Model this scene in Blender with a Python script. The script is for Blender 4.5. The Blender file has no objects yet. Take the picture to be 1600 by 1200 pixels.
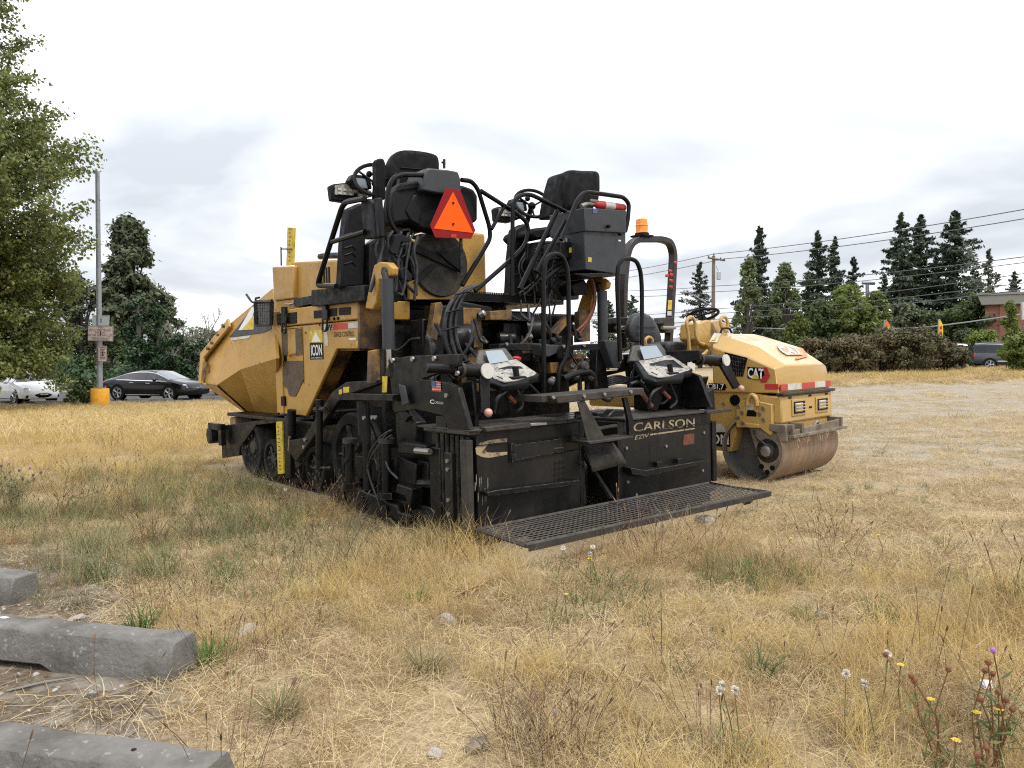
import bpy, bmesh, math, random
import numpy as np
from mathutils import Vector as V, Matrix, noise as mnoise
random.seed(7)
rng = np.random.default_rng(7)
R = math.radians
SC = bpy.context.scene
COL = SC.collection
PI = math.pi
# ------------------------------------------------------------------ camera, sky, sun, exposure
H = 1.30; FPX = 1200.0; PITCH = math.atan(40 / 1200.0); SLOPE = 0.022
cam = bpy.data.objects.new('camera', bpy.data.cameras.new('camera'))
COL.objects.link(cam)
cam.location = (0, 0, H); cam.rotation_euler = (PI / 2 - PITCH, 0, 0)
cam.data.sensor_width = 36; cam.data.lens = 36 * FPX / 1600; cam.data.clip_end = 3000; cam.data.clip_start = 0.05
SC.camera = cam
W = bpy.data.worlds.new('World'); SC.world = W; W.use_nodes = True
SUN_EL, SUN_AZ = R(58), R(125)          # azimuth clockwise from +Y
wn = W.node_tree.nodes; wl = W.node_tree.links; wn.clear()
def N(nt, typ, **kw):
    n = nt.nodes.new(typ)
    for k, v in kw.items(): setattr(n, k, v)
    return n
def build_world():
    nt = W.node_tree
    tc = N(nt, 'ShaderNodeTexCoord')
    sky = N(nt, 'ShaderNodeTexSky', sky_type='NISHITA', sun_disc=False, sun_elevation=SUN_EL, sun_rotation=SUN_AZ)
    sk = N(nt, 'ShaderNodeVectorMath', operation='SCALE'); sk.inputs['Scale'].default_value = 0.09
    nt.links.new(sky.outputs[0], sk.inputs[0])
    sep = N(nt, 'ShaderNodeSeparateXYZ'); nt.links.new(tc.outputs['Generated'], sep.inputs[0])
    z = N(nt, 'ShaderNodeMath', operation='MAXIMUM'); z.inputs[1].default_value = 0.0; nt.links.new(sep.outputs[2], z.inputs[0])
    za = N(nt, 'ShaderNodeMath', operation='ADD'); za.inputs[1].default_value = 0.16; nt.links.new(z.outputs[0], za.inputs[0])
    dx = N(nt, 'ShaderNodeMath', operation='DIVIDE'); nt.links.new(sep.outputs[0], dx.inputs[0]); nt.links.new(za.outputs[0], dx.inputs[1])
    dy = N(nt, 'ShaderNodeMath', operation='DIVIDE'); nt.links.new(sep.outputs[1], dy.inputs[0]); nt.links.new(za.outputs[0], dy.inputs[1])
    cb = N(nt, 'ShaderNodeCombineXYZ'); nt.links.new(dx.outputs[0], cb.inputs[0]); nt.links.new(dy.outputs[0], cb.inputs[1])
    cb.inputs[2].default_value = 2.3
    no = N(nt, 'ShaderNodeTexNoise'); no.inputs['Scale'].default_value = 0.78; no.inputs['Detail'].default_value = 5.0
    no.inputs['Roughness'].default_value = 0.5; no.inputs['Distortion'].default_value = 0.35
    nt.links.new(cb.outputs[0], no.inputs['Vector'])
    rp = N(nt, 'ShaderNodeValToRGB')
    e = rp.color_ramp.elements
    e[0].position = 0.40; e[0].color = (0.43, 0.448, 0.475, 1)
    e[1].position = 0.60; e[1].color = (1.0, 1.005, 1.015, 1)
    m = e.new(0.50); m.color = (0.56, 0.575, 0.605, 1)
    nt.links.new(no.outputs['Fac'], rp.inputs[0])
    # overcast: brighter towards the zenith
    gr = N(nt, 'ShaderNodeMapRange'); gr.inputs[1].default_value = 0.08; gr.inputs[2].default_value = 0.75
    gr.inputs[3].default_value = 0.95; gr.inputs[4].default_value = 1.62
    nt.links.new(z.outputs[0], gr.inputs[0])
    mu = N(nt, 'ShaderNodeVectorMath', operation='SCALE')
    nt.links.new(rp.outputs[0], mu.inputs[0]); nt.links.new(gr.outputs[0], mu.inputs['Scale'])
    mx = N(nt, 'ShaderNodeMix', data_type='RGBA'); mx.inputs[0].default_value = 0.90
    nt.links.new(sk.outputs[0], mx.inputs[6]); nt.links.new(mu.outputs[0], mx.inputs[7])
    bg = N(nt, 'ShaderNodeBackground'); bg.inputs['Strength'].default_value = 1.0
    nt.links.new(mx.outputs[2], bg.inputs['Color'])
    out = N(nt, 'ShaderNodeOutputWorld'); nt.links.new(bg.outputs[0], out.inputs['Surface'])
build_world()
sun = bpy.data.objects.new('sun', bpy.data.lights.new('sun', 'SUN')); COL.objects.link(sun)
sun.data.energy = 1.5; sun.data.angle = R(14); sun.data.color = (1.0, 0.95, 0.87)
sd = V((math.sin(SUN_AZ) * math.cos(SUN_EL), math.cos(SUN_AZ) * math.cos(SUN_EL), math.sin(SUN_EL)))
sun.rotation_euler = sd.to_track_quat('Z', 'Y').to_euler(); sun.location = (10, -10, 30)
SC.view_settings.view_transform = 'Standard'; SC.view_settings.look = 'None'
SC.view_settings.exposure = 0.80; SC.view_settings.gamma = 1.0; SC.view_settings.use_curve_mapping = False
SC.cycles.use_denoising = False; SC.cycles.filter_width = 1.15; SC.cycles.sample_clamp_indirect = 4.0; SC.cycles.max_bounces = 6; SC.cycles.transparent_max_bounces = 12

# ------------------------------------------------------------------ materials
MATS = {}
rng2 = np.random.default_rng(99)
def lin(r, g, b): return tuple(((c / 255) / 12.92 if c <= 10 else ((c / 255 + .055) / 1.055) ** 2.4) for c in (r, g, b))
def mat(name, c, r=.55, m=0.0, c2=None, sc=6.0, lo=.45, hi=.7, amt=1.0, bump=0.0, bsc=80.0, spec=.5, coat=0.0,
        stretch=(1, 1, 1), c3=None, sc3=40.0, lo3=.58, hi3=.68, trans=0.0, emit=None, isl=0.0, wear=None):
    mt = bpy.data.materials.new(name); mt.use_nodes = True; nt = mt.node_tree
    b = nt.nodes['Principled BSDF']
    b.inputs['Roughness'].default_value = r; b.inputs['Metallic'].default_value = m
    b.inputs['Specular IOR Level'].default_value = spec; b.inputs['Coat Weight'].default_value = coat
    if trans: b.inputs['Transmission Weight'].default_value = trans
    b.inputs['Base Color'].default_value = (*c, 1)
    tc = N(nt, 'ShaderNodeTexCoord'); mp = N(nt, 'ShaderNodeMapping'); mp.inputs['Scale'].default_value = stretch
    nt.links.new(tc.outputs['Object'], mp.inputs[0])
    cur = None
    def layer(col, scale, l, h, a, prev):
        no = N(nt, 'ShaderNodeTexNoise'); no.inputs['Scale'].default_value = scale; no.inputs['Detail'].default_value = 7
        no.inputs['Roughness'].default_value = .62
        nt.links.new(mp.outputs[0], no.inputs['Vector'])
        mr = N(nt, 'ShaderNodeMapRange'); mr.inputs[1].default_value = l; mr.inputs[2].default_value = h; mr.inputs[4].default_value = a
        nt.links.new(no.outputs['Fac'], mr.inputs[0])
        mx = N(nt, 'ShaderNodeMix', data_type='RGBA'); nt.links.new(mr.outputs[0], mx.inputs[0])
        if prev is None: mx.inputs[6].default_value = (*c, 1)
        else: nt.links.new(prev, mx.inputs[6])
        mx.inputs[7].default_value = (*col, 1)
        return mx.outputs[2]
    if c2 is not None: cur = layer(c2, sc, lo, hi, amt, cur)
    if c3 is not None: cur = layer(c3, sc3, lo3, hi3, 1.0, cur)
    if isl:
        ge = N(nt, 'ShaderNodeNewGeometry'); hs = N(nt, 'ShaderNodeHueSaturation')
        mr = N(nt, 'ShaderNodeMapRange'); mr.inputs[3].default_value = 1 - isl; mr.inputs[4].default_value = 1 + isl
        nt.links.new(ge.outputs['Random Per Island'], mr.inputs[0]); nt.links.new(mr.outputs[0], hs.inputs['Value'])
        if cur is None: hs.inputs['Color'].default_value = (*c, 1)
        else: nt.links.new(cur, hs.inputs['Color'])
        cur = hs.outputs[0]
    if c2 is not None and r > .3:
        no = N(nt, 'ShaderNodeTexNoise'); no.inputs['Scale'].default_value = sc * 2.3; no.inputs['Detail'].default_value = 8
        nt.links.new(mp.outputs[0], no.inputs['Vector'])
        mr = N(nt, 'ShaderNodeMapRange'); mr.inputs[1].default_value = .35; mr.inputs[2].default_value = .65; mr.inputs[3].default_value = max(r - .14, .1); mr.inputs[4].default_value = min(r + .2, 1)
        nt.links.new(no.outputs['Fac'], mr.inputs[0]); nt.links.new(mr.outputs[0], b.inputs['Roughness'])
    if wear is not None:                                  # paint rubbed through along real edges, broken up by noise
        bv = N(nt, 'ShaderNodeBevel', samples=4); bv.inputs['Radius'].default_value = .011
        ge = N(nt, 'ShaderNodeNewGeometry'); dt = N(nt, 'ShaderNodeVectorMath', operation='DOT_PRODUCT')
        nt.links.new(bv.outputs[0], dt.inputs[0]); nt.links.new(ge.outputs['Normal'], dt.inputs[1])
        m1 = N(nt, 'ShaderNodeMapRange'); m1.inputs[1].default_value = .985; m1.inputs[2].default_value = .90; nt.links.new(dt.outputs['Value'], m1.inputs[0])
        no = N(nt, 'ShaderNodeTexNoise'); no.inputs['Scale'].default_value = 22; no.inputs['Detail'].default_value = 6; nt.links.new(mp.outputs[0], no.inputs['Vector'])
        m2 = N(nt, 'ShaderNodeMapRange'); m2.inputs[1].default_value = .42; m2.inputs[2].default_value = .62; nt.links.new(no.outputs['Fac'], m2.inputs[0])
        mm = N(nt, 'ShaderNodeMath', operation='MULTIPLY'); nt.links.new(m1.outputs[0], mm.inputs[0]); nt.links.new(m2.outputs[0], mm.inputs[1])
        mx = N(nt, 'ShaderNodeMix', data_type='RGBA'); nt.links.new(mm.outputs[0], mx.inputs[0])
        if cur is None: mx.inputs[6].default_value = (*c, 1)
        else: nt.links.new(cur, mx.inputs[6])
        mx.inputs[7].default_value = (*wear, 1); cur = mx.outputs[2]
    if cur is not None: nt.links.new(cur, b.inputs['Base Color'])
    if bump:
        no = N(nt, 'ShaderNodeTexNoise'); no.inputs['Scale'].default_value = bsc; no.inputs['Detail'].default_value = 6
        nt.links.new(mp.outputs[0], no.inputs['Vector'])
        bp = N(nt, 'ShaderNodeBump'); bp.inputs['Strength'].default_value = bump; bp.inputs['Distance'].default_value = .01
        nt.links.new(no.outputs['Fac'], bp.inputs['Height']); nt.links.new(bp.outputs[0], b.inputs['Normal'])
    if emit: b.inputs['Emission Color'].default_value = (*emit, 1); b.inputs['Emission Strength'].default_value = .3
    MATS[name] = mt; return mt
def leafmat(name, cols, tl=.35, rough=.5):
    """leaf: colour per leaf, some light passes through"""
    mt = bpy.data.materials.new(name); mt.use_nodes = True; nt = mt.node_tree
    b = nt.nodes['Principled BSDF']; b.inputs['Roughness'].default_value = rough; b.inputs['Specular IOR Level'].default_value = .35
    ge = N(nt, 'ShaderNodeNewGeometry'); rp = N(nt, 'ShaderNodeValToRGB'); nt.links.new(ge.outputs['Random Per Island'], rp.inputs[0])
    els = rp.color_ramp.elements
    while len(els) < len(cols): els.new(.5)
    for i, c in enumerate(cols): els[i].position = i / (len(cols) - 1); els[i].color = (*c, 1)
    oi = N(nt, 'ShaderNodeObjectInfo'); hs = N(nt, 'ShaderNodeHueSaturation')
    mr = N(nt, 'ShaderNodeMapRange'); mr.inputs[3].default_value = .78; mr.inputs[4].default_value = 1.2
    nt.links.new(oi.outputs['Random'], mr.inputs[0]); nt.links.new(mr.outputs[0], hs.inputs['Value'])
    nt.links.new(rp.outputs[0], hs.inputs['Color'])
    nt.links.new(hs.outputs[0], b.inputs['Base Color'])
    tr = N(nt, 'ShaderNodeBsdfTranslucent'); nt.links.new(hs.outputs[0], tr.inputs['Color'])
    mx = N(nt, 'ShaderNodeMixShader'); mx.inputs[0].default_value = tl
    nt.links.new(b.outputs[0], mx.inputs[1]); nt.links.new(tr.outputs[0], mx.inputs[2])
    nt.links.new(mx.outputs[0], nt.nodes['Material Output'].inputs['Surface'])
    MATS[name] = mt; return mt

YEL = mat('paver_yellow', (.43, .245, .050), .40, c2=(.30, .16, .038), sc=3.5, lo=.48, hi=.8, amt=.6, c3=(.10, .065, .035), sc3=18, lo3=.62, hi3=.70, bump=.05, bsc=30, wear=(.20, .115, .04))
YELD = mat('stained_yellow', (.26, .135, .03), .55, c2=(.035, .025, .018), sc=5, lo=.38, hi=.58, amt=.92, bump=.1)
RYEL = mat('roller_yellow', (.49, .31, .09), .34, coat=.45, c2=(.38, .235, .085), sc=3, lo=.45, hi=.8, amt=.7, c3=(.30, .20, .10), sc3=25, lo3=.64, hi3=.74, wear=(.30, .19, .075))
BLK = mat('black_steel', (.0045, .0045, .005), .42, c2=(.018, .0155, .013), sc=5, lo=.5, hi=.78, amt=.8, c3=(.07, .058, .043), sc3=16, lo3=.66, hi3=.80, bump=.12, bsc=45, spec=.28, wear=(.13, .115, .095))
BLKS = mat('screed_steel', (.009, .009, .009), .40, c2=(.028, .024, .020), sc=3, lo=.45, hi=.75, amt=.85, c3=(.095, .08, .06), sc3=11, lo3=.69, hi3=.84, bump=.15, bsc=35, stretch=(1, 1, .45), spec=.28, wear=(.17, .15, .12))
BLKD = mat('oily_black', (.004, .004, .004), .4, spec=.3, c2=(.013, .011, .009), sc=9, lo=.45, hi=.7, bump=.25, bsc=30)
DUSTY = mat('dusty_steel', (.040, .034, .027), .65, c2=(.016, .0145, .013), sc=8, lo=.45, hi=.65, bump=.15)
CHAR = mat('charcoal_plastic', (.0078, .0084, .0098), .5, spec=.2, c2=(.016, .016, .016), sc=6, lo=.5, hi=.8, amt=.7, bump=.05, bsc=200)
CHARL = mat('grey_painted_steel', (.027, .030, .035), .45, c2=(.020, .021, .023), sc=4, lo=.45, hi=.75, amt=.7)
FAB = mat('seat_vinyl', (.0055, .0055, .006), .62, spec=.15, c2=(.022, .020, .018), sc=6, lo=.5, hi=.8, bump=.2, bsc=150)
TUBE = mat('black_tube_paint', (.0035, .0035, .004), .3, spec=.22, c2=(.011, .0095, .008), sc=12, lo=.55, hi=.75, bump=.03)
RUB = mat('rubber', (.010, .010, .010), .75, spec=.25, c2=(.045, .038, .028), sc=6, lo=.5, hi=.75, bump=.2)
HOSE = mat('hose_rubber', (.010, .0115, .015), .42, c2=(.05, .05, .05), sc=12)
HOSEO = mat('brown_hose', (.19, .065, .035), .6, c2=(.09, .035, .02), sc=20)
CHROME = mat('chrome', (.55, .55, .56), .18, 1.0)
BOLT = mat('zinc_bolt', (.32, .31, .29), .45, .8)
PANEL = mat('console_panel', (.36, .345, .31), .55, c2=(.10, .09, .075), sc=26, lo=.46, hi=.64, amt=.85)
SCREEN = mat('screen_glass', (.26, .31, .35), .2, spec=.5)
BEZEL = mat('console_bezel', (.050, .046, .040), .55, c2=(.085, .075, .06), sc=20)
RED = mat('red_paint', (.42, .02, .02), .45, c2=(.25, .02, .02), sc=10)
REDTAPE = mat('red_reflective', (.46, .035, .03), .4)
WTAPE = mat('white_reflective', (.55, .53, .49), .45, c2=(.35, .32, .27), sc=10)
WHITE = mat('white_print', (.70, .69, .66), .5)
BLKP = mat('black_print', (.005, .005, .005), .5, spec=.15)
GOLD = mat('gold_print', (.34, .27, .155), .5, c2=(.06, .05, .04), sc=22, lo=.5, hi=.62)
ORANGE = mat('safety_orange', (.92, .105, .004), .55, spec=.15)
DRED = mat('dark_red_border', (.23, .010, .014), .5, spec=.15)
YLAB = mat('yellow_label', (.62, .46, .04), .5, c2=(.3, .22, .03), sc=20)
BLUE = mat('flag_blue', (.06, .09, .20), .5)
PINK = mat('pink_knob', (.55, .30, .22), .35)
GRIL = mat('brown_mesh', (.115, .085, .055), .7, c2=(.07, .05, .035), sc=9, bump=.8, bsc=260)
RUST = mat('rusty_drum', (.32, .195, .115), .62, .1, c2=(.20, .15, .105), sc=5, lo=.4, hi=.62, c3=(.33, .29, .22), sc3=9, lo3=.55, hi3=.72, bump=.12, bsc=40, stretch=(3, .6, .6))
DRUMI = mat('drum_inside', (.085, .088, .088), .6, c2=(.14, .125, .10), sc=5, lo=.45, hi=.7)
MUD = mat('muddy_steel', (.20, .165, .12), .75, c2=(.10, .075, .05), sc=8, lo=.42, hi=.65, bump=.4, bsc=25)
ROPSM = mat('brown_steel', (.022, .013, .011), .38, c2=(.010, .008, .007), sc=6)
AMBER = mat('amber_lens', (.90, .27, .01), .2, spec=.6, coat=.5)
CONC = mat('concrete', (.18, .173, .16), .9, c2=(.095, .089, .08), sc=4.5, lo=.42, hi=.68, c3=(.30, .29, .265), sc3=28, lo3=.6, hi3=.7, bump=.6, bsc=60, spec=.2)
YCONC = mat('yellow_concrete', (.62, .30, .015), .65, c2=(.45, .20, .02), sc=5, bump=.2)
GALV = mat('galvanised_pole', (.27, .29, .32), .5, .3, c2=(.20, .22, .25), sc=3)
SIGNM = mat('sign_face', (.50, .44, .41), .5, c2=(.42, .37, .34), sc=12)
SIGNG = mat('sign_back', (.46, .52, .54), .45, .2)
SIGNT = mat('sign_print', (.12, .05, .045), .5)
ASPH = mat('asphalt', (.055, .054, .052), .9, c2=(.08, .077, .072), sc=12, bump=.2)
CARBLK = mat('black_car_paint', (.004, .004, .006), .16, spec=.35, coat=.25)
FADE = mat('faded_print', (.34, .28, .19), .5, c2=(.45, .30, .12), sc=14)
CARWHT = mat('white_car_paint', (.66, .67, .68), .2, coat=1.0)
CARGRY = mat('dark_grey_car_paint', (.035, .037, .042), .16, coat=1.0)
CARBLU = mat('dark_blue_car_paint', (.018, .022, .035), .2, coat=.8)
GLASS = mat('car_glass', (.012, .014, .016), .08, spec=.5, coat=.1)
GLASSL = mat('windscreen_glare_glass', (.16, .18, .20), .1, spec=.9, coat=.8)  # pale base colour paints the bright reflection seen on the windscreen
LAMP = mat('headlamp', (.50, .52, .54), .1, spec=.8, coat=1)
TAIL = mat('tail_lamp', (.38, .02, .02), .2, coat=1)
RIM = mat('alloy_rim', (.42, .43, .44), .3, .7)
BARK = mat('bark', (.10, .085, .07), .9, c2=(.05, .042, .035), sc=9, bump=.5, bsc=20, stretch=(1, 1, .3))
BARE = mat('bare_bark', (.21, .19, .17), .9, c2=(.13, .115, .10), sc=6)
WOOD = mat('weathered_pole', (.20, .165, .14), .9, c2=(.12, .10, .085), sc=5, stretch=(4, 4, .3), bump=.2)
BRICK = mat('red_brick', (.30, .13, .08), .85, c2=(.22, .095, .06), sc=14)
CORN = mat('grey_cornice', (.28, .27, .23), .8)
HOUSE = mat('white_siding', (.62, .62, .60), .7)
ROOFG = mat('grey_roofing', (.24, .25, .25), .8, c2=(.17, .175, .18), sc=5)
CANOPY = mat('pink_canopy', (.55, .10, .17), .6)
FLAGO = mat('orange_flag', (.80, .13, .02), .6)
FLAGY = mat('yellow_flag', (.78, .52, .02), .6)
STONE = mat('field_stone', (.30, .30, .29), .8, c2=(.17, .17, .18), sc=14, bump=.5, bsc=50)
STONEW = mat('pale_stone', (.36, .335, .30), .85, c2=(.35, .32, .28), sc=18, bump=.4, bsc=60)
WIRE = mat('wire', (.10, .105, .11), .6)
WIREL = mat('pale_cable', (.30, .32, .32), .6)

# ------------------------------------------------------------------ mesh helpers
class MB:
    def __init__(s): s.v = []; s.f = []
    def add(s, vs, fs):
        o = len(s.v); s.v += [tuple(p) for p in vs]; s.f += [tuple(i + o for i in f) for f in fs]; return s
    def bx(s, x0, x1, y0, y1, z0, z1, M=None):
        vs = [V((x, y, z)) for z in (z0, z1) for y in (y0, y1) for x in (x0, x1)]
        if M: vs = [M @ p for p in vs]
        return s.add(vs, [(0, 2, 3, 1), (4, 5, 7, 6), (0, 1, 5, 4), (2, 6, 7, 3), (0, 4, 6, 2), (1, 3, 7, 5)])
    def pr(s, pts, ax, a, b):
        """extrude a 2D polygon (in the two other axes, in xyz order) along axis ax from a to b"""
        n = len(pts)
        def mk(p, d): q = list(p); q.insert(ax, d); return tuple(q)
        vs = [mk(p, a) for p in pts] + [mk(p, b) for p in pts]
        return s.add(vs, [tuple(range(n))[::-1], tuple(range(n, 2 * n))] + [(i, (i + 1) % n, n + (i + 1) % n, n + i) for i in range(n)])
    def poly(s, pts, t):
        """planar polygon of 3D points given a thickness along its normal"""
        pts = [V(p) for p in pts]; n = len(pts); nn = V((0, 0, 0))
        for i in range(n): nn += pts[i].cross(pts[(i + 1) % n])
        nn.normalize(); vs = pts + [p + nn * t for p in pts]
        return s.add(vs, [tuple(range(n))[::-1], tuple(range(n, 2 * n))] + [(i, (i + 1) % n, n + (i + 1) % n, n + i) for i in range(n)])
    def tu(s, pts, r, n=8, closed=False, fil=0.0, cap=True):
        pts = [V(p) for p in pts]
        if fil > 0 and len(pts) > 2: pts = fillet(pts, fil)
        m = len(pts); T = []
        for i in range(m):
            a = pts[i - 1] if (i > 0 or closed) else pts[i]; b = pts[(i + 1) % m] if (i < m - 1 or closed) else pts[i]
            d = (b - a); T.append(d.normalized() if d.length > 1e-9 else V((0, 0, 1)))
        up = V((0, 0, 1)) if abs(T[0].z) < .9 else V((1, 0, 0))
        nx = T[0].cross(up).normalized(); vs = []
        rr = [r] * m if not isinstance(r, (list, tuple)) else [float(q) for q in np.interp(np.linspace(0, len(r) - 1, m), range(len(r)), r)]
        for i in range(m):
            nx = (nx - T[i] * nx.dot(T[i])); nx = nx.normalized() if nx.length > 1e-6 else T[i].orthogonal().normalized()
            ny = T[i].cross(nx)
            for k in range(n):
                a = 2 * PI * k / n; vs.append(pts[i] + (nx * math.cos(a) + ny * math.sin(a)) * rr[i])
        fs = []
        for i in range(m if closed else m - 1):
            j = (i + 1) % m
            for k in range(n): fs.append((i * n + k, i * n + (k + 1) % n, j * n + (k + 1) % n, j * n + k))
        if cap and not closed: fs += [tuple(range(n))[::-1], tuple(range((m - 1) * n, m * n))]
        return s.add(vs, fs)
    def cy(s, a, b, r, n=16, r2=None): return s.tu([a, b], [r, r if r2 is None else r2], n)
    def la(s, c, d, prof, n=24, cap=True):
        """lathe: profile of (radius, distance along d)"""
        c = V(c); d = V(d).normalized(); u = d.orthogonal().normalized(); w = d.cross(u); vs = []; fs = []
        for (r, h) in prof:
            for k in range(n):
                a = 2 * PI * k / n; vs.append(c + d * h + (u * math.cos(a) + w * math.sin(a)) * r)
        for i in range(len(prof) - 1):
            for k in range(n): fs.append((i * n + k, i * n + (k + 1) % n, (i + 1) * n + (k + 1) % n, (i + 1) * n + k))
        if cap: fs += [tuple(range(n))[::-1], tuple(range((len(prof) - 1) * n, len(prof) * n))]
        return s.add(vs, fs)
    def loft(s, rings, closed=True, cap=True):
        n = len(rings[0]); vs = [p for r in rings for p in r]; fs = []
        for i in range(len(rings) - 1):
            for k in range(n if closed else n - 1): fs.append((i * n + k, i * n + (k + 1) % n, (i + 1) * n + (k + 1) % n, (i + 1) * n + k))
        if cap and closed: fs += [tuple(range(n))[::-1], tuple(range((len(rings) - 1) * n, len(rings) * n))]
        return s.add(vs, fs)
    def ball(s, c, r, n=10, m=6, sq=(1, 1, 1)):
        c = V(c); rings = []
        for i in range(m + 1):
            t = PI * i / m; q = max(math.sin(t), .02)
            rings.append([c + V((r * q * math.cos(2 * PI * k / n) * sq[0], r * q * math.sin(2 * PI * k / n) * sq[1], -r * math.cos(t) * sq[2])) for k in range(n)])
        return s.loft(rings)
    def q(s, a, b, c, d): return s.add([a, b, c, d], [(0, 1, 2, 3)])
    def obj(s, name, m, parent=None, bev=0.0, ang=35, sub=0, solid=0.0, flat=False):
        me = bpy.data.meshes.new(name); me.from_pydata(s.v, [], s.f); me.update()
        bm = bmesh.new(); bm.from_mesh(me); bmesh.ops.recalc_face_normals(bm, faces=bm.faces); bm.to_mesh(me); bm.free()
        if not flat:
            me.polygons.foreach_set('use_smooth', [True] * len(me.polygons)); me.set_sharp_from_angle(angle=R(ang))
        me.materials.append(m); o = bpy.data.objects.new(name, me); COL.objects.link(o)
        if parent: o.parent = parent
        if solid: md = o.modifiers.new('solid', 'SOLIDIFY'); md.thickness = solid; md.offset = 0
        if bev: md = o.modifiers.new('bevel', 'BEVEL'); md.width = bev; md.segments = 2; md.limit_method = 'ANGLE'; md.angle_limit = R(40); md.harden_normals = False
        if sub: md = o.modifiers.new('sub', 'SUBSURF'); md.levels = sub; md.render_levels = sub
        return o
def fillet(pts, r):
    out = [pts[0]]
    for i in range(1, len(pts) - 1):
        p, a, b = pts[i], pts[i - 1] - pts[i], pts[i + 1] - pts[i]
        k = min(r, a.length * .45, b.length * .45); p0 = p + a.normalized() * k; p2 = p + b.normalized() * k
        for t in (0, .25, .5, .75, 1): out.append(p0 * (1 - t) ** 2 + p * 2 * t * (1 - t) + p2 * t * t)
    return out + [pts[-1]]
def tag(o, label=None, cat=None, group=None, kind=None):
    if label: o['label'] = label
    if cat: o['category'] = cat
    if group: o['group'] = group
    if kind: o['kind'] = kind
    return o
def thing(name, label, cat, loc=(0, 0, 0), rz=0, group=None, M=None):
    o = bpy.data.objects.new(name, None); COL.objects.link(o); o.empty_display_size = .2
    if M is not None: o.matrix_world = M
    else: o.location = loc; o.rotation_euler = (0, 0, rz)
    return tag(o, label, cat, group)
def copy_tree(o, parent=None):
    c = o.copy(); COL.objects.link(c)
    if parent: c.parent = parent
    for ch in list(o.children): copy_tree(ch, c)
    return c
def npmesh(name, verts, faces, m, parent=None, smooth=False):
    """numpy verts (n,3) and quads or triangles (k,3|4)"""
    me = bpy.data.meshes.new(name); nv, nf, k = len(verts), len(faces), faces.shape[1]
    me.vertices.add(nv); me.vertices.foreach_set('co', np.ascontiguousarray(verts, np.float32).ravel())
    me.loops.add(nf * k); me.loops.foreach_set('vertex_index', np.ascontiguousarray(faces, np.int32).ravel())
    me.polygons.add(nf); me.polygons.foreach_set('loop_start', np.arange(nf, dtype=np.int32) * k)
    me.polygons.foreach_set('use_smooth', np.full(nf, smooth))
    me.update(calc_edges=True); me.materials.append(m)
    o = bpy.data.objects.new(name, me)
    COL.objects.link(o)
    if parent: o.parent = parent
    return o
def text(s, name, quad, m, parent, off=.003, bold=0.0):
    """lettering as a thin mesh fitted to a quad (bottom-left, bottom-right, top-right, top-left)"""
    cu = bpy.data.curves.new(name, 'FONT'); cu.body = s; cu.offset = bold; cu.resolution_u = 3; cu.fill_mode = 'FRONT'
    ob = bpy.data.objects.new(name, cu); me = bpy.data.meshes.new_from_object(ob); bpy.data.objects.remove(ob)
    me.name = name
    co = np.zeros(len(me.vertices) * 3); me.vertices.foreach_get('co', co); co = co.reshape(-1, 3)
    mn, mx = co.min(0), co.max(0); t = (co[:, :2] - mn[:2]) / np.maximum(mx[:2] - mn[:2], 1e-6)
    A, B, C_, D = [np.array(p) for p in quad]; nn = np.cross(B - A, D - A); nn /= np.linalg.norm(nn)
    u, v = t[:, :1], t[:, 1:2]
    P = A * (1 - u) * (1 - v) + B * u * (1 - v) + C_ * u * v + D * (1 - u) * v + nn * off
    me.vertices.foreach_set('co', P.ravel()); me.update(); me.materials.clear(); me.materials.append(m)
    o = bpy.data.objects.new(name, me); COL.objects.link(o); o.parent = parent
    return o
def decal(name, pts, m, parent, off=.002, t=.0012):
    pts = [V(p) for p in pts]; nn = V((0, 0, 0))
    for i in range(len(pts)): nn += pts[i].cross(pts[(i + 1) % len(pts)])
    nn.normalize()
    return MB().poly([p + nn * off for p in pts], t).obj(name, m, parent, flat=True)
# photograph ray -> point on a plane of a machine's own frame (used to read real sizes off the photo)
CP, SP = math.cos(PITCH), math.sin(PITCH)
def ray(u, v): a = (u - 800) / FPX; b = (600 - v) / FPX; return V((a, CP + b * SP, -SP + b * CP))
def world(u, v, y):                                   # point at depth y
    d = ray(u, v); return V((0, 0, H)) + d * (y / d.y)
class Frame:
    def __init__(s, x, y, ang, slope=SLOPE):
        n = V((-slope, 0, 1)).normalized(); r = V((math.cos(ang), math.sin(ang), slope * math.cos(ang))).normalized(); f = n.cross(r)
        s.M = Matrix(((r.x, f.x, n.x, x), (r.y, f.y, n.y, y), (r.z, f.z, n.z, slope * x), (0, 0, 0, 1))); s.I = s.M.inverted()
        s.c = s.I @ V((0, 0, H))
    def hit(s, u, v, ax, val):
        d = s.I.to_3x3() @ ray(u, v); return s.c + d * ((val - s.c[ax]) / d[ax])
    def on(s, a, b, c, u, v):
        n = (V(b) - V(a)).cross(V(c) - V(a)); d = s.I.to_3x3() @ ray(u, v); return s.c + d * ((V(a) - s.c).dot(n) / d.dot(n))
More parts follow.
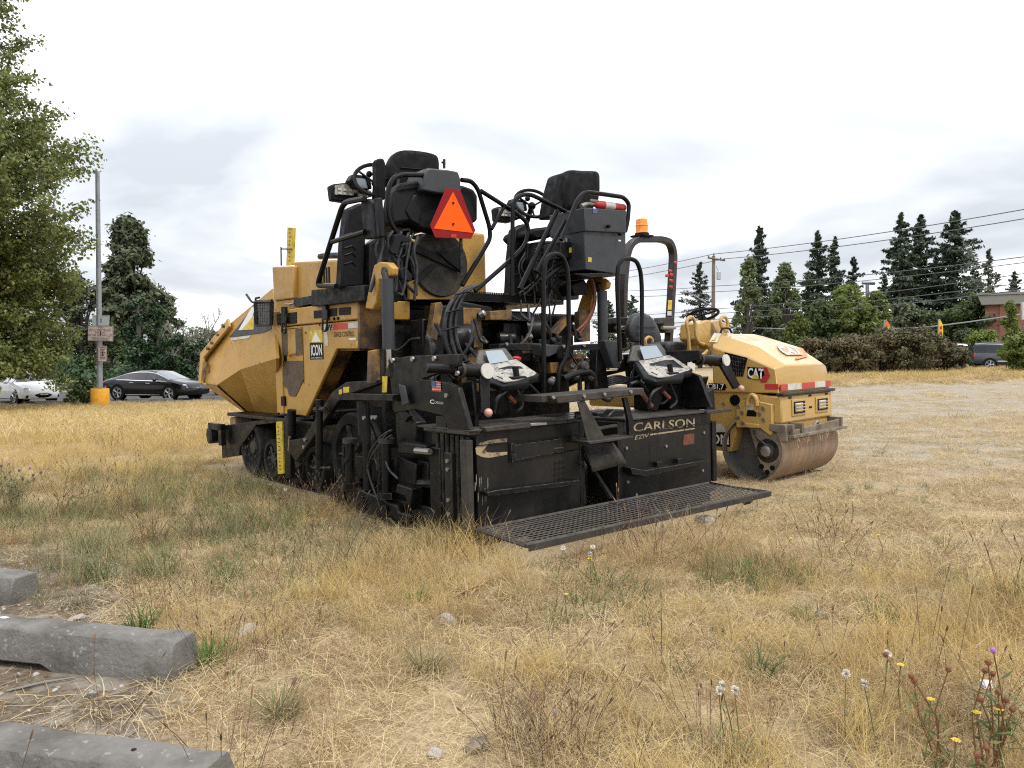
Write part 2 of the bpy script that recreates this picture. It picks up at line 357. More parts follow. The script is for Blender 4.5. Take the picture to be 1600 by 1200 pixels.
# ------------------------------------------------------------------ ground
def ss(t): t = min(max(t, 0.0), 1.0); return t * t * (3 - 2 * t)
def G0(x, y):
    z = SLOPE * min(max(x, -22), 22)
    z += -0.40 * ss((y - 14) / 18) * ss((-x - 1) / 8)
    z += 0.30 * ss((y - 26) / 5) * ss((x - 8) / 6) * (1 - ss((y - 38) / 6))
    return z
def G(x, y):
    d = math.hypot(x, y); a = .022 if d < 40 else .06
    return G0(x, y) + a * mnoise.noise(V((x * .55, y * .55, 1.3))) + (.010 * mnoise.noise(V((x * 2.3, y * 2.3, 4.1))) if d < 25 else 0)
def dirt_mask(x, y):                                   # bare soil beside the wheel stops
    e = (-.98 - (y - 2.4) * .62 + .22 * mnoise.noise(V((x * 1.7, y * 1.7, 9)))) - x
    return ss(e / .25 + .5) * (1 - ss((y - 5.2) / .8))
def gravel_mask(x, y):                                 # thin worn grass over gravel, right of the machines
    e = x - (2.3 - (y - 6) * .16) + 1.0 * mnoise.noise(V((x * .35, y * .35, 3)))
    return ss(e / 3.0) * ss((y - 5.2) / 5.0) * (1 - ss((y - 26.5 - .5 * mnoise.noise(V((x * .4, 0, 0)))) / 1.5))
def tall_mask(x, y):                                   # taller weeds left of the paver
    e = ss((-.5 - x - .12 * (y - 5) + .5 * mnoise.noise(V((x, y, 5)))) / 1.3) * ss((y - 3.7) / 1.0) * (1 - ss((y - 7.4) / 2.4))
    return e
def ground_material():
    mt = bpy.data.materials.new('dry_ground'); mt.use_nodes = True; nt = mt.node_tree; b = nt.nodes['Principled BSDF']
    b.inputs['Roughness'].default_value = .95; b.inputs['Specular IOR Level'].default_value = .1
    tc = N(nt, 'ShaderNodeTexCoord')
    def noi(scale, det=6, rough=.6, st=None):
        no = N(nt, 'ShaderNodeTexNoise'); no.inputs['Scale'].default_value = scale; no.inputs['Detail'].default_value = det; no.inputs['Roughness'].default_value = rough
        if st:
            mp = N(nt, 'ShaderNodeMapping'); mp.inputs['Scale'].default_value = st; mp.inputs['Rotation'].default_value = (0, 0, .5)
            nt.links.new(tc.outputs['Object'], mp.inputs[0]); nt.links.new(mp.outputs[0], no.inputs['Vector'])
        else: nt.links.new(tc.outputs['Object'], no.inputs['Vector'])
        return no.outputs['Fac']
    def rng_(src, l, h, a=0., z=1.):
        m = N(nt, 'ShaderNodeMapRange'); m.inputs[1].default_value = l; m.inputs[2].default_value = h; m.inputs[3].default_value = a; m.inputs[4].default_value = z
        nt.links.new(src, m.inputs[0]); return m.outputs[0]
    def mix(f, a, c):
        m = N(nt, 'ShaderNodeMix', data_type='RGBA'); nt.links.new(f, m.inputs[0])
        for s, i in ((a, 6), (c, 7)):
            if isinstance(s, tuple): m.inputs[i].default_value = (*s, 1)
            else: nt.links.new(s, m.inputs[i])
        return m.outputs[2]
    def mul(a, c):
        m = N(nt, 'ShaderNodeMath', operation='MULTIPLY'); nt.links.new(a, m.inputs[0])
        if isinstance(c, float): m.inputs[1].default_value = c
        else: nt.links.new(c, m.inputs[1])
        return m.outputs[0]
    straw = mix(rng_(noi(70, 5, .7, (1, 6, 1)), .38, .62), (.22, .16, .095), (.54, .435, .265))
    straw = mix(rng_(noi(1.1, 6), .46, .62), straw, mix(rng_(noi(45, 4), .4, .6), (.19, .14, .09), (.40, .31, .19)))
    straw = mix(mul(rng_(noi(.5, 5), .52, .66), .55), straw, (.20, .185, .08))
    soil = mix(rng_(noi(30, 8, .7), .35, .65), (.060, .042, .028), (.21, .17, .125))
    soil = mix(rng_(noi(4, 6), .5, .62), soil, (.24, .215, .18))
    grav = mix(rng_(noi(60, 3, .8), .35, .65), (.165, .15, .125), (.42, .38, .315))
    grav = mix(rng_(noi(2.6, 9, .8, (.25, 1.6, 1)), .42, .64, 0., .6), grav, mix(rng_(noi(50, 4), .4, .6), (.22, .18, .12), (.48, .395, .26)))
    at = N(nt, 'ShaderNodeAttribute', attribute_name='zone'); sp = N(nt, 'ShaderNodeSeparateColor'); nt.links.new(at.outputs['Color'], sp.inputs[0])
    c = mix(sp.outputs[1], straw, grav); c = mix(sp.outputs[0], c, soil)
    nt.links.new(c, b.inputs['Base Color'])
    bp = N(nt, 'ShaderNodeBump'); bp.inputs['Strength'].default_value = .7; bp.inputs['Distance'].default_value = .012
    nt.links.new(noi(42, 6, .7), bp.inputs['Height']); nt.links.new(bp.outputs[0], b.inputs['Normal'])
    return mt
def build_ground():
    na = 300; rad = [0.25]
    while rad[-1] < 900: rad.append(rad[-1] * 1.042 + .01)
    vs = [(0, 0, G(0, 0))]; zone = [(0, 0, 0, 1)]; fs = []
    for r in rad:
        for k in range(na):
            a = 2 * PI * k / na; x, y = r * math.sin(a), r * math.cos(a); vs.append((x, y, G(x, y)))
            zone.append((dirt_mask(x, y), gravel_mask(x, y), 0, 1))
    for k in range(na): fs.append((0, 1 + (k + 1) % na, 1 + k))
    for i in range(len(rad) - 1):
        o, p = 1 + i * na, 1 + (i + 1) * na
        for k in range(na): k2 = (k + 1) % na; fs.append((o + k, o + k2, p + k2, p + k))
    me = bpy.data.meshes.new('ground'); me.from_pydata(vs, [], fs)
    me.polygons.foreach_set('use_smooth', [True] * len(me.polygons))
    at = me.color_attributes.new('zone', 'FLOAT_COLOR', 'POINT'); at.data.foreach_set('color', np.array(zone, np.float32).ravel())
    me.update(); bm = bmesh.new(); bm.from_mesh(me); bmesh.ops.recalc_face_normals(bm, faces=bm.faces)
    bm.faces.ensure_lookup_table()
    if bm.faces[0].normal.z < 0: bmesh.ops.reverse_faces(bm, faces=bm.faces)
    bm.to_mesh(me); bm.free()
    me.materials.append(ground_material()); o = bpy.data.objects.new('ground', me); COL.objects.link(o)
    tag(o, 'dry straw covered lot with worn gravel and bare soil patches', kind='structure')
build_ground()
def lot(name, x0, x1, y0, y1, label):
    nx, ny = 30, 14; vs = []; fs = []
    for j in range(ny + 1):
        for i in range(nx + 1):
            x = x0 + (x1 - x0) * i / nx; y = y0 + (y1 - y0) * j / ny; vs.append((x, y, G0(x, y) + .075))
    for j in range(ny):
        for i in range(nx): a = j * (nx + 1) + i; fs.append((a, a + 1, a + nx + 2, a + nx + 1))
    o = MB().add(vs, fs).obj(name, ASPH); tag(o, label, kind='structure')
lot('parking_lot', -60, -6.5, 34.6, 48, 'asphalt parking lot behind the dry field under the parked cars')
lot('road', 16, 70, 45, 62, 'asphalt lane behind the hedge under the parked sport utility car')

# ------------------------------------------------------------------ grass scatter
PAV = Frame(-.244, 5.33, R(40)); ROL = Frame(2.47, 7.6, R(44))
def blocked(x, y):
    p = PAV.I @ V((x, y, SLOPE * x))
    if -.05 < p.x < 2.8 and .0 < p.y < 6.0: return True
    if -.15 < p.x < 2.5 and -.72 < p.y <= .0: return rng.random() < .93
    q = ROL.I @ V((x, y, SLOPE * x))
    if -.03 < q.x < 1.25 and -.15 < q.y < .35: return True
    return False
STOPS = []                                              # filled below: wheel stop footprints (x, y, angle, half length)
def stop_hit(x, y):
    for (sx, sy, a, hl) in STOPS:
        dx, dy = x - sx, y - sy; l = dx * math.cos(a) + dy * math.sin(a); w = -dx * math.sin(a) + dy * math.cos(a)
        if abs(l) < hl + .01 and abs(w) < .13: return True
    return False
def blades(n, rad, lmin, lmax, wid, el0, el1, curl, seed, segs=3, lean=0.0, cross=False):
    """a clump of bent blades as one mesh of quads"""
    g = np.random.default_rng(seed); vs = []; fs = []
    for i in range(n):
        a0 = g.random() * 2 * PI; rr = rad * math.sqrt(g.random()); bx, by = rr * math.cos(a0), rr * math.sin(a0)
        az = g.random() * 2 * PI if rad > .1 else a0 + g.normal() * .7
        el = R(g.uniform(el0, el1)); L = g.uniform(lmin, lmax); w = wid * g.uniform(.7, 1.3)
        p = np.array([bx, by, g.uniform(0, .012) if el0 < 30 else -.01]); o = len(vs)
        side = np.array([-math.sin(az + g.normal() * .4), math.cos(az + g.normal() * .4), g.normal() * .3]); side /= np.linalg.norm(side)
        for k in range(segs + 1):
            ww = w * (1 - .8 * k / segs); vs += [p - side * ww, p + side * ww]
            d = np.array([math.cos(az) * math.cos(el), math.sin(az) * math.cos(el), math.sin(el)])
            p = p + d * L / segs; el -= curl * g.uniform(.3, 1.2); p[2] = max(p[2], .003)
            az += g.normal() * .12
        for k in range(segs): fs.append((o + 2 * k, o + 2 * k + 1, o + 2 * k + 3, o + 2 * k + 2))
    return np.array(vs), np.array(fs)
def stalks(n, rad, lmin, lmax, hl, hr, seed, wid=.0013):
    """stems with a seed head"""
    g = np.random.default_rng(seed); m = MB()
    for i in range(n):
        a0 = g.random() * 2 * PI; rr = rad * g.random(); p = V((rr * math.cos(a0), rr * math.sin(a0), -.01))
        el = R(g.uniform(52, 84)); L = g.uniform(lmin, lmax); pts = [p]
        az = a0 + g.normal() * .6
        for k in range(3):
            p = p + V((math.cos(az) * math.cos(el), math.sin(az) * math.cos(el), math.sin(el))) * L / 3; el -= g.uniform(-.02, .16); pts.append(p)
        m.tu(pts, [wid, wid, wid * .9, wid * .8], 3, cap=False)
        d = (pts[-1] - pts[-2]).normalized(); q = pts[-1]; h = hl * g.uniform(.7, 1.2)
        m.tu([q, q + d * h * .25, q + d * h * .7, q + d * h], [hr * .5, hr, hr * .9, hr * .3], 5)
    return np.array(m.v, float), m.f
def unlinked(name, vs, fs, m):
    me = bpy.data.meshes.new(name); me.from_pydata([tuple(p) for p in vs], [], [tuple(f) for f in fs]); me.update(); me.materials.append(m)
    return bpy.data.objects.new(name, me)
def scatter(name, variants, P, S, label, tilt=.12):
    """one stuff object: instances of the clump variants on points"""
    n = len(P)
    if n == 0: return
    me = bpy.data.meshes.new(name); me.vertices.add(n); me.vertices.foreach_set('co', np.array(P, np.float32).ravel())
    rot = np.stack([rng.normal(0, tilt, n), rng.normal(0, tilt, n), rng.random(n) * 2 * PI], 1).astype(np.float32)
    me.attributes.new('rot', 'FLOAT_VECTOR', 'POINT').data.foreach_set('vector', rot.ravel())
    me.attributes.new('scl', 'FLOAT', 'POINT').data.foreach_set('value', np.array(S, np.float32))
    me.attributes.new('idx', 'INT', 'POINT').data.foreach_set('value', rng.integers(0, len(variants), n).astype(np.int32))
    o = bpy.data.objects.new(name, me); COL.objects.link(o)
    nt = bpy.data.node_groups.new(name, 'GeometryNodeTree')
    nt.interface.new_socket('Geometry', in_out='INPUT', socket_type='NodeSocketGeometry')
    nt.interface.new_socket('Geometry', in_out='OUTPUT', socket_type='NodeSocketGeometry')
    gi = nt.nodes.new('NodeGroupInput'); go = nt.nodes.new('NodeGroupOutput'); jn = nt.nodes.new('GeometryNodeJoinGeometry')
    def attr(nm, t): a = nt.nodes.new('GeometryNodeInputNamedAttribute'); a.data_type = t; a.inputs[0].default_value = nm; return a
    ra, sa, ia = attr('rot', 'FLOAT_VECTOR'), attr('scl', 'FLOAT'), attr('idx', 'INT')
    for k, ob in enumerate(variants):
        cm = nt.nodes.new('FunctionNodeCompare'); cm.data_type = 'INT'; cm.operation = 'EQUAL'
        nt.links.new(ia.outputs[0], cm.inputs[2]); cm.inputs[3].default_value = k
        oi = nt.nodes.new('GeometryNodeObjectInfo'); oi.inputs['Object'].default_value = ob; oi.inputs['As Instance'].default_value = True
        ip = nt.nodes.new('GeometryNodeInstanceOnPoints')
        nt.links.new(gi.outputs[0], ip.inputs['Points']); nt.links.new(cm.outputs[0], ip.inputs['Selection'])
        nt.links.new(oi.outputs['Geometry'], ip.inputs['Instance']); nt.links.new(ra.outputs[0], ip.inputs['Rotation']); nt.links.new(sa.outputs[0], ip.inputs['Scale'])
        nt.links.new(ip.outputs[0], jn.inputs[0])
    nt.links.new(jn.outputs[0], go.inputs[0])
    md = o.modifiers.new('scatter', 'NODES'); md.node_group = nt
    tag(o, label, kind='stuff')
STRAW = leafmat('straw_blades', [(.24, .155, .075), (.46, .34, .165), (.58, .46, .235), (.32, .19, .09), (.64, .53, .30)], .3, .75)
THATCH = leafmat('thatch_blades', [(.18, .12, .06), (.48, .37, .195), (.66, .535, .31), (.31, .21, .105), (.74, .61, .37)], .2, .8)
GOLDB = leafmat('golden_blades', [(.36, .24, .085), (.60, .45, .17), (.74, .58, .27)], .35, .75)
BROWNB = leafmat('russet_stalks', [(.17, .085, .04), (.29, .155, .07), (.37, .22, .105)], .15, .8)
DEADB = leafmat('withered_blades', [(.06, .045, .03), (.12, .09, .06), (.19, .145, .095)], .15, .85)
HEADB = leafmat('seed_heads', [(.085, .05, .03), (.16, .095, .055), (.21, .13, .075)], .1, .8)
GRNB = leafmat('green_blades', [(.065, .11, .028), (.11, .16, .045), (.17, .19, .07), (.30, .27, .12)], .35, .55)
GRNV = leafmat('fresh_green_blades', [(.05, .12, .015), (.085, .18, .025), (.12, .21, .04)], .4, .5)
SAGE = leafmat('sage_blades', [(.11, .14, .06), (.18, .205, .095), (.27, .25, .13), (.36, .30, .16)], .3, .6)
PEB = mat('pebble_stone', (.30, .28, .25), .9, c2=(.14, .13, .12), sc=30, isl=.35)
def field(y0, y1, dens, f, xm=1.0, half=.86):
    """points in the viewed wedge with probability f(x, y)"""
    out = []; A = half * (y1 * y1 - y0 * y0) ; n = int(A * dens)
    for _ in range(n):
        y = math.sqrt(rng.uniform(y0 * y0, y1 * y1)); x = rng.uniform(-half, half) * y
        if rng.random() < f(x, y) and not blocked(x, y) and not stop_hit(x, y): out.append((x, y, G(x, y)))
    return out
def patch(x, y, sc, z, lo, hi): return ss((mnoise.noise(V((x * sc, y * sc, z))) * .5 + .5 - lo) / (hi - lo))
def build_grass():
    T = [unlinked('thatch', *blades(64, .19, .05, .19, .0015, 2, 42, .34, 100 + k), THATCH) for k in range(5)]
    D = [unlinked('straw', *blades(64, .10, .08, .26, .0013, 32, 84, .40, 200 + k), STRAW) for k in range(5)]
    D2 = [unlinked('gold', *blades(80, .13, .12, .32, .0012, 40, 85, .38, 230 + k), GOLDB) for k in range(3)]
    Gn = [unlinked('green', *blades(34, .07, .08, .24, .0026, 35, 80, .25, 300 + k), GRNB) for k in range(4)]
    Sg = [unlinked('sage', *blades(56, .12, .12, .36, .0018, 40, 85, .28, 330 + k), SAGE) for k in range(3)]
    Br = [unlinked('russet', *blades(40, .12, .10, .36, .0013, 45, 88, .2, 360 + k), BROWNB) for k in range(3)]
    St = [unlinked('seed_stalk', *stalks(7, .10, .16, .40, .032, .0036, 400 + k), HEADB) for k in range(4)]
    FT = [unlinked('far_thatch', *blades(40, .45, .15, .45, .006, 3, 35, .16, 500 + k), THATCH) for k in range(4)]
    FD = [unlinked('far_gold', *blades(60, .35, .15, .42, .0055, 45, 85, .25, 530 + k), GOLDB) for k in range(4)]
    short = lambda x, y: ss((x - (1.5 - (y - 5) * .45)) / 1.4) * ss((y - 3.6) / 2.2)
    bare = lambda x, y: .30 + .70 * patch(x, y, 1.6, 55, .36, .58)
    thin = lambda x, y: (1 - .93 * dirt_mask(x, y)) * (1 - .72 * gravel_mask(x, y))
    low = lambda x, y: thin(x, y) ** 2 * (1 - .86 * short(x, y)) * (1 - .75 * tall_mask(x, y))
    P = field(2.0, 6.5, 190, lambda x, y: thin(x, y) * bare(x, y)) + field(6.5, 15, 95, lambda x, y: thin(x, y) * bare(x, y))
    scatter('straw_thatch', T, P, rng.uniform(.5, 1.0, len(P)), 'flattened dry straw thatch covering the lot', .06)
    P = field(1.9, 5.6, 42, lambda x, y: .9 * dirt_mask(x, y))
    scatter('straw_litter', [unlinked('litter', *blades(9, .22, .06, .26, .0017, 0, 8, .05, 600 + k), THATCH) for k in range(4)], P, rng.uniform(.6, 1.2, len(P)), 'loose dry stems lying on bare soil by the wheel stops', .03)
    size = lambda P, a, b: np.array([rng.uniform(a, b) * (1 - .45 * short(p[0], p[1])) * (.8 + .5 * patch(p[0], p[1], .7, 77, .35, .65)) for p in P])
    f = lambda x, y: low(x, y) * (.12 + .88 * patch(x, y, .9, 2, .42, .62))
    P = field(2.0, 7, 80, f) + field(7, 15, 30, f)
    scatter('dry_grass', D, P, size(P, .38, .95), 'tangled dry straw coloured grass in uneven tufts')
    f = lambda x, y: low(x, y) * max(patch(x, y, .7, 7, .48, .62), .7 if (x > .3 and y < 3.2) else 0)
    P = field(2.0, 7, 44, f) + field(7, 15, 26, lambda x, y: low(x, y) * (1 if x < -1.5 - .1 * y else .2))
    scatter('golden_grass', D2, P, size(P, .40, .95), 'pale golden bent grass in soft drifts')
    Dk = [unlinked('dead', *blades(46, .10, .05, .22, .0016, 20, 80, .4, 380 + k), DEADB) for k in range(3)]
    f = lambda x, y: thin(x, y) * (1 - .5 * short(x, y)) * patch(x, y, 2.2, 120, .56, .68)
    P = field(2.0, 10, 26, f)
    scatter('dead_weeds', Dk, P, size(P, .4, 1.0), 'dark withered weeds in small scattered clumps')
    f = lambda x, y: low(x, y) * patch(x, y, 1.0, 90, .46, .6)
    P = field(2.0, 9, 30, f)
    scatter('russet_grass', Br, P, size(P, .25, .6), 'reddish brown dead grass in low patches')
    f = lambda x, y: thin(x, y) ** 2 * (patch(x, y, 1.1, 12, .55, .68) * .9 + .5 * tall_mask(x, y))
    P = field(2.3, 10, 32, f)
    scatter('green_grass', Gn, P, size(P, .45, 1.0), 'low green grass and weeds showing through the straw')
    P = field(3.3, 10, 34, lambda x, y: tall_mask(x, y) * (.25 + .75 * patch(x, y, .8, 21, .4, .6)))
    scatter('grey_green_weeds', Sg, P, rng.uniform(.45, 1.0, len(P)), 'grey green weeds standing left of the paver')
    P = field(3.2, 10, 26, lambda x, y: (.8 * tall_mask(x, y) + .35 * ss((6.2 - y) / 1.5) * ss((y - 4) / 1) * (1 if -2 < x < 1.2 else .15)) * patch(x, y, 1.0, 31, .38, .6))
    scatter('russet_weeds', Br, P, rng.uniform(.4, .85, len(P)), 'russet brown weed stalks at the foot of the paver')
    f = lambda x, y: thin(x, y) * (.15 + .85 * patch(x, y, 1.3, 41, .5, .66)) * (1 + 1.5 * tall_mask(x, y)) * (.55 if (x > 1 and y > 3.4) else 1) * (1.7 if (x > -.2 and y < 3.3) else 1)
    P = field(2.1, 7, 15, f) + field(7, 13, 4, f)
    scatter('plantain_heads', St, P, size(P, .5, 1.0), 'brown plantain seed heads on thin stems')
    PB = []
    for k in range(4):
        bm = bmesh.new(); bmesh.ops.create_icosphere(bm, subdivisions=1, radius=.010)
        for q in bm.verts: q.co *= 1 + .45 * mnoise.noise(q.co * 90 + V((k * 7, 0, 0))); q.co.z *= .6
        me = bpy.data.meshes.new('pebble'); bm.to_mesh(me); bm.free(); me.materials.append(PEB); PB.append(bpy.data.objects.new('pebble', me))
    P = field(1.9, 5.4, 150, lambda x, y: .85 * dirt_mask(x, y) + .05) + field(5, 16, 28, lambda x, y: gravel_mask(x, y))
    scatter('pebbles', PB, P, rng.uniform(.25, 1.3, len(P)) ** 1.5, 'small loose pebbles on the soil and worn gravel', .5)
    P = field(6, 14, 26, lambda x, y: gravel_mask(x, y)) + field(14, 22, 13, lambda x, y: gravel_mask(x, y)) + field(22, 28, 6, lambda x, y: gravel_mask(x, y))
    scatter('straw_remnants', T[:3], P, rng.uniform(.5, 1.1, len(P)), 'thin scraps of mown straw over the gravel', .03)
    P = field(14, 36, 9, lambda x, y: (1 - .985 * gravel_mask(x, y)))
    scatter('distant_thatch', FT, P, rng.uniform(.6, 1.1, len(P)), 'short dry grass over the far half of the lot', .05)
    P = field(13, 36, 9, lambda x, y: (1 if x < -1 - .15 * (y - 13) else .12 + .9 * ss((y - 27.5) / 1)) * (1 - .95 * gravel_mask(x, y)) * (0 if (y > 34.3 and x < -5) else 1))
    scatter('distant_gold_grass', FD, P, rng.uniform(.35, .8, len(P)), 'golden dry grass along the far edge of the lot')
# ------------------------------------------------------------------ trees, hedges
def leaf_quads(P, Nn, size, aspect=.6, g=rng):
    """diamond leaves at P (n,3), facing roughly Nn"""
    n = len(P); Nn = Nn / np.maximum(np.linalg.norm(Nn, axis=1, keepdims=True), 1e-6)
    t = g.normal(size=(n, 3)); t -= Nn * (t * Nn).sum(1, keepdims=True); t /= np.linalg.norm(t, axis=1, keepdims=True)
    b = np.cross(Nn, t); s = (size * g.uniform(.6, 1.35, n))[:, None]
    v = np.stack([P - t * s, P + b * s * aspect - Nn * s * .12, P + t * s, P - b * s * aspect - Nn * s * .12], 1).reshape(-1, 3)
    return v, np.arange(n * 4).reshape(-1, 4)
LG = leafmat('poplar_leaves', [(.078, .108, .026), (.13, .165, .042), (.195, .225, .066), (.26, .265, .09), (.115, .155, .06)], .45, .38)
LD = leafmat('dark_pine_needles', [(.038, .056, .024), (.066, .088, .040), (.105, .128, .062), (.145, .16, .088)], .15)
LF = leafmat('fir_needles', [(.022, .038, .021), (.038, .058, .034), (.062, .086, .050), (.085, .108, .064)], .15)
LI = leafmat('ivy_leaves', [(.016, .040, .013), (.030, .066, .022), (.050, .092, .034)], .2, .4)
LY = leafmat('light_green_leaves', [(.085, .125, .024), (.14, .185, .036), (.20, .235, .055)], .35)
LB = leafmat('broad_green_leaves', [(.048, .076, .026), (.08, .118, .038), (.12, .16, .052)], .35)
LO = leafmat('olive_brown_leaves', [(.055, .046, .024), (.11, .085, .042), (.16, .125, .064), (.085, .105, .038), (.12, .098, .05)], .25)
LP = leafmat('pale_poplar_leaves', [(.09, .12, .055), (.145, .18, .08), (.205, .235, .11)], .35)
CONIFER_G = 'tall conifers behind the lot'
def conifer(name, label, u, vt, Z, wpx, seed, m=LF, h0=.12, nb=105, group='tall conifers beyond the hedge', droop=.35, sparse=1.0):
    g = np.random.default_rng(seed); p = world(u, 560, Z); x = p.x; z0 = G0(x, Z) - .1; top = world(u, vt, Z).z; h = top - z0; rm = wpx * .86 * Z / FPX; nb = int(nb * 1.25)
    t = thing(name, label, 'tree', (x, Z, z0), 0, group)
    lean = g.normal() * .01
    MB().tu([(0, 0, 0), (lean * h * .5, 0, h * .5), (lean * h, 0, h * .985)], [h * .016 + .05, h * .010 + .02, .02], 7).obj('trunk', BARK, t)
    Ps = []; Ns = []
    gap = g.uniform(0, 2 * PI)
    for i in range(nb):
        f = h0 + (1 - h0) * ((i + g.random()) / nb) ** .92; az = g.random() * 2 * PI
        L = rm * .92 * min(1.0, (1 - f) / (1 - h0) / .62) ** .85 * g.uniform(.40, 1.15) * (.72 + .28 * math.cos(3 * az + gap + f * 9)) + .12
        if f < h0 + .12: L *= .55 + .45 * g.random()
        n = int((34 + 120 * L / rm) * sparse); s = g.random(n) ** .7
        sag = droop * L * (s ** 1.4) * (1 - .9 * f) - .25 * L * s * s * (f > .6)
        w = (.10 + .20 * (1 - s)) * L * g.normal(size=n) * .8
        q = np.stack([lean * f * h + math.cos(az) * L * s - math.sin(az) * w, math.sin(az) * L * s + math.cos(az) * w, f * h - sag + g.normal(0, .06 * h / 12, n) - np.abs(w) * .25], 1)
        Ps.append(q); Ns.append(np.stack([g.normal(0, .6, n) + .4 * math.cos(az), g.normal(0, .6, n) + .4 * math.sin(az), g.uniform(.3, 1.2, n)], 1))
    v, f = leaf_quads(np.concatenate(Ps), np.concatenate(Ns), .0115 * h + .03, .36, g)
    npmesh('crown', v, f, m, t); return t
def clump_crown(ctrs, rad, n, size, m, parent, g, squash=.75, name='crown', hollow=.2):
    Ps = []; Ns = []
    w = np.array(rad) ** 2; w = w / w.sum()
    for c, r, k in zip(ctrs, rad, w):
        k = max(int(n * k), 8); d = g.normal(size=(k, 3)); d /= np.linalg.norm(d, axis=1, keepdims=True)
        rr = r * (hollow + (1 - hollow) * g.random(k) ** .6) * np.exp(g.normal(0, .22, k)); q = d * rr[:, None]; q[:, 2] *= squash
        Ps.append(q + np.array(c)); Ns.append(d + g.normal(0, .55, (k, 3)) + np.array([0, 0, .35]))
    v, f = leaf_quads(np.concatenate(Ps), np.concatenate(Ns), size, .62, g)
    return npmesh(name, v, f, m, parent)
def bushy(name, label, cat, u, vt, vb, Z, wpx, seed, m, n=6000, size=.10, nc=40, trunk=.25, group=None, taper=.0, zb=None, squash=.75, cr=.26):
    g = np.random.default_rng(seed); x = world(u, 560, Z).x; z0 = zb if zb is not None else G0(x, Z) - .03
    zt = world(u, vt, Z).z; zbm = max(world(u, vb, Z).z, z0 + .02); h = zt - zbm; rm = wpx * (.64 if cat == 'tree' else .54) * Z / FPX
    t = thing(name, label, cat, (x, Z, z0), 0, group)
    cs = []; rs = []
    for i in range(nc):
        f = g.random(); a = g.random() * 2 * PI
        env = (math.sin(PI * min(max(f * .86 + .14, 0), 1)) ** .6) * (1 - taper * f)
        q = rm * env * math.sqrt(g.random()) * .86; r = rm * g.uniform(cr * .7, cr * 1.25) * (1 - .35 * taper * f)
        cs.append((q * math.cos(a), q * math.sin(a), zbm - z0 + h * f * .93)); rs.append(min(r, h * .3))
    tr = MB()
    base = max(zbm - z0, .2)
    tr.tu([(0, 0, -.1), (.02, 0, base * .6), (0, .02, base + h * .5)], [.035 * h + .03, .026 * h + .02, .012 * h], 7)
    for i in range(0, nc, 2):
        c = V(cs[i]); a = V((c.x * .08, c.y * .08, base * .5 + (c.z - base * .5) * .4)); tr.tu([a, a.lerp(c, .55) + V((0, 0, .04 * h)), c], [.012 * h + .01, .008 * h + .006, .004 * h + .003], 5, cap=False)
    tr.obj('trunk', BARK, t)
    clump_crown(cs, rs, int(n * 1.5), size, m, t, g, squash)
    return t
def poplar_big():
    g = np.random.default_rng(31); Z = 30.0; x = world(-75, 560, Z).x; z0 = G0(x, Z) - .1
    t = thing('poplar_tree', 'tall leafy poplar filling the left edge of the photo', 'tree', (x, Z, z0))
    MB().tu([(0, 0, 0), (.1, .1, 6), (0, 0, 13), (.2, 0, 21)], [.34, .26, .17, .04], 10).obj('trunk', BARK, t)
    prof = [(0, 3.3), (2.0, 3.9), (4.0, 4.1), (6.0, 4.6), (8.4, 5.7), (10.5, 4.9), (12.5, 3.8), (15, 3.0), (18, 2.3), (22, .6)]
    def rad(z):
        for (a, b), (c, d) in zip(prof, prof[1:]):
            if a <= z <= c: return b + (d - b) * (z - a) / (c - a)
        return .5
    Ps = []; Ns = []; lb = MB()
    for i in range(390):
        az = g.normal(-.55, 1.15) if g.random() < .8 else g.random() * 2 * PI
        zt = g.uniform(.7, 20.5) if g.random() < .85 else g.uniform(.6, 7)
        L = rad(zt) * g.uniform(.72, 1.08); zs = max(zt - L * g.uniform(.25, .6), .5) if zt > 2.6 else zt + 1.2
        a = V((0, 0, zs)); e = V((math.cos(az) * L, math.sin(az) * L, zt)); mid = a.lerp(e, .5) + V((0, 0, .06 * L))
        if e.z > 3.2: lb.tu([a, mid, e], [.055, .03, .008], 5, cap=False)
        k = int(520 * L / 4.5); s = .28 + .72 * g.random(k) ** .75
        w = g.normal(size=(k, 3)) * (.34 * (1.15 - .75 * s) * L * .36)[:, None]
        # small twigs: gather leaves round twig axes
        tw = g.integers(0, 15, k); off = g.normal(size=(15, 3)) * .48 * L / 5; off[:, 2] *= .7
        st = (.3 + .7 * np.arange(15) / 14)[tw] + g.normal(0, .045, k)
        base = np.stack([np.array(a) * (1 - q) ** 2 + 2 * np.array(mid) * q * (1 - q) + np.array(e) * q * q for q in np.clip(st, 0, 1.05)])
        q = base + off[tw] * (1.1 - .72 * np.clip(st, 0, 1))[:, None] * g.uniform(.2, 1.25, (k, 1)) + g.normal(0, .13, (k, 3))
        Ps.append(q); Ns.append(g.normal(0, .7, (k, 3)) + np.array([math.cos(az) * .5, math.sin(az) * .5, .55]))
    lb.obj('limbs', BARK, t)
    P = np.concatenate(Ps); Nn = np.concatenate(Ns); keep = (P[:, 2] > 1.9 + .5 * np.sin(P[:, 0] * 2.1)) | ((P[:, 0] > 3.2) & (P[:, 2] > .9))
    v, f = leaf_quads(P[keep], Nn[keep], .078, .66, g); npmesh('crown', v, f, LG, t)['kind'] = 'stuff'
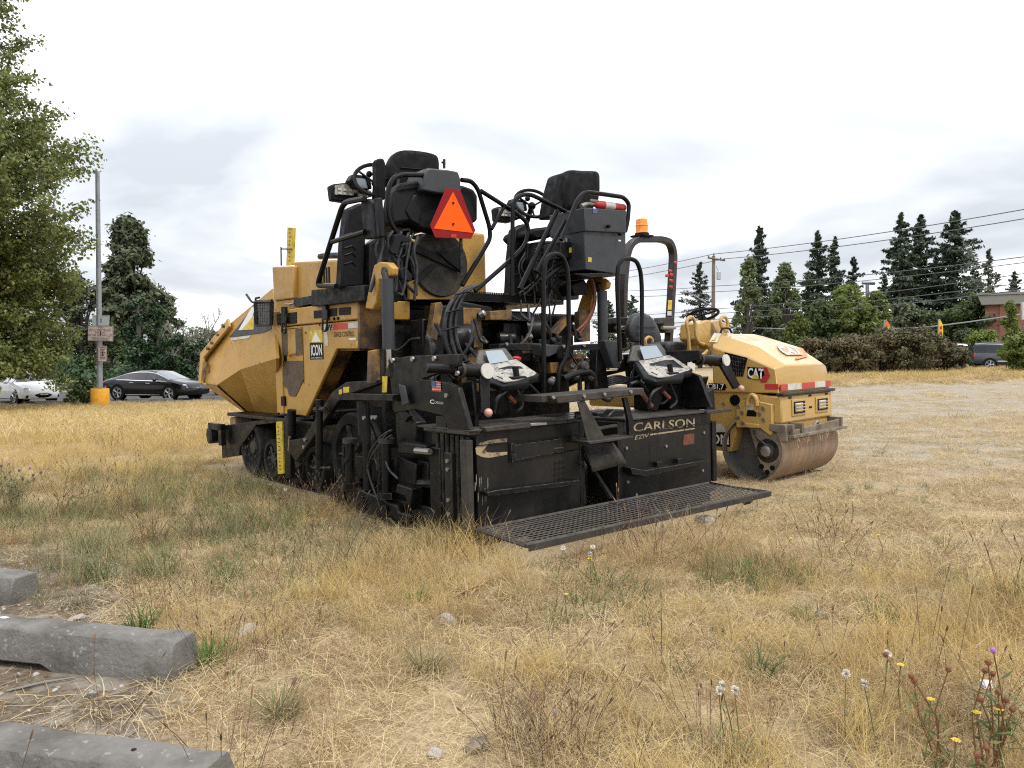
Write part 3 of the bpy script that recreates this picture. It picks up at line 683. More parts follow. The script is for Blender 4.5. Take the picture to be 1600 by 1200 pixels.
def ivy_column(u, vt, Z, wpx, seed, label):
    g = np.random.default_rng(seed); x = world(u, 560, Z).x; z0 = G0(x, Z); h = world(u, vt, Z).z - z0; r = wpx * .58 * Z / FPX
    t = thing('ivy_covered_tree', label, 'tree', (x, Z, z0), 0, 'ivy covered trunks behind the parked cars')
    MB().tu([(0, 0, -.1), (.1, 0, h * .5), (.05, 0, h * .97)], [.22, .18, .08], 7).obj('trunk', BARK, t)
    cs = [(g.normal() * r * .35, g.normal() * r * .35, h * k / 16) for k in range(17)]; rs = [r * g.uniform(.6, .95) * (1 - .45 * k / 17) for k in range(17)]
    clump_crown(cs, rs, 5200, .10, LI, t, g, 1.0, 'ivy')
def bare_tree(u, vt, Z, seed, label):
    g = random.Random(seed); x = world(u, 560, Z).x; z0 = G0(x, Z); h = world(u, vt, Z).z - z0
    t = thing('bare_tree', label, 'tree', (x, Z, z0), 0, 'leafless trees behind the parked cars'); m = MB(); tw = MB()
    def grow(p, d, L, r, lv):
        q = p + d * L * .5 + V((g.uniform(-.08, .08), g.uniform(-.08, .08), 0)) * L; e = q + (d + V((g.uniform(-.2, .2), g.uniform(-.2, .2), .1))).normalized() * L * .5
        (m if lv < 2 else tw).tu([p, q, e], [r, r * .8, r * .6], 5, cap=False)
        if lv < 4:
            for k in range(3 if lv else 5):
                s = g.uniform(.3, 1); b = p.lerp(e, s); a = g.uniform(0, 2 * PI); o = g.uniform(.45, .95)
                grow(b, (d + V((math.cos(a), math.sin(a), .15)) * o).normalized(), L * g.uniform(.42, .62), r * .55, lv + 1)
    grow(V((0, 0, 0)), V((0, 0, 1)), h * .62, .13, 0)
    m.obj('trunk', BARE, t); tw.obj('twigs', BARE, t)['kind'] = 'stuff'
def far_wood(name, label, segs, Z, seed, m):
    g = np.random.default_rng(seed); Ps = []
    for (u0, u1, h) in segs:
        x0, x1 = world(u0, 560, Z).x, world(u1, 560, Z).x; n = int((x1 - x0) * 240 * h / 4); x = g.uniform(x0, x1, n)
        top = h * (.72 + .28 * np.sin(x * .9 + seed) * np.sin(x * .37)); z = top * g.random(n) ** .75; y = Z + g.normal(0, 1.6, n)
        Ps.append(np.stack([x, y, z + np.array([G0(a, Z) for a in x])], 1))
    P = np.concatenate(Ps); v, f = leaf_quads(P, g.normal(0, .6, P.shape) + np.array([0, -.5, .5]), .22, .6, g); o = npmesh(name, v, f, m); tag(o, label, kind='stuff')
def build_trees():
    poplar_big()
    far_wood('distant_wood', 'dark line of distant woods low on the horizon', [(-260, 420, 6.5), (880, 1260, 3.2), (1260, 1420, 4.5), (1420, 1470, 1.8), (1470, 1800, 4.5)], 98, 3, LD)
    far_wood('distant_shrubs', 'dark undergrowth behind the parked cars', [(-200, 345, 2.6)], 54, 5, LI)
    bushy('pine_tree', 'tall dark round topped pine behind the light pole', 'tree', 205, 332, 520, 60, 112, 41, LD, 15000, .20, 80, group=None, taper=.55, cr=.24)
    bushy('dark_tree', 'dark dense tree between the poplar and the light pole', 'tree', 128, 415, 590, 60, 90, 42, LD, 7000, .15, 45, taper=.3)
    bushy('leafy_tree', 'mid green tree with yellowish leaves behind the signs on the light pole', 'tree', 172, 505, 615, 56, 70, 43, LB, 4500, .12, 30, taper=.1)
    bushy('slender_pine_tree', 'slender dark pine right of the round topped pine', 'tree', 262, 455, 590, 60, 66, 44, LD, 4500, .15, 34, taper=.5)
    ivy_column(215, 470, 47, 36, 51, 'ivy covered trunk nearest the light pole')
    ivy_column(246, 485, 47.5, 34, 52, 'ivy covered trunk in the middle of the three behind the black sedan')
    ivy_column(293, 528, 46, 34, 53, 'leaning ivy covered trunk above the windscreen of the black sedan')
    bushy('ivy_mound', 'low ivy mound between the ivy covered trunks', 'bush', 262, 552, 610, 46.5, 44, 54, LI, 3000, .10, 22)
    bare_tree(268, 478, 52, 61, 'leafless tree with forked top left of the other bare tree')
    bare_tree(304, 472, 50, 62, 'leafless tree rising out of the leaning ivy')
    bushy('broad_tree', 'paler leafy tree behind the bare twigs', 'tree', 276, 512, 600, 54, 56, 45, LB, 3500, .13, 26, taper=.2)
    bushy('distant_pine_tree', 'dark pine against the sky just left of the yellow hopper', 'tree', 330, 512, 608, 55, 52, 46, LD, 5000, .14, 32, taper=.45)
    bushy('roadside_shrub', 'leafy shrub at the foot of the light pole', 'bush', 130, 590, 634, 33.6, 38, 47, LB, 2200, .07, 22, squash=.9)
    bushy('roadside_shrub', 'low weedy shrub in front of the white hatchback', 'bush', 112, 608, 634, 34.2, 26, 48, LB, 1100, .06, 16)
    # right hand side
    C = conifer
    C('fir_tree', 'fir with open branches beside the utility pole', 1093, 411, 72, 62, 71, nb=85, h0=.05, sparse=.8)
    C('fir_tree', 'tallest fir left of the pale poplars', 1187, 356, 74, 58, 72, nb=110, h0=.06)
    C('fir_tree', 'broad dark fir directly above the bright green young tree', 1277, 363, 76, 66, 73, nb=120, h0=.05)
    C('fir_tree', 'narrow fir close on the right of the broad dark fir', 1301, 371, 80, 46, 74, nb=90)
    C('fir_tree', 'shorter fir between the two groups of tall firs', 1333, 403, 82, 56, 75, nb=80)
    C('fir_tree', 'left fir of the tall pair above the orange flag', 1405, 335, 74, 74, 76, nb=130, h0=.05)
    C('fir_tree', 'right fir of the tall pair with a bare lower trunk', 1434, 337, 76, 74, 77, nb=110, h0=.30)
    C('fir_tree', 'widest and tallest fir above the yellow flag', 1490, 331, 74, 100, 78, nb=150, h0=.16, droop=.28)
    C('fir_tree', 'thin pale fir right of the widest fir', 1541, 390, 90, 46, 79, nb=75, sparse=.55, m=LD)
    C('fir_tree', 'small fir above the brick building', 1581, 425, 84, 50, 80, nb=80)
    C('fir_tree', 'fir seen behind the cylinder at the right of the paver', 950, 470, 75, 60, 81, nb=90)
    C('fir_tree', 'fir seen through the right hand hoop rail of the paver', 985, 462, 80, 52, 82, nb=90)
    C('fir_tree', 'low fir with dense crown behind the utility pole base', 1128, 500, 78, 56, 83, nb=70)
    C('fir_tree', 'wide low fir filling the gap between poplars and hedge', 1212, 440, 78, 80, 84, nb=100, h0=.02)
    for i, (u, vt, Z, w, lab) in enumerate([(1262, 425, 84, 60, 'low fir hidden behind the bright green young tree'), (1322, 440, 86, 60, 'low fir behind the yellowish green broad tree'), (1380, 430, 82, 60, 'low fir left of the tall pair'), (1420, 400, 82, 64, 'fir filling the gap of the tall pair'), (1460, 405, 80, 62, 'fir between the tall pair and the widest fir'), (1518, 420, 82, 66, 'fir low on the right of the widest fir')]):
        C('fir_tree', lab, u, vt, Z, w, 180 + i, nb=85, h0=.05)
    B = bushy; pg = 'pale poplars right of the roller'
    B('poplar_tree', 'pale narrow poplar leaning on the left of the tallest fir', 'tree', 1167, 390, 535, 66, 40, 91, LP, 5200, .14, 46, taper=.35, group=pg, squash=1.1)
    B('poplar_tree', 'rounder pale poplar right of the tallest fir', 'tree', 1226, 408, 530, 66, 46, 92, LP, 5200, .14, 46, taper=.4, group=pg, squash=1.1)
    B('young_tree', 'bright green young tree just beyond the roller hood', 'tree', 1247, 487, 550, 40, 46, 93, LY, 3600, .085, 34, taper=.5)
    bg_ = 'deciduous trees beyond the hedge'
    B('deciduous_tree', 'yellowish green broad tree left of the grey lamp pole', 'tree', 1320, 447, 540, 60, 84, 94, LY, 6500, .14, 50, group=bg_)
    B('deciduous_tree', 'round yellowish green tree right of the grey lamp pole', 'tree', 1366, 452, 540, 62, 58, 95, LY, 4500, .14, 36, group=bg_)
    B('deciduous_tree', 'dark green tree low in front of the tall fir pair', 'tree', 1412, 470, 540, 66, 60, 96, LD, 4200, .15, 36, group=bg_)
    B('deciduous_tree', 'dull green tree left of the brick building', 'tree', 1525, 455, 540, 64, 72, 97, LB, 5200, .14, 40, group=bg_)
    B('deciduous_tree', 'dark tree left of the widest fir trunk', 'tree', 1462, 490, 540, 70, 50, 98, LD, 3200, .15, 30, group=bg_)
    for i, (u, vt, w, Z, m, lab) in enumerate([(1205, 470, 60, 70, LB, 'mid green tree low between the two pale poplars'), (1285, 468, 60, 58, LB, 'mid green tree in front of the broad dark fir'), (1345, 478, 70, 56, LY, 'light green tree lowest in front of the grey lamp pole'), (1440, 486, 60, 66, LB, 'mid green tree under the right fir of the tall pair'), (1500, 478, 70, 66, LB, 'mid green tree under the widest fir'), (1560, 470, 60, 70, LD, 'dark tree just behind the brick building corner')]):
        B('deciduous_tree', lab, 'tree', u, vt, 545, Z, w, 140 + i, m, 4200, .15, 34, group=bg_)
    hg = 'olive brown hedge bushes along the lot'
    for i, (u, vt, w, Z, lab) in enumerate([(1272, 528, 76, 33.5, 'hedge bush showing just over the roller hood'), (1328, 524, 92, 32.5, 'second hedge bush from the roller'),
            (1382, 514, 96, 33, 'tall hedge bush below the orange flag'), (1432, 512, 100, 32.5, 'widest hedge bush in the middle of the row'), (1474, 530, 70, 33, 'hedge bush at the end nearest the dark sport utility car')]):
        B('hedge_bush', lab, 'bush', u, vt, 578, Z, w, 110 + i, LO, 7500, .062, 60, group=hg, squash=.7, cr=.24)
    B('roadside_bush', 'rounded green bush in front of the dark sport utility car', 'bush', 1602, 520, 572, 31, 66, 121, LY, 5200, .07, 44)
    B('roadside_bush', 'light green bush above the roof of the dark sport utility car', 'bush', 1538, 516, 545, 54, 62, 122, LY, 2800, .09, 30)
    B('roadside_bush', 'tall narrow shrub by the white sign at the right edge', 'bush', 1578, 466, 545, 40, 40, 123, LY, 3600, .08, 34, taper=.5, squash=1.1)
    B('roadside_bush', 'low clipped green bush between hedge and dark sport utility car', 'bush', 1500, 541, 572, 36, 36, 124, LI, 2400, .06, 24)
    B('roadside_bush', 'dark bush behind the pink canopy', 'bush', 1508, 515, 545, 62, 44, 125, LD, 2200, .11, 24)
# ------------------------------------------------------------------ the asphalt paver
def build_paver():
    P = thing('asphalt_paver', 'big yellow asphalt paver with black screed and two operator seats on dry grass', 'paver', M=PAV.M)
    X = lambda u, v, x=.1: PAV.hit(u, v, 0, x)
    Y = lambda u, v, y: PAV.hit(u, v, 1, y)
    Z = lambda u, v, z: PAV.hit(u, v, 2, z)
    x2 = lambda pts, x=.1: [(X(u, v, x).y, X(u, v, x).z) for u, v in pts]
    y2 = lambda pts, y: [(Y(u, v, y).x, Y(u, v, y).z) for u, v in pts]
    def pX(name, pts, x, t, m, parent=P, bev=.008): return MB().pr(x2(pts, x), 0, x, x + t).obj(name, m, parent, bev)
    def pY(name, pts, y, t, m, parent=P, bev=.008): return MB().pr(y2(pts, y), 1, y, y + t).obj(name, m, parent, bev)
    def dX(name, pts, x, m, parent, off=.002): return decal(name, [X(u, v, x) for u, v in pts], m, parent, off)
    def dY(name, pts, y, m, parent, off=.002): return decal(name, [Y(u, v, y) for u, v in pts], m, parent, off)
    def tX(name, pts, x, r, m=TUBE, parent=P, n=8, fil=.06): return MB().tu([X(u, v, x) for u, v in pts], r, n, fil=fil).obj(name, m, parent)
    def tY(name, pts, y, r, m=TUBE, parent=P, n=10, fil=.08): return MB().tu([Y(u, v, y) for u, v in pts], r, n, fil=fil).obj(name, m, parent)
    def bolts(name, pts, r, parent, m=BOLT, d=(-1, 0, 0)):
        b = MB()
        for p in pts: b.cy(p, V(p) + V(d) * r * .9, r, 6)
        o = b.obj(name, m, parent); o['kind'] = 'stuff'; return o
    # ---- tractor body, left flank
    side = pX('side_panel', [(433, 512), (560, 500.5), (562, 545), (526, 545), (478, 650), (437, 646)], .10, .035, YEL)
    MB().pr(x2([(426, 487), (438, 486), (443, 646), (433, 645)], .085), 0, .085, .25).obj('panel_flange', YEL, side, .006)
    MB().pr(x2([(526, 545), (562, 545), (562, 548), (528, 548.5), (480, 651), (476, 650)], .136), 0, .136, .30).obj('arch_flange', YELD, side, .004)
    q = [(440, 515), (473, 512), (479, 640), (441, 640)]
    g = MB()
    for a, b in ((q[0], q[1]), (q[1], (475, 600)), (q[3], q[0])): g.tu([X(*a, .0985), X(*b, .0985)], .003, 4)
    g.obj('door_seam', BLKP, side)
    for pts in ([(440, 556), (449, 555), (448, 515), (440, 516)], [(463, 555), (473, 554), (471, 514), (462, 515)], [(452, 618), (462, 619), (475, 592), (474, 564), (442, 565), (443, 604), (449, 606)]):
        gr = MB().poly([X(u, v, .1) + V((-.001, 0, 0)) for u, v in pts], .004).obj('grille', GRIL, side)
        fr = MB(); L_ = [X(u, v, .097) for u, v in pts]
        fr.tu(L_ + [L_[0]], .005, 5); fr.obj('grille_frame', YELD, side)
    MB().bx(.085, .1, X(447, 560).y - .02, X(447, 560).y + .02, X(457, 561).z - .02, X(457, 555).z + .0).obj('door_latch', BLKP, side)
    MB().tu([X(452, 556, .09), X(456, 553, .075), X(461, 553, .075)], .007, 6).obj('door_handle', YELD, side)
    # decals on the flank
    dX('decal_top', [(484.5, 535.5), (505, 535), (503.5, 515), (484, 517)], .1, YLAB, side)
    dX('mountain_mark', [(487.5, 534.5), (502, 534), (494, 518.5)], .1, WHITE, side, .004)
    dX('decal_bottom', [(485, 562), (506, 561), (505, 535), (484.5, 535.5)], .1, BLKP, side)
    text('ICON', 'lettering', [X(487, 556, .1), X(504, 555.2, .1), X(503.5, 538, .1), X(486.5, 538.8, .1)], WHITE, side, .005, .02)
    text('MATERIALS', 'lettering', [X(487.5, 560.6, .1), X(504.5, 559.8, .1), X(504.5, 557.6, .1), X(487.5, 558.4, .1)], WHITE, side, .005)
    text('GRADE CONTROL', 'lettering', [X(522, 526.5, .1), X(554, 525.5, .1), X(554, 517.5, .1), X(522, 518.5, .1)], BLKP, side, .004, .0)
    dX('white_tape', [(507, 516), (520, 515), (520, 505.5), (506.5, 507)], .1, WTAPE, side)
    for k in range(3): dX('tape_stripe', [(508 + 4 * k, 515.5), (510 + 4 * k, 515.3), (513.5 + 3.2 * k, 507), (511 + 3.4 * k, 507)][::1], .1, BLKP, side, .004)
    dX('red_tape', [(521, 515), (544, 513.5), (543.5, 504.5), (520.5, 505.5)], .1, REDTAPE, side)
    dX('white_tape', [(544.3, 513.5), (560.5, 512), (560, 503.5), (543.8, 504.5)], .1, WTAPE, side)
    dX('white_label', [(545.5, 531.5), (557, 530.8), (556.5, 527.6), (545, 528.4)], .1, WHITE, side)
    dX('small_label', [(508, 541), (513, 540.6), (512, 519), (507, 519.5)], .1, WTAPE, side)
    dX('small_label', [(557.5, 541), (561.5, 540.6), (561, 532), (557, 532.5)], .1, YLAB, side)
    MB().pr(x2([(439, 634), (445, 634), (444, 619), (438.5, 619.5)], .08), 0, .08, .1).obj('switch_plate', BLKP, side, .003)
    bolts('bolt_row', [X(u, v, .1) for u, v in ((478, 520), (500, 508), (560, 500))], .01, side, YELD)
    # lid above the flank
    lid = MB().pr(x2([(425, 487), (562, 468), (562, 499), (433, 511), (427, 511)]), 0, .085, .62).obj('hood_lid', YEL, P, .012)
    for (u0, u1, v0) in ((433, 443, 491.5), (451, 464, 490), (433, 443, 497.5), (451, 464, 496), (434, 443, 503.5), (451, 464, 502), (491, 505, 487), (513, 527, 484), (530, 548, 482.4), (491, 505, 493), (513, 527, 490), (530, 548, 488)):
        a, b = X(u0, v0 + 1.6, .085), X(u1, v0 + .3, .085); dz = .018
        MB().add([(.079, a.y, a.z - dz), (.079, b.y, b.z - dz), (.079, b.y, b.z + dz), (.079, a.y, a.z + dz), (.095, a.y, a.z - dz), (.095, b.y, b.z - dz), (.095, b.y, b.z + dz), (.095, a.y, a.z + dz)],
               [(0, 1, 2, 3), (4, 7, 6, 5), (0, 4, 5, 1), (1, 5, 6, 2), (2, 6, 7, 3), (3, 7, 4, 0)]).obj('vent_slot', BLKP, lid)
    for u, v in ((444, 496), (508, 490)):
        c = X(u, v, .06); l = MB().bx(.045, .085, c.y - .04, c.y + .04, c.z - .06, c.z + .11)
        l.tu([c + V((0, .045, .03)), c + V((-.01, .045, -.16)), c + V((-.01, -.045, -.16)), c + V((0, -.045, .03))], .011, 6, fil=.02); l.obj('latch', BLK, lid, .004)
    bolts('rivets', [X(u, v, .085) for u, v in ((441, 508), (446, 507.6), (523, 498), (529, 497.4))], .016, lid, BLKP)
    MB().pr(y2([(562, 470), (598, 467), (598, 546), (562, 545)], 1.72), 1, 1.72, 1.76).obj('rear_bulkhead', YELD, P, .006)
    # hood in front of the operator station
    hood = MB().pr(x2([(459, 409), (536, 405), (560, 470), (459, 480)], .2), 0, .2, .62).obj('hood', YEL, P, .02)
    MB().pr(x2([(425, 417), (458, 415.5), (459, 466), (428, 470)], .15), 0, .15, .55).obj('hood_box', YEL, hood, .012)
    MB().pr(x2([(430, 470), (459, 467), (462, 482), (431, 487)], .17), 0, .17, .55).obj('hood_step', YEL, hood, .01)
    for k in range(4):
        a, b = X(503 + 4 * k, 445, .2), X(501.5 + 4 * k, 420 - k, .2); MB().bx(.194, .204, a.y - .014, a.y + .014, a.z, b.z).obj('vent_slot', BLKP, hood)
    tX('filler_pipe', [(500, 401), (512, 399.5), (534, 399)], .3, .03, BLK, hood)
    c = X(445, 487, .1); MB().tu([X(446, 474, .14), X(452, 476, .12), X(459, 474, .14)], .012, 6, fil=.04).obj('hood_handle', BOLT, hood)
    ru = MB().pr(x2([(447, 415), (457, 414), (459, 356), (449, 355)], .32), 0, .32, .345).obj('measuring_rule', YLAB, P, .003)
    mk = MB()
    for k in range(9):
        a = X(450 + .1 * k, 408 - 6.2 * k, .32); mk.bx(.3165, .319, a.y - .05, a.y - .02, a.z - .004, a.z + .004)
    mk.obj('rule_marks', BLKP, ru)['kind'] = 'stuff'
    tX('marker_rod', [(439.5, 415), (439, 386), (439, 389), (455, 389)], .3, .008, BLK, ru, 6, 0)
    # work lamp guard beside the hopper
    gd = MB(); gp = [X(u, v, .0) for u, v in ((399, 472), (425, 471), (424, 507), (401, 508))]
    gd.tu(gp + [gp[0]], .022, 4); gd.obj('mesh_guard', BLK, P)
    ms = MB()
    for k in range(1, 7):
        t = k / 7; ms.tu([gp[0].lerp(gp[1], t), gp[3].lerp(gp[2], t)], .0035, 4); ms.tu([gp[0].lerp(gp[3], t), gp[1].lerp(gp[2], t)], .0035, 4)
    ms.obj('guard_mesh', BLK, P)['kind'] = 'stuff'
    tX('guard_arm', [(385, 460), (394, 473), (425, 469)], .0, .012, BLK)
    tX('guard_hook', [(400, 473), (399, 466), (405, 465)], .0, .012, BLK)
    # ---- hopper
    A, B, C, D = X(428, 452, .30), X(363, 505, .30), X(320, 556, .12), X(317.5, 598, .02)
    E, Fk, Gk = X(341, 601, .0), X(378, 577, .0), X(434, 560, .0)
    Hh, I = X(404, 657, .5), X(436, 660, .5); D2 = X(320, 600, .06)
    Fk = PAV.on(A, B, Gk, 378, 577)
    hp = MB().add([A, B, C, D, E, Fk, Gk, Hh, I, D2], [(0, 1, 5, 6), (1, 2, 4, 5), (2, 3, 4), (6, 5, 7, 8), (5, 4, 7), (4, 9, 7)])
    hop = hp.obj('hopper', YEL, P, 0, 20, solid=.035, flat=True)
    hr = MB().add([V((2.7 - p.x, p.y, p.z)) for p in (A, B, C, D, E, Fk, Gk, Hh, I)], [(0, 1, 5, 6), (1, 2, 4, 5), (2, 3, 4), (6, 5, 7, 8), (5, 4, 7)]).obj('hopper_wing', YEL, hop, 0, 20, solid=.035)
    MB().add([A + V((.02, 0, 0)), B + V((.02, 0, 0)), V((1.3, B.y, .75)), V((1.3, A.y, .75)), V((2.7 - A.x - .02, A.y, A.z)), V((2.7 - B.x - .02, B.y, B.z))], [(0, 1, 2, 3), (4, 5, 2, 3)]).obj('hopper_floor', DUSTY, hop, solid=.03)
    MB().tu([E + V((-.0, 0, 0)), Hh], .03, 5).obj('hopper_lip', BLK, hop)
    fl = MB().poly([B + V((-.02, .02, .05)), X(320, 553, .1) + V((-.02, .03, 0)), X(317, 600, .0) + V((-.03, 0, 0)), X(321, 600, .0) + V((-.03, 0, 0)), X(325, 560, .08) + V((-.03, 0, 0)), X(365, 511, .25) + V((-.03, 0, 0))], .03).obj('front_flange', YEL, hop, .004)
    bolts('flange_bolts', [X(u, v, .1) + V((-.05, 0, 0)) for u, v in ((357, 509), (348, 522), (339, 535), (333, 544))], .03, hop, YELD)
    MB().tu([X(322, 567, .02), X(321, 578, .0), X(323, 577, .0)], .035, 6).obj('flange_hook', YELD, hop)
    on = lambda u, v, o=.022: PAV.on(A, B, Gk, u, v) + (Gk - A).cross(B - A).normalized() * (o if (Gk - A).cross(B - A).x < 0 else -o)
    def dh(name, pts, m, o=.022): return MB().poly([on(u, v, o) for u, v in pts], -.002).obj(name, m, hop, flat=True)
    dh('hopper_decal', [(361, 528), (392, 489), (399, 478), (429, 472), (427, 515), (414, 521)], CHARL)
    dh('decal_edge', [(356, 534), (392, 529), (395, 525), (360, 529)], WTAPE)
    dh('mountain_mark', [(376, 517), (397, 481), (402, 480), (393, 516)], WHITE, .026)
    dh('gold_mark', [(381, 517), (400, 494), (400, 516)], YLAB, .028)
    # ---- chassis and undercarriage
    MB().bx(.45, 2.3, 1.95, 4.2, .35, 1.80).obj('engine_bay', BLKD, P, .02)
    ck = MB().bx(.52, 2.2, 1.55, 5.2, .30, .62); ck.bx(.1, .5, 2.7, 5.1, .68, .72); ck.obj('chassis', BLK, P, .01)
    MB().pr(x2([(345, 665), (372, 662), (400, 657), (487, 649), (488, 655), (400, 664), (374, 700), (373, 712), (347, 716)], .12), 0, .12, .16).obj('chassis_skirt', BLK, P, .006)
    MB().bx(.14, 2.56, 4.95, 5.12, .30, .66).obj('bumper_beam', RUST, P, .01)
    for x0, x1 in ((.0, 1.2), (1.45, 2.65)):
        ro = MB().la((x0, 5.5, .42), (1, 0, 0), [(.07, 0), (.10, .01), (.10, x1 - x0 - .01), (.07, x1 - x0)], 20).obj('push_roller', BLK, P)
        for xx in (x0 + .02, x1 - .1): MB().bx(xx, xx + .06, 5.1, 5.56, .50, .58).bx(xx, xx + .06, 5.1, 5.2, .32, .58).obj('roller_bracket', BLK, ro, .006)
    def wheel(name, y, z, r, x0, x1, hubm, spokes=0, parent=None):
        w = MB().la((x0, y, z), (1, 0, 0), [(r * .70, .04), (r * .74, 0), (r * .95, 0), (r, .03), (r, x1 - x0 - .03), (r * .95, x1 - x0), (r * .5, x1 - x0)], 32).obj(name, RUB, P)
        h = MB().la((x0 + .05, y, z), (1, 0, 0), [(.02, -.03), (r * .22, -.03), (r * .26, .0), (r * .5, .02), (r * .72, -.01), (r * .72, .06)], 24)
        h.obj('hub', hubm, w)
        if spokes:
            sp_ = MB()
            for k in range(spokes):
                a = 2 * PI * k / spokes; d = V((0, math.cos(a), math.sin(a))); c = V((x0 + .035, y, z)); sp_.tu([c + d * r * .18, c + d * r * .72], r * .075, 4)
            sp_.obj('spokes', hubm, w)
        bolts('wheel_bolts', [V((x0 + .025, y + r * .42 * math.cos(a), z + r * .42 * math.sin(a))) for a in [2 * PI * k / 8 for k in range(8)]], .016, w, DUSTY)
        return w
    for sx in (.13, 2.03):
        wheel('idler_wheel', 4.45, .34, .32, sx, sx + .42, RUB if sx > 1 else DUSTY)
        for y, r in ((3.92, .22), (3.30, .22), (2.85, .22)): wheel('bogie_wheel', y, r + .03, r, sx + .02, sx + .40, DUSTY, 6)
        wheel('drive_wheel', 2.05, .44, .40, sx, sx + .42, BLKD, 5)
        belt = []; 
        for k in range(9): a = PI / 2 + PI * k / 8; belt.append((2.05 + .435 * -math.sin(a - PI / 2) , .44 + .435 * math.cos(a - PI / 2)))
        for k in range(9): a = PI * k / 8; belt.append((4.45 + .355 * math.sin(a), .34 - .355 * math.cos(a)))
        rings = [[V((sx + .06, y, z)), V((sx + .36, y, z)), V((sx + .36, y * .995 + .015, z * .96 + .014)), V((sx + .06, y * .995 + .015, z * .96 + .014))] for y, z in belt]
        b = MB(); n = 4; vs_ = [p for r_ in rings for p in r_]; m_ = len(rings)
        b.add(vs_, [(i * 4 + k, i * 4 + (k + 1) % 4, ((i + 1) % m_) * 4 + (k + 1) % 4, ((i + 1) % m_) * 4 + k) for i in range(m_) for k in range(4)])
        b.obj('rubber_track', RUB, P)
    # hydraulic leg with the yellow rule beside the wheels
    MB().pr(x2([(444, 650), (452, 649), (454, 748), (445, 748)], .0), 0, .0, .05).obj('support_leg', BLK, P, .006)
    rl = MB().pr(x2([(431, 659), (440, 658.5), (443, 740), (434, 741)], -.01), 0, -.01, .01).obj('track_rule', YLAB, P, .003)
    mk = MB()
    for k in range(12):
        a = X(433 + .3 * k, 667 + 6 * k, -.01); mk.bx(-.0135, -.011, a.y - .05, a.y - .01, a.z - .003, a.z + .003)
    mk.obj('rule_marks', BLKP, rl)['kind'] = 'stuff'
    tX('tow_point_cylinder', [(456, 640), (455, 680)], .02, .045, BLK, n=12); tX('cylinder_rod', [(455, 678), (453, 705)], .02, .022, CHROME, n=10)
    # ---- tow arms (left one traced, right one mirrored)
    arm_pts = [(462, 722), (450, 703), (452, 688), (474, 684), (519, 612), (540, 597), (598, 593), (606, 570), (616, 558), (616, 592), (541, 618), (527, 628)]
    for side_x, mir in ((-.06, False), (2.70, True)):
        am = MB().pr(x2(arm_pts, -.06), 0, side_x, side_x + .05).obj('tow_arm', BLK, P, .008)
        MB().pr(x2([(606, 562), (640, 556), (716, 553), (716, 572), (660, 592), (700, 598), (716, 606), (728, 650), (734, 672), (700, 672), (694, 650), (650, 640), (615, 645)], -.06), 0, side_x, side_x + .04).obj('side_plate', BLK, am, .006)
    bolts('arm_bolts', [X(u, v, -.06) for u, v in ((478, 687), (476, 698), (615, 563), (646, 561), (680, 560))], .02, P)
    MB().pr(x2([(524, 614.5), (614, 616), (613, 627), (524, 625)], -.14), 0, -.14, -.06).obj('cross_bar', BLK, P, .006)
    tX('screw_jack', [(499, 624), (499, 735)], -.12, .032, BLK, n=12); tX('jack_foot', [(490, 731), (516, 731)], -.12, .012, BLK)
    tX('jack_collar', [(492, 640), (510, 639)], -.12, .024, BLK)
    for pts in ([(598, 613), (605, 613), (606, 588), (598, 588)], [(537, 614), (546, 613), (546, 604), (537, 605)], [(530, 616), (535, 616), (535, 608), (530, 609)]): dX('warning_label', pts, -.07 if pts[0][0] > 590 else -.142, YLAB, P, .003)
    # ---- lift brackets and cylinders
    br_pts = [(570, 482), (573, 464), (584, 414), (593, 409), (605, 410), (612, 418), (611, 430), (600, 436), (592, 438), (588, 472), (582, 484)]
    for x0 in (.04, 2.56):
        b = MB().pr(x2(br_pts, .04), 0, x0, x0 + .07).obj('lift_bracket', YEL, P, .012)
        c = X(602, 424, .04); MB().cy((x0 - .02, c.y, c.z), (x0 + .09, c.y, c.z), .035, 14).obj('bracket_pin', DUSTY, b)
        a, e = X(603, 436, .02), X(606, 546, .02); MB().tu([(x0 - .01, a.y, a.z), (x0 - .01, e.y, e.z)], .052, 16).obj('lift_cylinder', CHARL, P)
        f = X(606, 575, .02); MB().tu([(x0 - .01, e.y, e.z + .02), (x0 - .01, f.y, f.z - .1)], .026, 12).obj('cylinder_rod', CHROME, P)
        MB().cy((x0 - .01, a.y, a.z - .02), (x0 - .01, c.y, c.z), .03, 10).obj('cylinder_eye', DUSTY, P)
    # ---- operator platform
    dk = MB().bx(.1, 2.6, 1.78, 3.1, 1.87, 1.95)
    for k in range(84): dk.bx(.62 + k * .0235, .632 + k * .0235, 1.772, 1.784, 1.95, 1.966)
    deck = dk.obj('platform_deck', BLK, P)
    lo = MB().bx(1.1, 2.5, 1.35, 1.75, 1.66, 1.72)
    for k in range(58): lo.bx(1.1 + k * .024, 1.112 + k * .024, 1.342, 1.354, 1.72, 1.734)
    lo.obj('rear_step', BLK, P)
    MB().pr(y2([(640, 440), (652, 436), (665, 449), (690, 455), (712, 432), (716, 440), (716, 468), (640, 468)], 1.70), 1, 1.70, 1.74).obj('deck_fender', YEL, P, .005)
    pX('console_base', [(486, 453), (568, 445), (570, 470), (486, 479)], .02, .33, CHAR)
    MB().bx(1.5, 2.15, 2.55, 3.3, 1.95, Y(735, 362, 2.55).z).obj('exhaust_cover', YEL, P, .03)
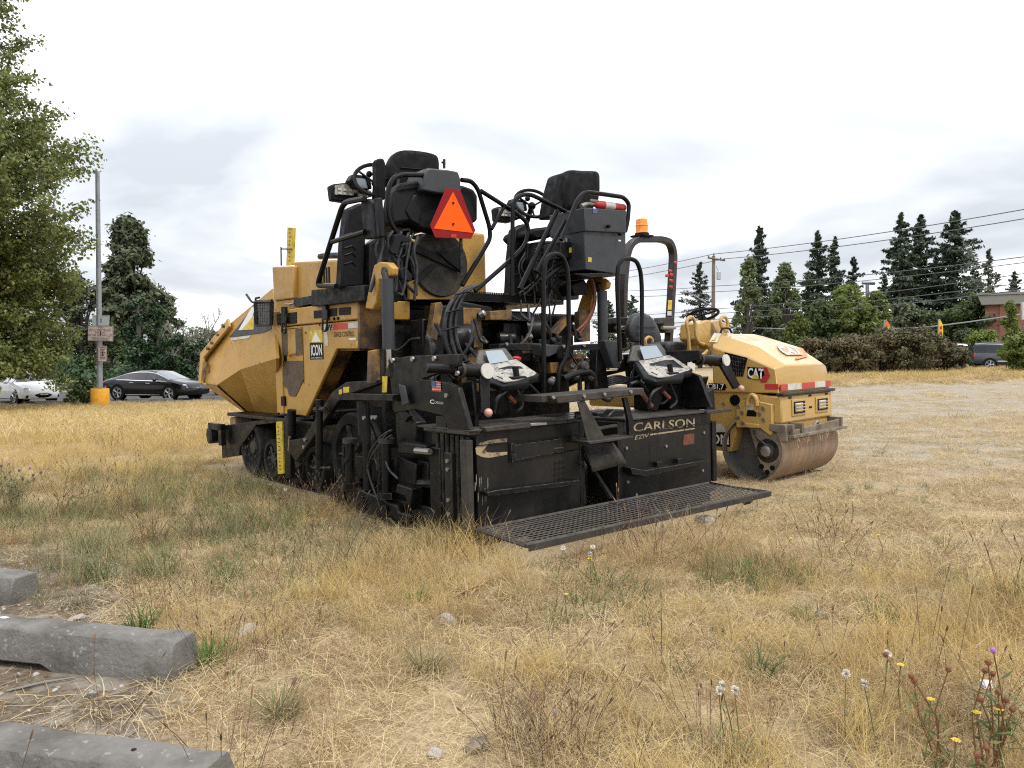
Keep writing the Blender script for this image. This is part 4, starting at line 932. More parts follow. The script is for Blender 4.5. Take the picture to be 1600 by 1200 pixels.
    # two operator consoles, wheels, seats: the second set stands to the right, slightly turned
    def console(dx, dy, nm):
        c = MB()
        c.pr([(p[0] + dx, p[1]) for p in y2([(516, 290), (522, 287), (541, 285), (583, 300), (585, 306), (547, 317), (519, 313)], 2.2)], 1, 2.2 + dy, 2.28 + dy)
        c = c.obj('operator_console', CHAR, P, .015)
        def f(u, v, y, o=0): p = Y(u, v, y); return V((p.x + dx, p.y + dy - o, p.z))
        pan = MB().poly([f(523, 304, 2.19), f(581, 307, 2.19), f(579, 298, 2.19), f(540, 287, 2.19), f(523, 290, 2.19)], .006).obj('control_panel', PANEL, c)
        for k in range(12):
            u, v = 528 + (k % 6) * 8.2, 294 + (k // 6) * 6 + (k % 6) * .9
            MB().poly([f(u, v + 3.2, 2.18), f(u + 5.2, v + 3.8, 2.18), f(u + 5, v + .2, 2.18), f(u, v - .4, 2.18)], .008).obj('panel_key', BLKP if k in (4, 5, 9) else WTAPE, c, flat=True)
        sb = MB().pr([(p[0] + dx, p[1]) for p in y2([(541, 284), (547, 273.5), (574, 277), (577, 297), (553, 296)], 2.16)], 1, 2.1 + dy, 2.2 + dy).obj('screen_housing', CHAR, c, .012)
        MB().poly([f(557, 293.5, 2.1, .004), f(574, 294.5, 2.1, .004), f(571, 279.8, 2.1, .004), f(552.5, 277.5, 2.1, .004)], .003).obj('screen', SCREEN, c, flat=True)
        # pillar under the console
        pts = [(533, 450), (570, 447), (573, 330), (565, 316), (543, 326), (537, 380)]
        pl = MB().pr([(p[0] + dx, p[1]) for p in y2(pts, 1.86)], 1, 1.86 + dy, 1.98 + dy).obj('console_pillar', CHAR, P, .02)
        gr = MB()
        for v in (365, 385, 396, 410): gr.tu([f(538, v + 3, 1.857), f(550, v - 1, 1.857), f(556, v + 5, 1.857)], .008, 5)
        gr.obj('pillar_ribs', CHAR, pl)
        # steering wheel
        a = f(588, 281, 2.0); nrm = V((-.35, -.75, .55)).normalized(); u_ = nrm.orthogonal().normalized(); w_ = nrm.cross(u_); r = .20
        sw = MB().tu([a + (u_ * math.cos(t) + w_ * math.sin(t)) * r for t in [2 * PI * k / 28 for k in range(28)]], .019, 8, closed=True).obj('steering_wheel', BLKP, P)
        s_ = MB()
        for k in range(3): t = 2 * PI * k / 3 + .5; s_.tu([a - nrm * .05, a + (u_ * math.cos(t) + w_ * math.sin(t)) * r], .012, 6)
        s_.ball(a - nrm * .04, .045, 10, 6); s_.tu([a - nrm * .05, a - nrm * .3], .03, 10); s_.obj('wheel_spokes', BLKP, sw)
        MB().ball(f(577, 272, 2.0), .03).obj('spinner_knob', BLKP, sw)
    MB().pr(y2([(578, 380), (600, 364), (642, 356), (642, 470), (578, 470)], 1.78), 1, 1.78, 1.92).obj('seat_pedestal', BLKD, P, .02)
    console(0, 0, 'l')
    d = Y(832, 303, 2.0) - Y(588, 281, 2.0)
    console(d.x + .0, 0.0, 'r')
    def seat(outline, y, dy, name='operator_seat'):
        pts = y2(outline, y); cx = sum(p[0] for p in pts) / len(pts); cz = sum(p[1] for p in pts) / len(pts)
        rings = []
        for k, (o, s) in enumerate(((0, .90), (.03, 1.0), (.12, 1.0), (.17, .86))): rings.append([V((cx + (p[0] - cx) * s, y + o, cz + (p[1] - cz) * s)) for p in pts])
        return MB().loft(rings).obj(name, FAB, P, .0, 60, sub=1)
    s1 = seat([(604, 305), (607, 268), (611, 252), (619, 237), (632, 231.5), (660, 234), (684, 238.5), (690, 244), (691, 262), (688, 300)], 1.95, .17)
    MB().tu([Y(626, 262, 1.945), Y(650, 264, 1.945), Y(662, 265, 1.945)], .006, 5).obj('seat_seam', BLKP, s1)
    zc = Y(650, 345, 1.9).z; xc = Y(650, 345, 1.9).x
    MB().bx(xc - .28, xc + .28, 2.0, 2.5, zc - .05, zc + .10).obj('seat_cushion', FAB, s1, .04)
    s2 = seat([(872, 335), (876, 290), (884, 270), (893, 263), (906, 265), (920, 266), (938, 265), (941, 272), (941, 292), (940, 335)], 1.62, .17)
    MB().pr(y2([(861, 340), (868, 300), (876, 272), (886, 268), (880, 340)], 1.64), 1, 1.64, 1.86).obj('seat_bolster', FAB, s2, .03)
    MB().pr(y2([(831, 365), (836, 356), (862, 353), (866, 370), (840, 375)], 1.6), 1, 1.62, 2.1).obj('seat_cushion', FAB, s2, .03)
    MB().pr(y2([(846, 376), (905, 376), (905, 440), (880, 470), (850, 465), (842, 410)], 1.6), 1, 1.6, 1.9).obj('seat_pedestal', BLKD, s2, .02)
    lv = MB()
    for k in range(4): lv.tu([Y(834, 380 + 9 * k, 1.55), Y(848, 378 + 9 * k, 1.55)], .010, 6)
    lv.obj('seat_levers', BLK, s2)
    MB().pr(y2([(590, 310), (589, 252), (592, 247), (600, 247), (603, 255), (604, 310), (600, 313)], 1.85), 1, 1.85, 1.95).obj('armrest', FAB, s1, .02)
    # left rear shroud that carries the triangle
    sh = pY('rear_shroud', [(613, 350), (611, 325), (614, 305), (621, 292), (630, 285), (662, 280), (668, 300), (716, 300), (721, 288), (741, 295), (747, 306), (747, 345), (725, 356), (690, 364), (660, 358), (640, 346)], 1.52, .16, CHAR, P, .025)
    MB().pr(y2([(622, 298), (664, 292), (662, 284), (632, 288)], 1.50), 1, 1.50, 1.56).obj('shroud_ridge', CHAR, sh, .008)
    MB().pr(y2([(634, 330), (646, 304), (660, 304), (656, 352), (642, 344)], 1.505), 1, 1.505, 1.54).obj('shroud_recess', CHAR, sh, .012)
    MB().pr(y2([(660, 297), (664, 272), (668, 262), (700, 265), (716, 268), (720, 279), (721, 303), (690, 303)], 1.42), 1, 1.42, 1.72).obj('shroud_cap', CHARL, sh, .014)
    tY('cap_bracket', [(694, 263), (694, 249)], 1.5, .014, BLK, sh); tY('cap_clip', [(690, 253), (694, 256)], 1.5, .008, BLK, sh)
    tri = pY('slow_vehicle_triangle', [(697, 294), (719, 296), (743, 360), (736, 373), (680, 371), (672, 352)], 1.37, .006, DRED, P, .001)
    dY('triangle_face', [(677.5, 357), (739, 364), (707.5, 300)], 1.37, ORANGE, tri, .003)
    bolts('triangle_bolts', [Y(708, 317, 1.364), Y(708, 350, 1.364)], .010, tri, BLKP, (0, -1, 0))
    dY('triangle_label', [(704, 371), (713, 371.5), (713, 366), (704, 365.5)], 1.37, RED, tri, .003)
    tY('triangle_post', [(720, 366), (721, 430)], 1.40, .016, BLK, tri)
    # handrails round the two stations
    tY('grab_rail', [(625, 372), (608, 345), (605, 318), (607, 292), (616, 277), (628, 273), (661, 273.5)], 1.46, .022)
    tY('grab_rail', [(721, 281), (737, 283), (747, 296), (765, 355), (766, 373), (750, 400), (722, 446)], 1.46, .022)
    tX('grab_rail', [(525, 447), (497, 446), (498, 438), (534, 324), (540, 316), (570, 310)], -.06, .024)
    tX('rail_brace', [(519, 378), (570, 362)], -.06, .022)
    for pts in ([(563, 315), (574, 310), (582, 316), (588, 372), (568, 374)], [(583, 310), (590, 308), (594, 370), (588, 372)]): MB().pr(x2(pts, -.04), 0, -.04, .01).obj('rail_pad', CHAR, P, .012)
    tY('stair_rail', [(751, 298), (808, 334), (822, 346), (826, 360), (821, 382), (806, 399), (742, 455)], 1.28, .021)
    tY('rail_strut', [(787, 324), (768, 358)], 1.28, .018)
    tY('stair_rail', [(800, 462), (801, 330), (803, 313), (815, 304), (830, 304), (905, 341), (914, 356), (914, 376), (903, 396), (846, 440)], 1.22, .021)
    tY('rail_strut', [(871, 328), (812, 452)], 1.22, .024); tY('rail_strut', [(888, 336), (838, 425)], 1.22, .019)
    tY('rail_strut', [(824, 380), (823, 410), (835, 430), (838, 455)], 1.30, .018)
    tY('seat_guard', [(877, 375), (902, 312), (914, 300), (940, 303), (974, 308), (983, 318), (981, 345), (977, 362)], .97, .022)
    tY('stay_rod', [(914, 368), (818, 462)], 1.24, .009); tY('stay_rod', [(835, 420), (880, 470)], 1.3, .009)
    for y0, pts in ((.55, [(850, 625), (849, 440), (851, 412), (857, 400), (868, 396), (879, 401), (885, 415), (888, 440), (889, 535), (884, 560), (873, 578), (872, 612)]),
                    (.55, [(969, 565), (964, 440), (966, 414), (973, 406), (984, 403.5), (995, 408), (1001, 424), (1003, 450), (1003, 545), (999, 568), (988, 584), (987, 606)])):
        tY('hoop_rail', pts, y0, .021)
    # electrical cabinet
    cab = MB().pr(y2([(912, 360), (914, 326), (978, 331), (978, 430), (915, 421)], .97), 1, .97, 1.42).obj('electrical_cabinet', CHARL, P, .008)
    MB().pr(y2([(914, 361), (913, 324), (979, 329), (979, 364)], .945), 1, .945, 1.44).obj('cabinet_lid', CHARL, cab, .008)
    for u, v in ((948, 354), (966, 366)): MB().la(Y(u, v, .945), (0, -1, 0), [(.012, 0), (.018, .015), (.018, .035), (.01, .045)], 10).obj('cabinet_knob', BLKP, cab)
    dY('cabinet_label', [(918.5, 409), (924, 410), (924, 402.5), (918.5, 401.5)], .97, YLAB, cab); dY('cabinet_label', [(966, 377), (970, 377.4), (970, 375), (966, 374.6)], .97, WHITE, cab); dY('cabinet_label', [(926, 333), (933, 333.6), (933, 326.4), (926, 325.8)], .944, BLUE, cab)
    MB().pr(y2([(896, 428), (955, 426), (957, 432), (920, 434)], 1.0), 1, .98, 1.35).obj('cabinet_shelf', BLK, cab, .005)
    # valve bank left of the cabinet
    vb = MB().pr(y2([(876, 378), (912, 378), (912, 400), (876, 404)], 1.15), 1, 1.15, 1.4).obj('valve_bank', BLKD, P, .006)
    for k in range(7): MB().cy(Y(880 + 5 * k, 378, 1.2), Y(880 + 5 * k, 372, 1.2), .012, 8).obj('valve_stem', BOLT, vb)
    dY('valve_label', [(889, 395), (897, 394), (897, 386), (889, 387)], 1.15, YLAB, vb)
    tY('horn', [(909, 390), (909, 405)], 1.1, .045, BLKP)
    for o, pts in ((0, [(912, 395), (910, 415), (905, 430), (922, 430), (930, 450), (928, 480), (915, 505), (895, 522)]), (4, [(916, 398), (913, 418), (908, 432), (918, 428), (927, 445), (929, 475), (920, 500), (902, 525)]), (8, [(914, 430), (926, 440), (932, 465), (925, 495), (908, 515), (892, 525)])):
        tY('brown_hose', pts, 1.18 + o * .004, .013, HOSEO, fil=.2)
    MB().pr(y2([(892, 446), (913, 436), (920, 448), (918, 460), (898, 462)], 1.2), 1, 1.2, 1.4).obj('lamp_housing', BLKP, P, .01)
    # hose reel and spray hose
    c = Y(690, 412, 1.66); rl = MB().la(c, (0, 1, 0), [(.30, 0), (.31, .02), (.31, .05), (.12, .06), (.12, .22), (.31, .23), (.31, .27)], 36).obj('hose_reel', DUSTY, P)
    MB().poly([Y(643, 390, 1.62), Y(650, 381, 1.62), (Y(718, 412, 1.62)), Y(720, 426, 1.62)], .02).obj('reel_bar', CHAR, rl, .004)
    MB().poly([Y(683, 393, 1.60), Y(722, 384, 1.60), Y(721, 425, 1.60), Y(700, 408, 1.60)], .02).obj('reel_plate', CHAR, rl, .004)
    MB().poly([Y(646, 442, 1.6), Y(675, 412, 1.6), Y(686, 414, 1.6), Y(653, 445, 1.6)], .02).obj('reel_strut', CHAR, rl, .004)
    for k in range(5):
        o = V((.027 * k, .02 * (k % 2), .008 * k)); pts = [Y(u, v, .80) + o for u, v in ((730, 450), (716, 458), (703, 474), (694, 500), (694, 530), (703, 560), (722, 583), (748, 596))]
        tb = MB().tu(pts, .017, 8, fil=.14).obj('hydraulic_hose', HOSE, P)
    cl = MB()
    for u, v in ((713, 461), (699, 489), (697, 516), (712, 570)):
        p = Y(u, v, .78); cl.tu([p + V((-.02, -.01, 0)), p + V((.05, -.025, .02)), p + V((.13, -.01, .03))], .008, 5)
    cl.obj('hose_clip', BLKP, P)['kind'] = 'stuff'
    MB().bx(.5, 2.3, 2.4, 2.46, 1.3, 1.868).obj('under_deck_panel', BLKD, P)
    # ---- dark machinery between tractor and screed
    MB().bx(.25, 2.5, 1.62, 1.68, .55, 1.62).obj('rear_wall', BLKD, P)
    rr = random.Random(5)
    for k in range(26):
        x, y, z = rr.uniform(.35, 2.4), rr.uniform(1.4, 1.6), rr.uniform(.9, 1.6); a, b, h = rr.uniform(.05, .18), rr.uniform(.05, .15), rr.uniform(.05, .2)
        MB().bx(x - a, x + a, y - b, y + b, z - h, z + h).obj('machinery_housing', rr.choice([BLKD, BLK, BLKD, YELD]), P, .01)
    for k in range(24):
        a = V((rr.uniform(.3, 2.4), rr.uniform(1.0, 1.4), rr.uniform(.95, 1.75))); b = a + V((rr.uniform(-.5, .5), rr.uniform(-.15, .1), rr.uniform(-.45, .2)))
        MB().tu([a, a.lerp(b, .3) + V((0, -.1, -.1)), a.lerp(b, .7) + V((0, -.05, -.14)), b], rr.uniform(.009, .022), 7, fil=.15).obj('machine_hose', rr.choice([HOSE, HOSE, RUB, BLK]), P)
    for k in range(14):
        c = V((rr.uniform(.5, 2.3), rr.uniform(1.05, 1.3), rr.uniform(1.0, 1.7))); MB().la(c, (rr.uniform(-1, 1), -.6, rr.uniform(-.5, .5)), [(.02, 0), (.03, .01), (.03, .05), (.018, .06)], 10).obj('hose_fitting', BOLT if k % 3 else BLK, P)
    for pts in ([(672, 530), (681, 473), (690, 472), (693, 478), (683, 532)], [(580, 600), (582, 548), (594, 545), (595, 598)], [(905, 535), (906, 487), (922, 482), (923, 533)], [(862, 520), (890, 490), (893, 500), (872, 524)], [(766, 486), (800, 484), (800, 500), (766, 500)]):
        MB().pr(y2(pts, 1.22), 1, 1.22, 1.3).obj('yellow_strut', YELD, P, .006)
    MB().pr(y2([(690, 480), (720, 470), (770, 480), (770, 500), (690, 500)], 1.5), 1, 1.5, 1.6).obj('pump_block', BLKD, P, .02)
    for u, v, r in ((830, 515, .10), (852, 520, .08), (720, 530, .14), (790, 530, .07)): MB().la(Y(u, v, 1.4), (1, -.3, 0), [(r * .6, -.1), (r, -.08), (r, .08), (r * .6, .1)], 18).obj('motor', BLKD, P)
    MB().pr(y2([(780, 537), (846, 536), (870, 540), (945, 536), (945, 546), (780, 548)], .95), 1, .95, 1.1).obj('cross_beam', BLK, P, .006)
    bolts('beam_bolts', [Y(u, v, .945) for u, v in ((791, 537.5), (912, 540), (943, 539), (880, 541))], .016, P, BOLT, (0, -1, 0))
    MB().pr(y2([(844, 538), (874, 539), (870, 552), (858, 558), (848, 556)], .62), 1, .62, .75).obj('hoop_bracket', CHARL, P, .008)
    MB().pr(y2([(945, 532), (968, 533), (970, 575), (958, 575), (948, 545)], .65), 1, .65, .75).obj('hoop_bracket', CHARL, P, .008)
    MB().pr(y2([(933, 545), (944, 545), (952, 612), (930, 612)], .75), 1, .75, .85).obj('beam_post', BLK, P, .006)
    for u in (905, 916): tY('lamp_post', [(u, 560), (u + 1, 610)], .7, .022, BLK)
    for u, v in ((905, 575), (915, 590), (890, 588)): MB().la(Y(u, v, .68), (0, -1, .2), [(.03, 0), (.05, .02), (.05, .08), (.03, .1)], 12).obj('pump_cap', DUSTY, P)
    tY('bent_pipe', [(880, 592), (900, 583), (920, 580), (929, 590), (930, 604)], .6, .03, BLKD)
    # ---- screed
    scr = MB().bx(.08, 2.62, .58, 1.15, .12, .76).obj('main_screed', BLKS, P, .01)
    def ext(x0, x1, z1, nm):
        e = MB().bx(x0, x1, 0, .56, .09, z1).obj('screed_extension', BLKS, P, .01)
        MB().bx(x0 - .02, x1, -.035, .56, z1, z1 + .018).obj('extension_deck', DUSTY, e, .004)
        MB().bx(x0, x1, -.012, .0, z1 - .10, z1 - .095).obj('deck_seam', BLKD, e)
        MB().bx(x0 + .02, x1 - .02, -.06, .02, .04, .09).obj('wear_plate', DUSTY, e, .004)
        return e
    L = ext(.02, 1.03, .795, 'l'); Rr = ext(1.54, 2.74, .765, 'r')
    # left extension face
    MB().pr(y2([(798, 721), (878, 706), (877, 685), (797, 696)], -.012), 1, -.012, 0).obj('access_panel', BLKS, L, .003)
    sm = MB(); sm.tu([Y(797, 695, -.012), Y(877, 684, -.012)], .003, 4); sm.tu([Y(797, 722, -.012), Y(905, 702, -.012)], .003, 4); sm.tu([Y(797, 695, -.012), Y(797, 722, -.012)], .004, 4); sm.obj('panel_seam', BLKD, L)
    for u, v in ((801, 699), (802, 716)): MB().bx(*(lambda p: (p.x - .025, p.x + .012, -.026, -.008, p.z - .03, p.z + .03))(Y(u, v, -.01))).obj('hinge', BLK, L, .003)
    MB().bx(*(lambda p: (p.x - .05, p.x + .05, -.02, -.008, p.z - .02, p.z + .02))(Y(873, 703, -.01))).obj('panel_latch', BLK, L, .004)
    arc = [(794, 685), (780, 686), (766, 688), (752, 692), (744.5, 701), (746, 710), (755, 714.5), (766, 715.5), (781, 713), (794, 710.5), (794, 706), (781, 707), (772, 707.5), (763, 707), (758.5, 702), (762, 696.5), (770, 693), (780, 691.5), (793, 691.5)]
    MB().pr(y2(arc, -.014), 1, -.004, .0).obj('letter_mark', GOLD, L)
    ho = MB()
    for i in range(3):
        for j in range(4): ho.la(Y(867.5 + 6.5 * i, 724.5 + 8.5 * j - 1.1 * i, 0), (0, -1, 0), [(.016, -.002), (.016, .003)], 10)
    ho.obj('vent_holes', BLKD, L)['kind'] = 'stuff'
    MB().pr(y2([(762, 769), (775, 766), (905, 750), (905, 757), (780, 774), (764, 776)], -.09), 1, -.09, .0).obj('foot_rail', BLK, L, .004)
    MB().pr(y2([(758, 668), (829, 660), (830, 668), (760, 675)], -.07), 1, -.07, .0).obj('deck_ledge', DUSTY, L, .004)
    MB().pr(y2([(829, 661.5), (855, 660), (855, 664), (830, 666)], -.075), 1, -.075, -.03).obj('deck_plate', BOLT, L, .003)
    ru = MB()
    for k in range(9):
        u = 742 + 2.4 * k + rr.uniform(-1, 1); v = 735 + rr.uniform(0, 40); ru.add([Y(u, v + rr.uniform(12, 35), -.003), Y(u + 1.5, v + 12, -.003), Y(u + 1.2, v, -.003), Y(u, v, -.003)], [(0, 1, 2, 3)])
    ru.obj('scrape_marks', mat('bare_scrape', (.20, .175, .135), .6, c2=(.03, .027, .023), sc=30), L, flat=True)['kind'] = 'stuff'
    # vertical slide rails on the left end of the extension
    for k in range(7):
        y = .05 + .062 * k; MB().cy((-.02, y, .13), (-.02, y, .76), .017, 8).obj('slide_tube', BLKS, L)
    MB().bx(-.065, -.015, .0, .09, .10, .74).obj('guide_plate', DUSTY, L, .006); MB().bx(-.05, -.01, .36, .50, .09, .66).obj('guide_plate', BLK, L, .008)
    sl = MB().bx(-.075, -.03, .18, .27, .06, .64).obj('guide_bar', BLKS, L, .008)
    bolts('guide_bolts', [V((-.075, .22, z)) for z in (.2, .3, .52, .58)], .016, sl)
    MB().bx(-.06, .04, -.02, .55, .775, .80).obj('end_cap', DUSTY, L, .005)
    for u in (680, 699): MB().pr(x2([(u, 672), (u + 17, 672), (u + 16, 650), (u + 1, 650)], -.05), 0, -.05, .03).obj('end_pocket', BLKS, L, .006)
    # right extension face
    text('CARLSON', 'lettering', [Y(989, 675.5, 0), Y(1085, 666, 0), Y(1085, 653, 0), Y(989.5, 660.5, 0)], GOLD, Rr, .004, .015)
    dY('letter_underline', [(1015, 680.5), (1085, 670.5), (1085, 668.5), (1015, 678)], 0, GOLD, Rr)
    text('EZIV', 'lettering', [Y(991, 687.5, 0), Y(1012, 683.5, 0), Y(1014, 677, 0), Y(993, 680.5, 0)], GOLD, Rr, .004, .01)
    dY('orange_sticker', [(1067, 696), (1084, 693), (1084.5, 677), (1068, 679.5)], 0, mat('faded_orange', (.16, .045, .02), .6, c2=(.05, .03, .025), sc=18), Rr)
    sm = MB(); sm.tu([Y(1015, 690, 0), Y(1015, 740, 0)], .003, 4).obj('panel_seam', BLKD, Rr); sm = MB(); sm.tu([Y(975, 700, 0), Y(975, 780, 0)], .006, 4); sm.obj('panel_seam', BLKD, Rr)
    MB().pr(y2([(986, 731), (1008, 735), (1108, 718), (1108, 722), (1010, 745), (988, 741)], -.10), 1, -.10, .0).obj('foot_rail', BLK, Rr, .004)
    for u, v in ((1024, 724), (1056, 719)): MB().bx(*(lambda p: (p.x - .03, p.x + .03, -.05, 0, p.z - .03, p.z + .02))(Y(u, v, 0))).obj('latch', BLK, Rr, .004)
    bolts('face_bolts', [Y(u, v, 0) for u, v in ((1099, 676), (1097, 735), (980, 753), (978, 700), (1040, 697))], .014, Rr, BOLT, (0, -1, 0))
    bolts('face_bolts', [Y(u, v, 0) for u, v in ((894, 684), (907, 723), (900, 650))], .02, L, DUSTY, (0, -1, 0))
    MB().bx(2.74, 2.80, -.02, .56, .12, .68).obj('end_plate', BLK, Rr, .008)
    MB().bx(2.60, 3.0, -.06, .0, .755, .785).obj('end_shelf', DUSTY, Rr, .004)
    # centre gap: deflector, step bracket, steps
    MB().bx(1.03, 1.08, .0, .56, .10, .80).obj('gap_plate', BLKS, P, .005); MB().bx(1.47, 1.54, .0, .56, .12, .76).obj('gap_plate', BLKS, P, .005)
    MB().bx(1.08, 1.47, .4, .5, .08, .7).obj('auger_housing', BLKD, P, .01)
    MB().tu([(1.15, .1, .12), (1.4, .3, .6)], .03, 8).obj('auger_shaft', BLK, P); MB().tu([(1.38, .0, .15), (1.18, .2, .6)], .022, 6).obj('auger_strut', BLK, P)
    a, b, c_, d_, e_ = Y(910, 697, .0), Y(958, 692, -.0), Y(979, 724, -.10), Y(926, 738, -.12), Y(922, 719, -.06)
    df = MB(); n_ = 8; rg = []
    for i in range(n_ + 1):
        t = i / n_; p = a.lerp(b, t); q_ = d_.lerp(c_, t); m_ = p.lerp(q_, .5) + V((0, -.03 * math.sin(PI * t) - .01, .012 * math.sin(PI * t))); rg.append([p, m_, q_])
    df.loft(rg, closed=False, cap=False).obj('deflector_plate', DUSTY, P, solid=.01)
    up = MB().pr(y2([(866, 618), (1006, 606), (1008, 616), (872, 631)], -.18), 1, -.18, .12).obj('upper_step', DUSTY, P, .008)
    bolts('step_bolts', [Y(u, v, -.185) for u, v in ((912, 619), (944, 616), (985, 612), (864, 621))], .014, up, BOLT, (0, -1, 0))
    MB().bx(*(lambda p: (p.x - .02, p.x + .06, -.10, .2, p.z - .05, p.z))(Y(850, 618, -.1))).obj('step_tab', DUSTY, up, .004)
    MB().poly([Y(903, 628, -.17), Y(914, 626, -.17), Y(946, 685, -.17), Y(918, 690, -.17)], .012).obj('step_hanger', DUSTY, up, .003)
    MB().poly([Y(975, 622, -.12), Y(981, 621, -.12), Y(990, 656, -.12), Y(990, 680, -.12), Y(983, 680, -.12), Y(982, 655, -.12)], .03).obj('step_hanger', BLK, up, .003)
    MB().pr(y2([(918, 690), (990, 681), (990, 685), (922, 695)], -.22), 1, -.22, -.02).obj('lower_step', DUSTY, up, .006)
    MB().pr(y2([(935, 668), (965, 663), (965, 667), (937, 672)], -.1), 1, -.1, -.05).obj('middle_bar', DUSTY, up, .004)
    MB().pr(y2([(936, 680), (975, 676), (975, 640), (960, 640), (950, 650)], .2), 1, .2, .3).obj('gear_housing', BLK, P, .01)
    # walkway grating
    z = .155; a, b, c_, d_ = Z(822, 853, z), Z(1200, 769, z), Z(1124, 757, z), Z(757, 831, z)
    c_ = V((c_.x, -.17, z)); d_ = V((d_.x, -.17, z)); wk = MB()
    fr = wk.tu([a, b, c_, d_, a], .014, 4).obj('walkway', DUSTY, P)
    MB().poly([a + V((0, -.02, -.03)), b + V((0, -.02, -.03)), b + V((0, -.02, .010)), a + V((0, -.02, .010))], .012).obj('walkway_edge', DUSTY, fr)
    g1 = MB(); n1 = 56
    for k in range(n1 + 1):
        t = k / n1; p, q_ = d_.lerp(c_, t), a.lerp(b, t); g1.tu([p, q_], .0032, 4, cap=False)
    for k in range(13):
        t = k / 12; g1.tu([d_.lerp(a, t), c_.lerp(b, t)], .0032, 4, cap=False)
    g1.obj('grating_bars', mat('worn_grating', (.060, .055, .048), .5, c2=(.02, .018, .016), sc=8), fr, flat=True)['kind'] = 'stuff'
    MB().tu([d_.lerp(c_, .5), a.lerp(b, .5)], .012, 4).obj('grating_joint', DUSTY, fr)
    wb = MB(); wb.tu([a.lerp(b, .93) + V((0, .1, -.06)), a.lerp(b, .96) + V((0, .1, -.06))], .035, 4); wb.bx(.3, 2.3, -.3, -.2, .03, .13); wb.obj('walkway_bracket', BLK, fr)
    # ---- left end gate with its jacks
    eg = MB().pr(x2([(529, 757), (545, 757), (620, 790), (622, 800), (642, 806), (640, 822), (600, 812), (532, 786)], -.10), 0, -.10, -.04).obj('end_gate_shoe', BLK, P, .012)
    MB().bx(-.04, .0, .45, 2.15, .03, .20).obj('shoe_runner', BLKD, eg, .008)
    for u in (528, 561, 596): MB().pr(x2([(u, 784 + (u - 528) * .4), (u + 6, 786 + (u - 528) * .4), (u + 6, 762 + (u - 528) * .42), (u, 760 + (u - 528) * .42)], -.13), 0, -.13, -.08).obj('shoe_rib', BLK, eg, .004)
    for (u, v0, v1) in ((547, 690, 755), (604, 690, 770)):
        j = tX('jack_post', [(u, v0), (u, v1)], -.10, .038, BLK, P, 12)
        tX('jack_cap', [(u, v0 - 5), (u, v0 + 2)], -.10, .065, DUSTY, j, 14); tX('jack_base', [(u, v1 - 2), (u, v1 + 8)], -.10, .075, BLK, j, 6)
        tX('jack_spring', [(u - 9, v0 + 6), (u - 9, v1 - 10)], -.08, .02, BLK, j, 8)
    pp = tX('end_gate_post', [(569, 632), (573, 690), (575, 765)], -.07, .036, BLK, P, 12); tX('post_sleeve', [(567, 627), (570, 680)], -.07, .052, BLK, pp, 12)
    bolts('post_bolts', [X(u, v, -.13) for u, v in ((570, 653), (583, 652), (588, 652))], .018, pp)
    for pts, x, t in (([(622, 690), (665, 696), (665, 712), (622, 708)], -.09, .1), ([(620, 712), (650, 725), (648, 760), (618, 750)], -.04, .08), ([(620, 756), (643, 764), (640, 800), (632, 775), (617, 770)], -.12, .1), ([(617, 645), (630, 640), (650, 660), (648, 705), (620, 700)], .0, .1)):
        pX('gate_bracket', pts, x, t, BLK, P, .01)
    tX('gate_pin', [(650, 704), (672, 706)], -.1, .024, BOLT); tX('slide_bar', [(645, 755), (690, 756)], .0, .035, BLK)
    pX('gate_plate', [(622, 600), (632, 603), (638, 630), (628, 634)], -.10, .012, CHARL); pX('stand_leg', [(618, 610), (625, 608), (624, 630), (640, 650), (632, 660), (617, 640)], -.05, .04, BLK)
    pX('gate_deck', [(650, 664), (735, 672), (735, 676), (652, 668)], -.06, .3, DUSTY)
    for pts in ([(612, 672), (600, 678), (590, 690), (578, 705), (573, 730), (582, 760), (592, 785), (598, 805), (625, 822)], [(612, 680), (598, 690), (580, 712), (574, 735)], [(600, 700), (602, 720), (608, 735), (622, 748)], [(597, 690), (596, 730), (590, 760), (592, 780)], [(606, 676), (588, 700), (586, 720), (594, 732)]):
        tX('grey_hose', pts, -.12, .009, HOSE, fil=.1)
    tX('hose_grip', [(593, 695), (592, 734)], -.13, .022, BLK)
    tX('wire_tail', [(548, 690), (545, 715), (537, 724), (540, 715)], -.15, .005, HOSE)
    for u, v in ((560, 730), (585, 735), (555, 745), (635, 735), (660, 740), (650, 780), (690, 770)): MB().bx(*(lambda p: (p.x, p.x + .15, p.y - .08, p.y + .08, p.z - .1, p.z + .1))(X(u, v, .02))).obj('gate_block', BLKD, P, .01)
    # lettering on the side plate
    fl = dX('flag_field', [(676, 611), (690, 612), (689, 597), (676, 595)], -.06, WTAPE, P, .003)
    for k in range(4): dX('flag_stripe', [(676, 610.5 - 4 * k), (689.8, 611.5 - 4 * k), (689.6, 609.5 - 4 * k), (676, 608.5 - 4 * k)], -.06, REDTAPE, fl, .006)
    dX('flag_canton', [(676, 603.5), (682, 604), (682, 595.6), (676, 595)], -.06, BLUE, fl, .009)
    text('C', 'lettering', [X(672, 630.5, -.06), X(679, 631, -.06), X(679, 624.5, -.06), X(672.5, 624, -.06)], WHITE, P, .003, .02)
    text('CARLSON', 'lettering', [X(679.5, 630.5, -.06), X(693, 632, -.06), X(693, 628, -.06), X(679.5, 626.5, -.06)], WTAPE, P, .003)
    bolts('plate_bolts', [X(699, 618, -.06), X(716, 583, -.06)], .018, P)
